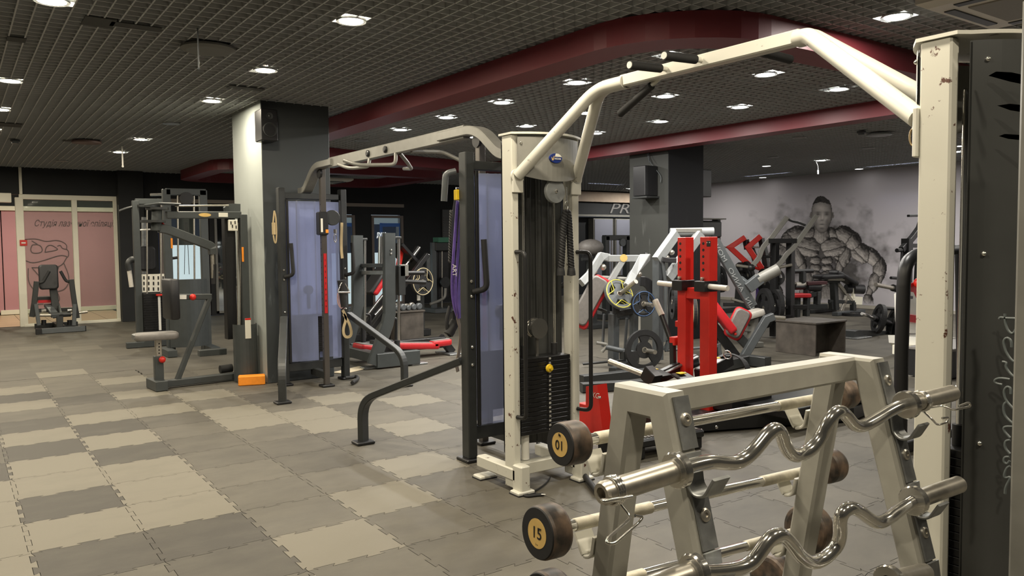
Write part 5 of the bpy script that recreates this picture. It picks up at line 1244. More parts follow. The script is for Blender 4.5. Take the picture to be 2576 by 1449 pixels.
for k in range(6):
    r = .04 + .006 * ((k * 7) % 3); x = x0 - .12 + k * (x1 - x0 + .12) / 5.6; dumbbell((x, yc + .16, zc + r), (.15, -1, 0), r, f'{dl[k]} of the six small chrome dumbbells on the dark wood cabinet')

# ------------------------------------------------------------------ leg press behind the guided frame
Y7 = 11.3; P7 = lambda x, y, d=0: AY(x, y, Y7 + d)
T = thing('leg_press', 'inclined leg press with shiny rails and red backrest behind the guided press frame', 'gym machine', (P7(980, 800).x, Y7, 0))
for (p, q) in (((900, 845), (1052, 622)), ((925, 838), (1075, 640))):
    part(T, 'incline_rail', 'black', lambda g: g.bar(P7(*p, .0 if p[0] < 910 else -.35), P7(*q, .0 if p[0] < 910 else -.35), .09, .07)); part(T, 'guide_tube', 'chrome', lambda g: g.cyl(P7(p[0] + 18, p[1] - 45, -.05), P7(q[0] + 4, q[1], -.05), .02, 10))
part(T, 'foot_plate', 'blacksatin', lambda g: g.box(P7(1018, 645, .1), (.05, .6, .55), rot=frame((.72, 0, .7), (0, 1, 0))))
padpart(T, 'backrest', 'vinyl', P7(945, 705, -.1), (.5, .36, .09), frame((.55, 0, .75), (0, 1, 0)), .04); padpart(T, 'backrest_edge', 'redvinyl', P7(951, 709, -.12), (.46, .4, .07), frame((.55, 0, .75), (0, 1, 0)), .04)
part(T, 'red_bracket', 'red', lambda g: g.path([P7(1010, 622), P7(1006, 650), P7(1002, 672)], .08, .05, upv=(0, 1, 0)))
part(T, 'top_frame', 'charcoal', lambda g: g.path([P7(1075, 640), P7(1076, 690), P7(1020, 690)], .07, .07, upv=(0, 1, 0)))
part(T, 'base_beam', 'black', lambda g: g.bar(V((P7(890, 850).x, Y7, .06)), V((P7(1080, 800).x, Y7, .06)), .1, .1))
part(T, 'rear_post', 'charcoal', lambda g: g.bar(P7(1058, 690), V((P7(1058, 690).x, Y7, .02)), .08, .08)); part(T, 'paper_label', 'paper', lambda g: g.box(P7(1053, 745, -.05), (.06, .004, .14), ch=.001))
for s, l in ((0, 'black plate with cream lines, front one on the leg press behind the red bench'), (.09, 'black plate hidden just behind the cream lined plate on the leg press')):
    c = P7(1062, 708, -.45 + s); weight_plate(c, (.25, -1, 0), .222, l, TW_)
part(T, 'plate_horn', 'steel', lambda g: g.cyl(P7(1062, 708, -.52), P7(1062, 708, .0), .025, 12))

# ------------------------------------------------------------------ pulldown machine at the dark wall
Y9 = 15.2; P9 = lambda x, y, d=0: AY(x, y, Y9 + d)
T = thing('pulldown_machine', 'grey weight machine with a green box on top against the dark back wall', 'gym machine', (P9(1120, 780).x, Y9, 0))
tz = P9(1090, 610).z
for x in (1091, 1160): part(T, 'post', 'midgrey', lambda g: g.box((P9(x, 700).x, Y9, tz / 2), (.1, .1, tz)))
part(T, 'header', 'charcoal', lambda g: g.box(P9(1126, 620), (P9(1160, 600).x - P9(1091, 600).x, .16, .2), ch=.02)); part(T, 'inner_panel', 'blacksatin', lambda g: g.box((P9(1125, 700).x, Y9 + .1, .95), (.5, .04, 1.3)))
for x in (1112, 1140): part(T, 'guide_rod', 'steel', lambda g: g.cyl(P9(x, 625), P9(x, 780), .014, 8))
part(T, 'pulley', 'charcoal', lambda g: g.lathe(P9(1118, 710), (0, -1, 0), [(0, 0), (.12, 0), (.12, .05), (0, .05)], 18)); part(T, 'base_beam', 'midgrey', lambda g: g.box((P9(1120, 770).x, Y9 - .1, .05), (.9, .5, .09)))
part(T, 'seat_arm', 'silvergrey', lambda g: g.tube(fillet([P9(1082, 765, -.6), P9(1105, 757, -.6), P9(1120, 748, -.6), P9(1121, 725, -.6)], .1), .03, 10))
g = G(); p = P9(1117, 606); g.box((p.x, Y9, tz + .055), (.42, .25, .11)); single('storage_box', g, MT['green'], 'green cardboard box on top of the grey weight machine', 'box', (p.x, Y9, tz))
# ------------------------------------------------------------------ red belt squat machine in the middle
T = thing('belt_squat_machine', 'bright red twin-post squat machine with cream grips on a black platform', 'gym machine', (4.95, 4.4, 0))
xr = 4.95
P5 = lambda x, y: AX(x, y, 4.9)
for ya, yb_, zz in ((4.595, 4.47, 1.51), (4.355, 4.22, 1.51)):
    yc = (ya + yb_) / 2
    po = part(T, 'red_post', 'red', lambda g: g.box((xr, yc, zz / 2 + .05), (.10, abs(ya - yb_) * .72, zz - .1), ch=.004))
    for k in range(6):
        z = P5(1711, 613 + k * 16).z; part(po, 'post_hole', 'ink' if k < 5 else 'steel', lambda g: g.lathe((xr - .0505, yc + .012, z if k < 5 else z - .02), (-1, 0, 0), [(.0115, 0), (.0115, .0012), (0, .0012)] if k < 5 else [(.014, 0), (.014, .02), (0, .022)], 14))
part(T, 'post_link', 'red', lambda g: g.box((xr, 4.41, P5(1740, 738).z), (.085, .26, .09)))
bg = part(T, 'rivet_badge', 'ink', lambda g: g.box((xr - .051, 4.245, 1.455), (.003, .04, .045)))
for dy in (-.012, .012): part(bg, 'rivet', 'steel', lambda g: g.ball((xr - .054, 4.245 + dy, 1.462), .006, 8))
zg = P5(1710, 717).z
for yy in (4.53, 4.29): part(T, 'grip_clamp', 'black', lambda g: g.box((xr - .03, yy, zg), (.16, .11, .085)))
part(T, 'side_grip', 'whitevinyl', lambda g: g.cyl(P5(1702, 717), P5(1657, 712), .022, 14)); part(T, 'side_grip', 'whitevinyl', lambda g: g.cyl(V((xr - .05, 4.25, zg)), V((xr - .05, 4.25, zg)) + (AX(1838, 725, 4.9) - AX(1788, 720, 4.9)), .022, 14))
part(T, 'post_bracket', 'red', lambda g: g.box(P5(1694, 858) + V((.03, 0, 0)), (.1, .06, .07))); part(T, 'post_bracket', 'red', lambda g: g.box(P5(1700, 815) + V((.04, 0, 0)), (.06, .04, .05)))
part(T, 'lever_tube', 'black', lambda g: g.bar(P5(1664, 792), P5(1690, 865), .035, .035)); part(T, 'lever_grip', 'whitevinyl', lambda g: g.cyl(P5(1648, 755), P5(1665, 793), .026, 14)); part(T, 'lever_post', 'black', lambda g: g.bar(P5(1692, 862), P5(1694, 935), .045, .045))
part(T, 'front_grip', 'steel', lambda g: g.cyl(AX(1534, 909, 4.5), AX(1626, 944, 4.5), .024, 14)); part(T, 'grip_block', 'black', lambda g: g.bar(AX(1626, 935, 4.5), AX(1650, 960, 4.5), .09, .12))
for p, q in (((1635, 930), (1672, 940)), ((1706, 940), (1726, 946))):
    part(T, 'hazard_plate', 'blacksatin', lambda g: g.bar(AX(p[0], p[1], 4.6), AX(q[0] + 4, q[1] + 8, 4.6), .16, .02)); part(T, 'hazard_label', 'yellow', lambda g: g.bar(AX(p[0] + 2, p[1] - 3, 4.6), AX(p[0] + 14, p[1] + 0, 4.6), .07, .006))
part(T, 'lever_arm', 'blacksatin', lambda g: g.bar(AX(1630, 962, 4.6), AX(1752, 905, 5.1), .06, .1)); part(T, 'lever_edge', 'galv', lambda g: g.bar(AX(1630, 957, 4.58), AX(1752, 897, 5.08), .065, .02))
part(T, 'rear_lever', 'blacksatin', lambda g: g.bar(AX(1760, 945, 5.0), AX(1832, 905, 5.4), .1, .1)); part(T, 'rear_lever_top', 'galv', lambda g: g.bar(AX(1760, 930, 5.0), AX(1832, 893, 5.4), .1, .015))
part(T, 'pull_pin', 'yellow', lambda g: g.lathe(AX(1808, 905, 5.3), (0, 0, 1), [(.012, -.05), (.012, 0), (.035, .005), (.035, .02), (0, .022)], 14))
part(T, 'platform', 'black', lambda g: g.prism([V(p) for p in ((4.36, 4.62, .02), (4.36, 4.2, .02), (5.9, 3.6, .02), (6.6, 3.75, .02), (6.6, 4.7, .02))], (0, 0, .1)))
part(T, 'platform_deck', 'blacksatin', lambda g: g.box((5.75, 4.1, .16), (1.3, .9, .06))); part(T, 'deck_box', 'black', lambda g: g.box((5.2, 4.25, .24), (.5, .4, .22)))
for px, py in ((1762, 1082), (1800, 1074)): p = AZ(px, py, .09); part(T, 'platform_bolt', 'chrome', lambda g: g.ball(p + V((.0, -.01, 0)), .012, 10))
part(T, 'roller', 'rubber', lambda g: g.cyl(AX(1830, 1030, 5.0), AX(1898, 1005, 5.35), .09, 16))
RP = part(T, 'red_stand', 'red', lambda g: g.prism([AX(1472, 1120, 4.0), AX(1520, 1120, 4.0), AX(1502, 968, 4.0), AX(1474, 972, 4.0)], (.1, 0, 0)))
lettering('stand_letters', 'KG', .06, MT['white'], RP, AX(1497, 995, 3.995), (0, -1, 0), (0, 0, 1), shear=.3); part(RP, 'stand_bolt', 'chrome', lambda g: g.ball(AX(1509, 1000, 3.99), .012, 10))
part(T, 'stand_side', 'red', lambda g: g.box(AX(1478, 1060, 4.12), (.12, .1, .3)))
# belt on the lever
g = G(); g.path(smooth_path([AX(1812, 898, 5.3), AX(1835, 888, 5.35), AX(1865, 900, 5.4), AX(1880, 920, 5.4), AX(1884, 945, 5.4)], 2), .06, .008, upv=(0, 0, 1), ch=.001); o = single('belt', g, MT['rubber'], 'black leather belt with chrome ring draped over the red squat machine lever', 'belt', AX(1850, 900, 5.38))
g = G(); L = [AX(1830, 893, 5.3) + V((.0, .04 * math.cos(2 * PI * k / 16), .035 * math.sin(2 * PI * k / 16))) for k in range(16)]; g.tube(L, .006, 8, closed=True); build('ring', g, MT['chrome'], o)
# ribbed step platform
T = thing('step_platform', 'low black step platform with a ribbed grey top beside the cream tower', 'step', (4.0, 4.0, 0))
c = V((3.98, 3.97, 0)); part(T, 'deck', 'black', lambda g: g.box(c + V((0, 0, .11)), (.72, .34, .06), -.08, ch=.015))
for dx in (-.26, .26): part(T, 'leg', 'black', lambda g: g.box(c + V((dx, -dx * .08, .045)), (.17, .32, .088), -.08, ch=.01))
rb = part(T, 'rib_mat', 'greyvinyl', lambda g: [g.box(c + V((-.31 + k * .031, .025 - k * .0025, .144)), (.018, .28, .008), -.08, ch=.002) for k in range(21)] and None); rb['kind'] = 'stuff'

# ------------------------------------------------------------------ grey incline press with yellow and blue trimmed plates
a_, b_ = (5.9, 7.35), (7.2, 6.55)
Q1 = lambda x, y, o=0: AL(x, y, (a_[0] - o * .5, a_[1] - o * .8), (b_[0] - o * .5, b_[1] - o * .8))     # o metres towards the camera
T = thing('incline_press', 'pale grey plate-loaded incline press with yellow and blue trimmed plates behind the cream tower', 'gym machine', (6.5, 7.0, 0))
part(T, 'top_tube', 'palegrey', lambda g: g.bar(Q1(1530, 650), Q1(1612, 650), .09, .08)); part(T, 'oval_badge', 'gold', lambda g: g.lathe(Q1(1569, 649, .05), (-.5, -.8, 0), [(0, .002), (.045, .002), (.045, 0)], 20))
part(T, 'left_arm', 'palegrey', lambda g: g.path([Q1(1530, 648), Q1(1512, 645, .05), Q1(1484, 690, .1), Q1(1462, 712, .2)], .09, .07, upv=(.5, .8, 0)))
part(T, 'right_arm', 'palegrey', lambda g: g.path([Q1(1612, 650), Q1(1622, 648, .05), Q1(1592, 690, .15), Q1(1578, 720, .25)], .09, .07, upv=(.5, .8, 0)))
part(T, 'arm_bush', 'black', lambda g: g.cyl(Q1(1620, 646, .02), Q1(1626, 647, .02), .055, 16))
part(T, 'spine', 'palegrey', lambda g: g.path([Q1(1566, 655), Q1(1540, 700, .02), Q1(1505, 745, .05)], .07, .08, upv=(.5, .8, 0)))
part(T, 'axle', 'silvergrey', lambda g: g.cyl(Q1(1488, 697), Q1(1600, 704), .026, 12))
for x, y in ((1494, 700), (1495, 682), (1517, 672), (1607, 690)): part(T, 'joint', 'steel', lambda g: g.ball(Q1(x, y, .05), .04, 12))
part(T, 'left_post', 'midgrey', lambda g: g.bar(Q1(1544, 790), Q1(1543, 925), .1, .1)); part(T, 'right_post', 'midgrey', lambda g: g.bar(Q1(1595, 770), Q1(1594, 910), .08, .08))
part(T, 'frame_brace', 'charcoal', lambda g: g.path([Q1(1545, 700), Q1(1550, 790), Q1(1600, 780)], .08, .08, upv=(.5, .8, 0)))
Rb = frame(V((.35, .25, .95)), V((-.8, .5, 0)))
padpart(T, 'back_pad', 'greyvinyl', Q1(1482, 756, .15), (.60, .2, .07), frame(Q1(1512, 712, .15) - Q1(1474, 782, .15), V((.84, -.53, 0))), .05)
padpart(T, 'back_pad_edge', 'redvinyl', Q1(1486, 760, .1), (.66, .22, .07), frame(Q1(1512, 712, .15) - Q1(1474, 782, .15), V((.84, -.53, 0))), .05)
part(T, 'handle', 'charcoal', lambda g: g.cyl(Q1(1493, 772), Q1(1526, 784), .02, 10)); part(T, 'plate_horn', 'steel', lambda g: g.cyl(Q1(1552, 745, .1), Q1(1600, 708, .45), .027, 14)); part(T, 'plate_horn', 'steel', lambda g: g.cyl(Q1(1612, 763, .1), Q1(1642, 768, .4), .025, 14))
c = Q1(1557, 740, .2); weight_plate(c, (Q1(1600, 708, .45) - Q1(1552, 745, .1)), .19, 'grey tri-grip plate with yellow trim on the incline press behind the cream tower', TY_, .02, body='midgrey')
c = Q1(1618, 764, .2); weight_plate(c, (Q1(1642, 768, .4) - Q1(1612, 763, .1)), .155, 'black plate with blue trim on the incline press', TB_, .02)
part(T, 'lower_axle', 'midgrey', lambda g: g.cyl(Q1(1523, 873, .2), Q1(1600, 890, .2), .03, 12)); part(T, 'lower_horn', 'steel', lambda g: g.cyl(Q1(1618, 880, .25), Q1(1648, 886, .55), .026, 12)); part(T, 'foot_crank', 'silvergrey', lambda g: g.tube(fillet([Q1(1500, 862, .2), Q1(1530, 867, .2), Q1(1514, 885, .2)], .04), .02, 10)); part(T, 'pivot_block', 'charcoal', lambda g: g.box(Q1(1570, 893, .2), (.08, .08, .1)))
c = Q1(1620, 880, .35); weight_plate(c, (Q1(1648, 886, .55) - Q1(1618, 880, .25)), .235, 'large plain black plate low on the incline press beside the red post', None, .022)
part(T, 'front_rail', 'charcoal', lambda g: g.bar(AZ(1462, 955, .07), AZ(1640, 936, .07), .1, .09)); part(T, 'mid_rail', 'charcoal', lambda g: g.bar(AZ(1462, 975, .05), AZ(1640, 965, .05), .1, .09)); part(T, 'rear_rail', 'charcoal', lambda g: g.bar(AZ(1540, 935, .05), AZ(1600, 905, .05), .08, .08))
part(T, 'link_rod', 'charcoal', lambda g: g.cyl(AZ(1466, 920, .02) + V((0, 0, .02)), AZ(1582, 905, .08), .015, 8)); part(T, 'side_rod', 'midgrey', lambda g: g.bar(Q1(1520, 790, -.2), Q1(1516, 872, -.2), .03, .03)); part(T, 'side_rod', 'midgrey', lambda g: g.bar(Q1(1577, 800, -.2), Q1(1572, 880, -.2), .03, .03))
part(T, 'arm_rest', 'vinyl', lambda g: g.path(smooth_path([Q1(1610, 707, -.4), Q1(1625, 708, -.4), Q1(1640, 725, -.4), Q1(1645, 748, -.4)], 2), .12, .06, upv=(.5, .8, 0))); part(T, 'white_label', 'paper', lambda g: g.box(Q1(1603, 815, -.3), (.09, .03, .3)))

# ------------------------------------------------------------------ big grey leg press with lettered strut
a2, b2 = (7.1, 7.0), (8.5, 5.95)
Q2 = lambda x, y, o=0: AL(x, y, (a2[0] - o * .6, a2[1] - o * .8), (b2[0] - o * .6, b2[1] - o * .8))
n2 = V((-.6, -.8, 0))
T = thing('plate_press', 'tall grey lever press with lettered diagonal strut and red edged seat behind the red posts', 'gym machine', (7.7, 6.5, 0))
part(T, 'top_tube', 'palegrey', lambda g: g.cyl(Q2(1686, 584), Q2(1795, 582), .05, 16)); part(T, 'top_plate', 'silvergrey', lambda g: g.bar(Q2(1700, 580, .03), Q2(1765, 580, .03), .06, .05))
for p in (((1700, 588), (1652, 655)), ((1762, 588), (1680, 700))): part(T, 'lever_arm', 'palegrey', lambda g: g.bar(Q2(*p[0], .05), Q2(*p[1], .25), .09, .11))
part(T, 'left_post', 'midgrey', lambda g: g.bar(Q2(1655, 652, .2), Q2(1655, 905, .2), .09, .11)); part(T, 'rear_post', 'charcoal', lambda g: g.bar(Q2(1790, 590, -.1), Q2(1792, 900, -.1), .11, .1))
ls = part(T, 'lettered_strut', 'midgrey', lambda g: g.bar(Q2(1797, 605, .05), Q2(1892, 770, .05), .11, .12, upv=n2))
d = (Q2(1892, 770, .05) - Q2(1797, 605, .05)).normalized()
lettering('strut_letters', 'LIN   ANNO   MOVE', .075, MT['palegrey'], ls, Q2(1845, 692, .12), -d, d.cross(n2) * -1, width=.95)
part(T, 'cross_beam', 'palegrey', lambda g: g.bar(Q2(1668, 690, .1), Q2(1700, 690, .1), .08, .08)); part(T, 'hand_lever', 'vinyl', lambda g: g.path(smooth_path([Q2(1666, 652, .3), Q2(1680, 655, .3), Q2(1700, 655, .3)], 1), .1, .06)); part(T, 'lever_rod', 'midgrey', lambda g: g.tube([Q2(1668, 660, .3), Q2(1675, 720, .3), Q2(1672, 860, .3)], .02, 8))
for x, y in ((1677, 648), (1665, 675), (1690, 635), (1795, 622), (1796, 640)): part(T, 'pivot', 'steel', lambda g: g.ball(Q2(x, y, .15), .035, 10))
part(T, 'ram_cylinder', 'silvergrey', lambda g: g.cyl(Q2(1905, 705, .1), Q2(1958, 677, .1), .07, 18)); part(T, 'ram_arm', 'midgrey', lambda g: g.bar(Q2(1880, 725, .1), Q2(1912, 700, .1), .12, .13)); part(T, 'ram_fork', 'midgrey', lambda g: g.bar(Q2(1862, 700, -.1), Q2(1890, 722, .05), .06, .06))
seat_d = Q2(1843, 832, .1) - Q2(1785, 755, .1)
padpart(T, 'back_pad', 'redvinyl', Q2(1813, 795, .1), (seat_d.length, .3, .1), frame(seat_d, n2), .04)
seat2 = Q2(1868, 790, .1) - Q2(1845, 835, .1)
padpart(T, 'seat_edge', 'redvinyl', Q2(1856, 814, .08), (.40, .22, .07), frame(seat2, V((.8, -.6, .2))), .06); padpart(T, 'seat_pad', 'greyvinyl', Q2(1856, 813, .13), (.36, .18, .06), frame(seat2, V((.8, -.6, .2))), .06)
part(T, 'seat_beam', 'black', lambda g: g.bar(Q2(1788, 810, 0), Q2(1872, 925, 0), .1, .11)); part(T, 'seat_strut', 'charcoal', lambda g: g.bar(Q2(1862, 850, .05), Q2(1888, 878, .05), .09, .11)); part(T, 'foot_arm', 'midgrey', lambda g: g.path([Q2(1865, 908, .15), Q2(1928, 803, .15), Q2(1946, 796, .15)], .09, .1, upv=n2)); part(T, 'foot_grip', 'steel', lambda g: g.cyl(Q2(1944, 798, .15), Q2(1975, 800, .15), .025, 12))
part(T, 'base_beam', 'charcoal', lambda g: g.path([AZ(1790, 925, .07), AZ(1880, 905, .07), AZ(1932, 912, .07)], .12, .12)); part(T, 'red_bolt', 'red', lambda g: g.ball(Q2(1850, 840, .2), .02, 8)); part(T, 'low_crank', 'midgrey', lambda g: g.path([Q2(1797, 872, .1), Q2(1808, 868, .1), Q2(1812, 895, .1)], .04, .05, upv=n2))
c = Q2(1700, 760, -.3)
for x, y, l in ((1694, 760, 'black plate edge showing left of the red posts on the grey lever press'), (1742, 785, 'cream lined black plate showing between the two red posts')): weight_plate(Q2(x, y, -.25), (.8, -.6, 0), .22, l, TW_ if x > 1700 else None, .022)

# machine parts seen low behind it
part(T, 'rear_crank', 'midgrey', lambda g: g.path([Q1(1672, 850, -.2), Q1(1688, 852, -.2), Q1(1672, 882, -.2)], .06, .05, upv=(.5, .8, 0))); part(T, 'rear_rod', 'midgrey', lambda g: g.cyl(Q1(1672, 882, -.2), Q1(1800, 872, -.2), .018, 8)); part(T, 'crank_pivot', 'steel', lambda g: g.cyl(Q1(1662, 850, -.2), Q1(1680, 846, -.2), .03, 10))


# ------------------------------------------------------------------ grey cable tower beyond
T = thing('slim_cable_tower', 'slim grey cable tower with a dark header between the far pillar and the mural', 'cable machine', (10.1, 8.7, 0))
P6 = lambda x, y, d=0: AY(x, y, 8.7 + d)
tz = P6(1760, 552).z; xa, xb_ = P6(1746, 600).x, P6(1813, 600).x
part(T, 'post', 'silvergrey', lambda g: g.box((xa + .06, 8.75, tz / 2), (.1, .12, tz))); part(T, 'post', 'midgrey', lambda g: g.box((xb_ - .05, 8.75, tz / 2), (.08, .12, tz)))
part(T, 'header', 'charcoal', lambda g: g.box(((xa + xb_) / 2, 8.68, tz - .16), (xb_ - xa - .1, .12, .28), ch=.03)); part(T, 'cap', 'silvergrey', lambda g: g.box(((xa + xb_) / 2, 8.72, tz + .01), (xb_ - xa + .03, .25, .02))); part(T, 'shroud', 'smoke', lambda g: g.box(((xa + xb_) / 2, 8.8, tz / 2 - .1), (xb_ - xa - .14, .05, tz - .4))); part(T, 'base_foot', 'midgrey', lambda g: g.box(((xa + xb_) / 2, 8.7, .05), (xb_ - xa + .1, .5, .09)))
for f in (.35, .6): part(T, 'guide_rod', 'chrome', lambda g: g.cyl((xa + (xb_ - xa) * f, 8.72, .1), (xa + (xb_ - xa) * f, 8.72, tz - .3), .012, 8))
part(T, 'chrome_handle', 'whitevinyl', lambda g: g.cyl(P6(1790, 850), P6(1790, 790), .02, 10))

# dark weight machine and grey console left of the pillar
T = thing('weight_tower', 'dark weight machine with round pulley left of the far pillar', 'gym machine', (9.6, 11.5, 0))
P10 = lambda x, y: AY(x, y, 11.5)
tz = P10(1550, 594).z
for x in (1524, 1576): part(T, 'post', 'charcoal', lambda g: g.box((P10(x, 700).x, 11.5, tz / 2), (.1, .12, tz)))
part(T, 'top_beam', 'charcoal', lambda g: g.bar(P10(1520, 598), P10(1579, 598), .12, .1)); part(T, 'pulley', 'midgrey', lambda g: g.lathe(P10(1557, 610) - V((0, .08, 0)), (0, -1, 0), [(0, 0), (.075, 0), (.075, .04), (0, .04)], 24))
for x in (1538, 1560): part(T, 'guide_rod', 'chrome', lambda g: g.cyl(P10(x, 602), P10(x, 760), .012, 8))
part(T, 'weight_stack', 'blacksatin', lambda g: g.box((P10(1549, 800).x, 11.5, .5), (.28, .16, .7))); part(T, 'base_foot', 'charcoal', lambda g: g.box((P10(1549, 800).x, 11.5, .05), (.7, .5, .09)))
T = thing('cardio_console', 'grey domed machine head with a black panel of white figures behind the cream tower', 'gym machine', (8.3, 10.6, 0))
P11 = lambda x, y: AY(x, y, 10.6)
part(T, 'dome', 'greyvinyl', lambda g: g.ball(P11(1486, 622), .24, 16, (1.1, .8, .6))); pn = part(T, 'panel', 'black', lambda g: g.bar(P11(1466, 637), P11(1516, 637), .05, .17)); part(T, 'column', 'charcoal', lambda g: g.bar(P11(1488, 650), V((P11(1488, 650).x, 10.6, .05)), .14, .14)); part(T, 'base', 'charcoal', lambda g: g.box((P11(1488, 650).x, 10.6, .04), (.6, .7, .07)))
for x in (1496, 1505): part(pn, 'figure_mark', 'white', lambda g: g.path([P11(x, 632) - V((0, .03, 0)), P11(x + 3, 638) - V((0, .03, 0)), P11(x, 645) - V((0, .03, 0))], .025, .004, upv=(0, 1, 0)))
part(T, 'handle_bar', 'charcoal', lambda g: g.bar(P11(1464, 652), P11(1525, 652), .06, .05))
for px, py, l in ((1503, 828, 'pale round disc low on the floor unit left of the yellow trimmed plate'),):
    pass

# ------------------------------------------------------------------ machines in front of the mural
a3, b3 = (10.3, 8.9), (11.6, 7.7)
Q3 = lambda x, y, o=0: AL(x, y, (a3[0] - o * .7, a3[1] - o * .7), (b3[0] - o * .7, b3[1] - o * .7))
n3 = V((-.7, -.7, 0))
T = thing('row_machine', 'red plate-loaded row machine with two V-shaped red arms before the mural', 'gym machine', (10.9, 8.4, 0))
for k, (p, q, r) in enumerate((((1874, 597), (1836, 622), (1886, 668)), ((1913, 594), (1881, 622), (1921, 682)))):
    part(T, 'red_arm', 'red', lambda g: g.path([Q3(*p), Q3(*q), Q3(*r)], .085, .085, upv=n3)); part(T, 'arm_end', 'black', lambda g: g.bar(Q3(p[0] + 2, p[1] + 6, -.05), Q3(p[0] + 6, p[1] + 30, -.05), .08, .08)); part(T, 'grip_rod', 'steel', lambda g: g.cyl(Q3(q[0], q[1]), Q3(q[0] - 22 if k == 0 else q[0] + 28, q[1]), .014, 8))
part(T, 'dark_brace', 'charcoal', lambda g: g.bar(Q3(1884, 612, -.1), Q3(1905, 665, -.1), .08, .1)); part(T, 'dark_brace', 'charcoal', lambda g: g.bar(Q3(1920, 618, -.1), Q3(1930, 680, -.1), .08, .1))
part(T, 'main_post', 'charcoal', lambda g: g.bar(Q3(1866, 670, -.1), Q3(1858, 768, -.1), .1, .12)); part(T, 'chest_pad', 'vinyl', lambda g: g.box(Q3(1866, 672, 0), (.2, .14, .16), ch=.03)); part(T, 'base', 'charcoal', lambda g: g.bar(AZ(1815, 782, .05), AZ(1900, 772, .05), .12, .1)); part(T, 'red_hook', 'red', lambda g: g.tube(smooth_path([Q3(1895, 672), Q3(1920, 680), Q3(1934, 676), Q3(1938, 690)], 2), .025, 10))
weight_plate(Q3(1884, 692, .1), (.8, -.5, .2), .23, 'black plate hanging on the red row machine at left', None); weight_plate(Q3(1926, 712, .15), (.9, -.4, .1), .24, 'black plate pair front right under the red row machine', None); weight_plate(Q3(1934, 706, .1), (.9, -.4, .1), .24, 'black plate just behind the front right plate under the red row machine', None)
weight_plate(Q3(1812, 702, -.4), (.9, -.4, .1), .23, 'black plate at far left behind the lettered strut', None)
part(T, 'plate_horn', 'steel', lambda g: g.cyl(Q3(1926, 712, -.1), Q3(1975, 702, .1), .022, 10)); part(T, 'blue_cloth_rail', 'purple', lambda g: g.bar(Q3(1910, 720, -.1), Q3(1908, 768, -.1), .1, .06))
# grey long-armed lever squat machine
T = thing('lever_squat_machine', 'grey lever machine with two long bent arms rising in front of the mural', 'gym machine', (10.2, 7.5, 0))
a4, b4 = (9.6, 8.0), (11.0, 6.9)
Q4 = lambda x, y, o=0: AL(x, y, (a4[0] - o * .65, a4[1] - o * .75), (b4[0] - o * .65, b4[1] - o * .75))
n4 = V((-.65, -.75, 0))
part(T, 'long_arm', 'silvergrey', lambda g: g.path(fillet([Q4(1980, 546), Q4(1937, 603), Q4(1918, 622), Q4(1909, 650), Q4(1893, 668)], .12), .07, .06, upv=n4)); part(T, 'long_arm', 'silvergrey', lambda g: g.path(fillet([Q4(2054, 542), Q4(1995, 625), Q4(1978, 640), Q4(1965, 660), Q4(1950, 672)], .12), .07, .06, upv=n4))
part(T, 'link_handle', 'charcoal', lambda g: g.tube(smooth_path([Q4(1980, 549), Q4(1990, 556), Q4(2010, 560), Q4(2026, 567)], 2), .018, 8)); part(T, 'cross_bar', 'black', lambda g: g.bar(Q4(1932, 606), Q4(2003, 606), .07, .07)); part(T, 'cross_bar', 'black', lambda g: g.bar(Q4(1918, 646, -.1), Q4(1985, 646, -.1), .04, .04))
for x0_, y0_, x1_, y1_ in ((1852, 667, 1885, 672), (1958, 673, 1992, 666)): part(T, 'arm_grip', 'steel', lambda g: g.cyl(Q4(x0_, y0_), Q4(x1_, y1_), .024, 10))
part(T, 'arm_pivot', 'black', lambda g: g.ball(Q4(1890, 673), .06, 12))
for x in (1949, 1989): part(T, 'frame_post', 'black', lambda g: g.bar(Q4(x, 606, -.1), V((*Q4(x, 606, -.1)[:2], .02)), .10, .1))
part(T, 'base_rail', 'black', lambda g: g.bar(Q4(1900, 800, .1), Q4(1992, 800, .1), .1, .09)); part(T, 'rail', 'black', lambda g: g.bar(Q4(1900, 772, -.1), Q4(2030, 772, -.1), .06, .06)); part(T, 'foot', 'black', lambda g: g.bar(AZ(1925, 812, .05), AZ(1990, 806, .05), .12, .1))
part(T, 'plate_horn', 'steel', lambda g: g.cyl(Q4(1930, 772, .1), Q4(1975, 768, .25), .025, 10)); part(T, 'side_horn', 'steel', lambda g: g.cyl(Q4(1840, 752, .1), Q4(1872, 762, .1), .02, 10)); part(T, 'side_rail', 'black', lambda g: g.bar(Q4(1820, 766, .1), Q4(1905, 766, .1), .06, .05)); part(T, 'rack_upright', 'charcoal', lambda g: g.bar(Q4(1954, 640, -.3), Q4(1950, 760, -.3), .1, .1))
weight_plate(Q4(1924, 775, .1), (.85, -.5, 0), .30, 'large black plate, left of the two side by side on the long-armed grey machine', None, .03); weight_plate(Q4(1953, 768, .2), (.85, -.5, 0), .24, 'black plate, right of the two side by side on the long-armed grey machine', None, .03); weight_plate(Q4(1952, 698, -.2), (.9, .4, 0), .13, 'small black plate high on the long-armed grey machine', None, .02); part(T, 'small_horn', 'steel', lambda g: g.cyl(Q4(1952, 698, -.2), Q4(1974, 702, -.2), .018, 8))
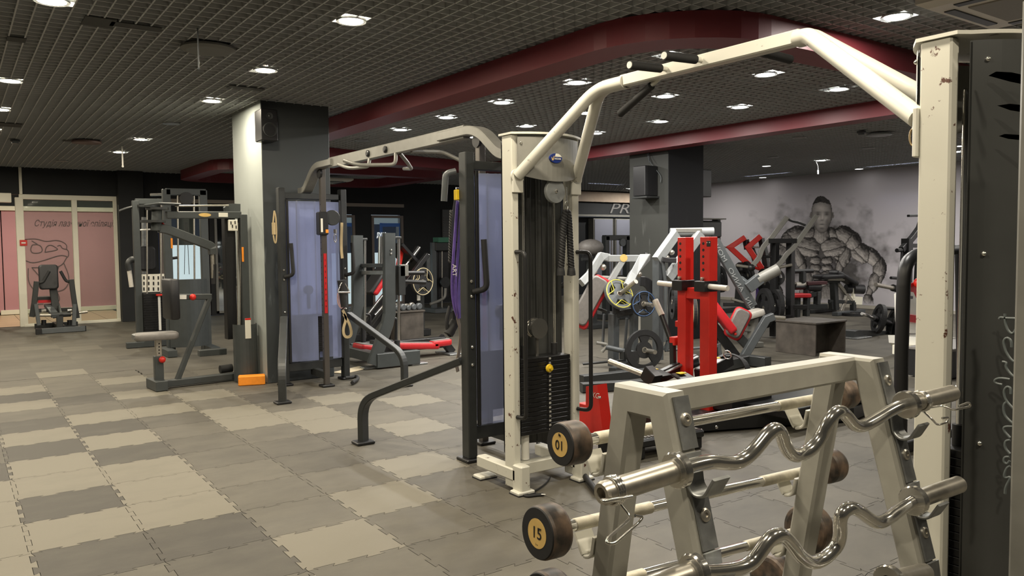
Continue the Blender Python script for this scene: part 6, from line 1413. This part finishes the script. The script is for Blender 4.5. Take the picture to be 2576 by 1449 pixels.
# benches by the grey machines
T = thing('adjustable_bench', 'off white weight bench behind the red edged seat', 'bench', (9.2, 7.4, 0))
a5, b5 = (8.8, 7.7), (9.9, 7.0)
Q5 = lambda x, y, o=0: AL(x, y, a5, b5) + V((-.6, -.8, 0)) * o
d = Q5(1916, 781) - Q5(1866, 796)
padpart(T, 'bench_pad', 'whitevinyl', Q5(1891, 790), (d.length, .34, .09), frame(d, (.6, .8, 0)), .05); part(T, 'pad_shell', 'black', lambda g: g.box(Q5(1891, 797), (d.length, .3, .04), rot=frame(d, (.6, .8, 0))))
part(T, 'post', 'silvergrey', lambda g: g.bar(Q5(1895, 795), V((*Q5(1893, 860)[:2], .08)), .1, .12)); part(T, 'rail', 'silvergrey', lambda g: g.bar(V((*Q5(1875, 830)[:2], .22)), V((*Q5(1905, 830)[:2], .22)), .08, .08)); part(T, 'foot', 'silvergrey', lambda g: g.bar(AZ(1885, 868, .04), AZ(1915, 866, .04), .1, .07)); part(T, 'wheel_arch', 'silvergrey', lambda g: g.tube(arc(Q5(1806, 845), .16, 0, PI, 10, (.85, -.53, 0), (0, 0, 1)), .03, 8)); part(T, 'long_rail', 'silvergrey', lambda g: g.bar(V((*Q5(1806, 845)[:2], .24)), V((*Q5(1880, 830)[:2], .24)), .09, .1))
# roller benches near the mural
def roller_bench(T, Q, posts, rolls, rails):
    for p, q in posts: part(T, 'post', 'charcoal', lambda g: g.bar(Q(*p), Q(*q), .1, .1))
    for p, q, r in rolls: part(T, 'roller', 'vinyl', lambda g: g.cyl(Q(*p), Q(*q), r, 16))
    for p, q in rails: part(T, 'rail', 'charcoal', lambda g: g.bar(Q(*p), Q(*q), .09, .09))
a6, b6 = (13.0, 9.2), (14.4, 8.4)
Q6 = lambda x, y: AL(x, y, a6, b6)
T = thing('roller_bench', 'black bench with two fat rollers and a small red seat left of the mural torso', 'bench', (Q6(2025, 770).x, Q6(2025, 770).y, 0))
roller_bench(T, Q6, [((2005, 745), (2004, 798)), ((2030, 728), (2028, 795)), ((2056, 735), (2055, 765))], [((2000, 722), (2025, 721), .055), ((2030, 722), (2062, 722), .085), ((1996, 683), (2045, 681), .04)], [((1994, 775), (2032, 772)), ((2030, 745), (2056, 738)), ((2026, 772), (2080, 770))])
part(T, 'red_seat', 'redvinyl', lambda g: g.box(Q6(2010, 743), (.36, .3, .08), -.5, ch=.03)); part(T, 'white_pad', 'whitevinyl', lambda g: g.cyl(Q6(2002, 716), Q6(2026, 715), .05, 12)); part(T, 'rear_post', 'charcoal', lambda g: g.bar(Q6(2019, 682), Q6(2019, 712), .1, .1)); part(T, 'maroon_pad', mat('maroon vinyl', rgb(70, 38, 42), .5), lambda g: g.bar(Q6(2027, 713), Q6(2075, 711), .2, .06))
a7, b7 = (14.2, 9.4), (15.6, 8.6)
Q7 = lambda x, y: AL(x, y, a7, b7)
T = thing('back_extension_bench', 'black back extension bench with tilted pads right of the mural torso', 'bench', (Q7(2105, 785).x, Q7(2105, 785).y, 0))
part(T, 'hip_pad', 'vinyl', lambda g: g.pad(Q7(2085, 695), (.5, .5, .08), frame((.8, -.5, .05), (.5, .8, 0)), .08)); part(T, 'hip_pad', 'vinyl', lambda g: g.pad(Q7(2122, 699), (.5, .5, .08), frame((.7, -.45, -.5), (.5, .8, 0)), .08)); part(T, 'white_pad', 'white', lambda g: g.bar(Q7(2078, 701), Q7(2119, 701), .2, .07)); part(T, 'pad_beam', 'charcoal', lambda g: g.bar(Q7(2050, 707), Q7(2110, 709), .1, .05))
part(T, 'main_post', 'charcoal', lambda g: g.bar(Q7(2097, 710), Q7(2101, 780), .12, .12)); part(T, 'diagonal_rail', 'steel', lambda g: g.bar(Q7(2110, 715), Q7(2143, 758), .08, .06)); part(T, 'lower_brace', 'steel', lambda g: g.bar(Q7(2132, 740), Q7(2117, 782), .08, .06)); part(T, 'cross_rail', 'charcoal', lambda g: g.bar(Q7(2085, 758), Q7(2148, 760), .08, .07)); part(T, 'short_post', 'charcoal', lambda g: g.bar(Q7(2091, 758), Q7(2093, 778), .1, .09)); part(T, 'short_post', 'charcoal', lambda g: g.bar(Q7(2146, 760), Q7(2146, 782), .1, .09))
part(T, 'base_foot', 'midgrey', lambda g: g.bar(AZ(2100, 790, .04), AZ(2170, 782, .04), .12, .07)); part(T, 'base_rail', 'charcoal', lambda g: g.bar(AZ(2035, 784, .04), AZ(2100, 778, .04), .1, .07))
for p, q in (((2128, 727), (2140, 727)), ((2147, 727), (2172, 728))): part(T, 'ankle_roller', 'vinyl', lambda g: g.cyl(Q7(*p), Q7(*q), .095, 16))
part(T, 'foot_plate', 'whitepaint', lambda g: g.bar(Q7(2125, 755), Q7(2168, 757), .05, .16)); part(T, 'roller_stem', 'whitepaint', lambda g: g.bar(Q7(2145, 725), Q7(2147, 750), .06, .06))
p = AZ(2147, 790, .03); weight_plate(p, (0, 0, 1), .23, 'black plate lying flat on the floor before the mural', None, .025)

# ------------------------------------------------------------------ dark wood step box
x0_, y0_, z0_ = 8.95, 6.0, .43
T = thing('wood_step_box', 'dark wood step box standing open-sided on the floor before the mural', 'box', (9.35, 6.35, 0))
x1_, y1_ = 9.62, 6.60
part(T, 'top_board', 'wood', lambda g: g.box(((x0_ + x1_) / 2, (y0_ + y1_) / 2, z0_ - .012), (x1_ - x0_ + .02, y1_ - y0_ + .02, .024)))
part(T, 'side_board', 'wood', lambda g: g.box((x0_ + .01, (y0_ + y1_) / 2, z0_ / 2 - .012), (.02, y1_ - y0_, z0_ - .024))); part(T, 'side_board', 'wood', lambda g: g.box((x1_ - .01, (y0_ + y1_) / 2, z0_ / 2 - .012), (.02, y1_ - y0_, z0_ - .024))); part(T, 'back_board', 'wood', lambda g: g.box(((x0_ + x1_) / 2, y0_ + .24, z0_ / 2 - .012), (x1_ - x0_ - .04, .02, z0_ - .024)))

# ------------------------------------------------------------------ right edge: machines partly hidden by the near tower
P8 = lambda x, y, yy=2.9: AY(x, y, yy)
T = thing('bent_frame_machine', 'black bent tube frame rising beside the near cream tower', 'gym machine', (P8(2272, 900).x, 2.9, 0))
pz = [P8(2330, 636), P8(2295, 645), P8(2277, 668), P8(2273, 720), P8(2268, 880)]
part(T, 'bent_tube', 'black', lambda g: g.tube(smooth_path(pz[:4], 2)[:-1] + [pz[3], pz[4], V((pz[4].x, 2.9, .03))], .045, 16)); part(T, 'cross_tube', 'black', lambda g: g.tube([pz[0], pz[0] + V((.5, 0, .02)), V((pz[0].x + .6, 2.9, .03))], .045, 14)); part(T, 'base', 'black', lambda g: g.bar(V((pz[4].x - .1, 2.9, .04)), V((pz[0].x + .7, 2.9, .04)), .1, .08))
yk = 4.1; T = thing('black_cabinet', 'low black box with a grey top behind the black bent tube', 'box', (AY(2300, 930, yk).x, yk + .3, 0))
xa, xb_ = AY(2285, 920, yk + .4).x, AY(2285, 920, yk + .4).x + 1.0; zt = AY(2290, 897, yk).z
part(T, 'body', 'black', lambda g: g.box(((xa + xb_) / 2, yk + .2, zt / 2), (xb_ - xa, .4, zt - .03))); part(T, 'top_board', 'greyvinyl', lambda g: g.box(((xa + xb_) / 2, yk + .2, zt - .01), (xb_ - xa + .02, .42, .03)))
Y12 = 5.35; PC = lambda x, y, d=0: AY(x, y, Y12 + d)
T = thing('white_seat_machine', 'white framed machine with dark red upholstery behind the black bent tube', 'gym machine', (PC(2300, 850).x, Y12, 0))
part(T, 'side_shield', 'white', lambda g: g.prism([PC(2276, 838), PC(2272, 740), PC(2285, 733), PC(2298, 735), PC(2312, 765), PC(2330, 838)], (0, .12, 0))); part(T, 'shield_edge', 'redvinyl', lambda g: g.path(smooth_path([PC(2276, 731, .08), PC(2296, 730, .08), PC(2309, 742, .08), PC(2318, 765, .08)], 1), .2, .04, upv=(0, 1, 0)))
part(T, 'seat_base', 'white', lambda g: g.prism([PC(2234, 843, .15), PC(2330, 843, .15), PC(2330, 862, .15), PC(2252, 878, .15), PC(2236, 862, .15)], (0, -.4, 0))); part(T, 'lower_block', 'whitepaint', lambda g: g.box(PC(2300, 878, -.1), (.5, .3, .12))); part(T, 'red_stripe', 'redvinyl', lambda g: g.bar(PC(2274, 798, -.02), PC(2330, 806, -.02), .02, .1)); part(T, 'mark', 'midgrey', lambda g: g.bar(PC(2278, 748, -.03), PC(2295, 748, -.03), .02, .04)); part(T, 'red_cap', 'red', lambda g: g.ball(PC(2312, 712), .07, 12))
part(T, 'base', 'whitepaint', lambda g: g.box((PC(2300, 880).x + .25, Y12, .1), (.5, .4, .18)))
Y13 = 7.2; PD = lambda x, y, d=0: AY(x, y, Y13 + d)
T = thing('black_lever_machine', 'tall black lever machine with short top bars at the right end of the mural', 'gym machine', (PD(2285, 780).x, Y13, 0))
part(T, 'main_post', 'black', lambda g: g.bar(PD(2282, 600), V((PD(2282, 600).x, Y13, .03)), .14, .14)); part(T, 'upper_arm', 'black', lambda g: g.path([PD(2268, 628), PD(2296, 597), PD(2312, 575), PD(2324, 540)], .1, .08, upv=(0, 1, 0))); part(T, 'top_bar', 'black', lambda g: g.bar(PD(2285, 543), PD(2325, 542), .05, .04)); part(T, 'mid_bar', 'black', lambda g: g.bar(PD(2290, 618), PD(2330, 618), .08, .07)); part(T, 'stub_bar', 'black', lambda g: g.cyl(PD(2256, 630), PD(2272, 628), .035, 10)); part(T, 'thin_rod', 'black', lambda g: g.cyl(PD(2269, 632), PD(2267, 665), .02, 8)); part(T, 'thin_rod', 'black', lambda g: g.cyl(PD(2307, 640), PD(2303, 710), .03, 8)); part(T, 'side_peg', 'black', lambda g: g.cyl(PD(2241, 699), PD(2262, 700), .025, 8)); part(T, 'chrome_rod', 'chrome', lambda g: g.cyl(PD(2314, 660), PD(2307, 690), .016, 8)); part(T, 'pad_block', 'redvinyl', lambda g: g.ball(PD(2310, 712), .08, 10))
part(T, 'plate_horn', 'steel', lambda g: g.cyl(PD(2203, 716), PD(2248, 725), .035, 12)); part(T, 'horn_root', 'black', lambda g: g.cyl(PD(2246, 724), PD(2262, 728), .06, 12)); part(T, 'base', 'black', lambda g: g.box((PD(2290, 780).x, Y13, .05), (.8, .6, .09)))
Y14 = 6.75; PE = lambda x, y, d=0: AY(x, y, Y14 + d)
T = thing('plate_lever_base', 'low black machine base with angled lever carrying plates near the mural right end', 'gym machine', (PE(2200, 840).x, Y14, 0))
part(T, 'base_beam', 'charcoal', lambda g: g.prism([PE(2145, 850), PE(2152, 834), PE(2160, 831), PE(2300, 836), PE(2300, 852)], (0, .2, 0))); part(T, 'foot_plate', 'galv', lambda g: g.box((PE(2160, 850).x, Y14 + .1, .012), (.4, .4, .02))); part(T, 'lever_rod', 'chrome', lambda g: g.cyl(PE(2168, 789), PE(2196, 799), .025, 10)); part(T, 'lever_tube', 'black', lambda g: g.cyl(PE(2196, 799), PE(2262, 822), .05, 12)); part(T, 'lever_post', 'black', lambda g: g.bar(PE(2244, 800), PE(2240, 845), .12, .1)); part(T, 'top_rod', 'black', lambda g: g.cyl(PE(2228, 776), PE(2262, 778), .025, 8))
weight_plate(PE(2211, 802), (.75, -.62, -.2), .23, 'black plate standing on the angled lever left of the black bent tube', None, .03); weight_plate(PE(2250, 812), (.75, -.62, -.2), .24, 'black plate mostly hidden behind the black bent tube', None, .03)

# ------------------------------------------------------------------ mural: a generic muscular figure in grey paint on the right wall
import numpy as np
XM = 16.192
NU, NZ = 330, 230
pL, pR = AX(1862, 600, XM), AX(2312, 600, XM); u0, u1, zlo, zhi = -pL.y, -pR.y, .075, 2.55
uu, zz = np.meshgrid(np.linspace(u0, u1, NU + 1), np.linspace(zlo, zhi, NZ + 1))
# lay the drawing out on the wall in the proportions of the photograph
dep = XM * fw.x - uu * fw.y + (zz - EYE) * fw.z
gx = W / 2 + FPX * (XM * rt.x - uu * rt.y + (zz - EYE) * rt.z) / dep
gy = H / 2 - FPX * (XM * up.x - uu * up.y + (zz - EYE) * up.z) / dep
def vnoise(s, seed):
    r = np.random.RandomState(seed).rand(64, 64); out = np.zeros_like(gx); amp = .5
    for o in range(4):
        x, y = gx * s * 2 ** o + 7.3 * o, gy * s * 2 ** o + 3.1 * o; i, j = np.floor(x).astype(int), np.floor(y).astype(int); fx, fy = x - i, y - j
        fx, fy = fx * fx * (3 - 2 * fx), fy * fy * (3 - 2 * fy); g_ = lambda a, b: r[b % 64, a % 64]
        out += amp * ((g_(i, j) * (1 - fx) + g_(i + 1, j) * fx) * (1 - fy) + (g_(i, j + 1) * (1 - fx) + g_(i + 1, j + 1) * fx) * fy); amp *= .5
    return out / .94
MUS = [  # cx, cy, rx, ry, tilt (deg), bulge
    (2066, 586, 24, 30, 0, 20), (2036, 588, 32, 14, -22, 13), (2097, 588, 32, 14, 22, 13),            # neck and trapezius
    (2128, 592, 30, 23, 30, 22), (2146, 607, 22, 27, -25, 22), (2002, 592, 30, 23, -30, 22), (1984, 607, 22, 27, 25, 22),   # shoulders
    (2170, 634, 19, 32, -48, 20), (2158, 644, 13, 28, -52, 16), (2195, 646, 18, 30, -40, 16), (1962, 636, 19, 32, 40, 20), (1974, 645, 13, 28, 48, 16), (1945, 650, 16, 30, 30, 16),   # upper arms
    (2213, 676, 17, 30, 4, 17), (2202, 704, 14, 34, 18, 15), (2215, 695, 9, 32, 20, 12), (2190, 728, 9, 24, 20, 9), (1938, 684, 17, 30, -4, 17), (1948, 710, 13, 34, -16, 15), (1938, 700, 9, 30, -10, 12), (1960, 732, 9, 24, -18, 9),   # forearms
    (2183, 752, 12, 15, 10, 10), (2177, 760, 4, 13, 12, 6), (2186, 763, 4, 13, 5, 6), (2194, 760, 4, 13, -8, 6), (1966, 754, 12, 15, -10, 10), (1960, 763, 4, 12, 5, 6), (1970, 764, 4, 12, -5, 6),   # hands
    (2098, 616, 35, 23, -8, 17), (2103, 630, 33, 15, -14, 16), (2034, 616, 35, 23, 8, 17), (2029, 630, 33, 15, 14, 16),   # chest
    (2125, 645, 15, 33, 18, 14), (2009, 645, 15, 33, -18, 14), (2113, 668, 11, 24, 14, 10), (2019, 668, 11, 24, -14, 10),   # flanks
    (2052, 655, 15, 11, 4, 9), (2081, 655, 15, 11, -4, 9), (2052, 673, 14, 10, 2, 9), (2080, 673, 14, 10, -2, 9), (2053, 690, 14, 10, 2, 8), (2079, 690, 14, 10, -2, 8), (2056, 710, 13, 14, 0, 7), (2076, 710, 13, 14, 0, 7),
    (2106, 648, 8, 5, 30, 5), (2108, 659, 8, 5, 30, 5), (2024, 648, 8, 5, -30, 5), (2022, 659, 8, 5, -30, 5),
    (2100, 700, 17, 24, 8, 8), (2031, 700, 17, 24, -8, 8),
    (2048, 745, 26, 34, 6, 12), (2086, 745, 26, 34, -6, 12), (2112, 740, 12, 32, -10, 8), (2022, 740, 12, 32, 10, 8)]
Hf = np.full_like(gx, -6.0); own = np.zeros_like(gx) - 1; stri = np.zeros_like(gx)
nz1, nz2 = vnoise(.05, 1), vnoise(.16, 2)
wx, wy = gx + (nz1 - .5) * 7, gy + (nz2 - .5) * 6
for k, (cx, cy, rx, ry, an, hb) in enumerate(MUS):
    c, s_ = math.cos(math.radians(an)), math.sin(math.radians(an)); dx, dy = wx - cx, wy - cy
    x, y = (dx * c + dy * s_) / rx, (-dx * s_ + dy * c) / ry; d2 = x * x + y * y
    h = np.where(d2 < 1, hb * (np.sqrt(np.maximum(0, 1 - d2)) - .12), -6.0); w_ = h > Hf
    Hf = np.where(w_, h, Hf); own = np.where(w_ & (h > -5), k, own)
    along = x * rx if ry > rx else y * ry
    stri = np.where(w_, np.sin(along * .95 + nz1 * 9), stri)
body = own >= 0
sx = gx[0, 1] - gx[0, 0]
gyy, gxx = np.gradient(Hf); nx_, ny_ = -gxx / abs(sx), gyy / abs(sx)
inv = 1 / np.sqrt(nx_ ** 2 + ny_ ** 2 + 1); lam = (nx_ * -.35 + -ny_ * -.62 + .70) * inv
lam = np.clip(lam, -.3, 1)
tone = .04 + .76 * np.clip(lam, 0, 1) ** 1.15 + .055 * stri * body + .22 * (nz2 - .5)
edge_ = np.zeros_like(gx, bool)
for ax_, sh in ((0, 1), (0, -1), (1, 1), (1, -1)): edge_ |= np.roll(own, sh, ax_) != own
tone = np.where(edge_ & body, tone * .38, tone)
cover = body * 1.0
# cloud of dark spray around the figure
au = np.sqrt(((gx - 2082) / 190) ** 2 + ((gy - 640) / 118) ** 2); cl = vnoise(.028, 5); cl2 = vnoise(.07, 8)
a_cl = np.clip(1.12 - au + (cl - .5) * 1.3, 0, 1) * np.clip(.5 + 1.0 * (cl2 - .35), 0, 1) * np.clip((775 - gy) / 70, 0, 1)
tone = np.where(body, tone, .17 + .25 * (cl2 - .5)); cover = np.where(body, 1.0, np.clip(a_cl * 1.7, 0, .95))
# head: plain close-cropped generic face
hx, hy = (wx - 2067) / 27.0, (gy - 540) / 47.0; jaw = 1 - .22 * np.clip(hy, 0, 1); hd = (hx / jaw) ** 2 + hy ** 2; hm = hd < 1
t = .16 + .62 * np.sqrt(np.clip(1 - hd, 0, 1)) - .07 * hx + .12 * (nz2 - .5)
def blob(cx, cy, rx, ry): return np.exp(-(((hx - cx) / rx) ** 2 + ((hy - cy) / ry) ** 2))
for ex in (-.36, .40): t -= .42 * blob(ex, -.02, .20, .07) + .30 * blob(ex, -.13, .27, .045) - .16 * blob(ex, .20, .18, .10)
t += .20 * blob(.02, .10, .07, .20) - .32 * blob(.02, .30, .17, .045) - .38 * blob(.02, .52, .27, .035) + .14 * blob(.02, .60, .2, .05) - .2 * blob(.02, .74, .2, .05) + .18 * blob(0, -.38, .4, .16) - .14 * blob(.55, .35, .14, .3) - .14 * blob(-.52, .35, .14, .3)
hair = hy < -.50 - .18 * (1 - np.abs(hx)) + .10 * (nz2 - .5); t = np.where(hair, .13 + .16 * (nz2 - .4), t)
for ex in (-1.0, 1.0):
    em = ((hx - ex) / .16) ** 2 + ((hy - .02) / .17) ** 2 < 1; tone = np.where(em, .42, tone); cover = np.where(em, 1, cover)
tone = np.where(hm, t, tone); cover = np.where(hm, 1, cover)
cover = cover * np.clip((zz - zlo) / .12, 0, 1); tone = np.clip(tone, .03, .97) ** 1.55
g = G(); ids = g.add([(XM, -uu[j, i], zz[j, i]) for j in range(NZ + 1) for i in range(NU + 1)])
for j in range(NZ):
    for i in range(NU):
        k = j * (NU + 1) + i; g.face((k, k + 1, k + NU + 2, k + NU + 1), True)
mm = mat('mural paint', WALLC, .85); nt = mm.node_tree; bs = nt.nodes['Principled BSDF']
a1 = nt.nodes.new('ShaderNodeAttribute'); a1.attribute_name = 'tone'; a2n = nt.nodes.new('ShaderNodeAttribute'); a2n.attribute_name = 'cover'
cr = nt.nodes.new('ShaderNodeValToRGB'); e = cr.color_ramp.elements; e[0].color = (*rgb(26, 23, 23), 1); e[1].color = (*rgb(228, 220, 214), 1)
mx = nt.nodes.new('ShaderNodeMix'); mx.data_type = 'RGBA'; mx.inputs['A'].default_value = (*WALLC, 1)
nt.links.new(a1.outputs['Fac'], cr.inputs['Fac']); nt.links.new(cr.outputs['Color'], mx.inputs['B']); nt.links.new(a2n.outputs['Fac'], mx.inputs['Factor']); nt.links.new(mx.outputs['Result'], bs.inputs['Base Color'])
mo = single('wall_mural', g, mm, 'grey painted mural of a muscular bare-chested figure covering the pale right wall', 'mural', (XM, AX(2067, 600, XM).y, zlo))
for nm, arr in (('tone', tone), ('cover', cover)):
    at_ = mo.data.attributes.new(nm, 'FLOAT', 'POINT'); at_.data.foreach_set('value', arr.ravel().astype(np.float32))
# ------------------------------------------------------------------ world and view
wd = bpy.data.worlds.new('world'); SC.world = wd; wd.use_nodes = True
wd.node_tree.nodes['Background'].inputs['Color'].default_value = (0.02, 0.022, 0.026, 1)
wd.node_tree.nodes['Background'].inputs['Strength'].default_value = 1.0
vs = SC.view_settings; vs.view_transform = 'Standard'; vs.look = 'None'; vs.exposure = 1.8; vs.gamma = 1.0; vs.use_curve_mapping = False
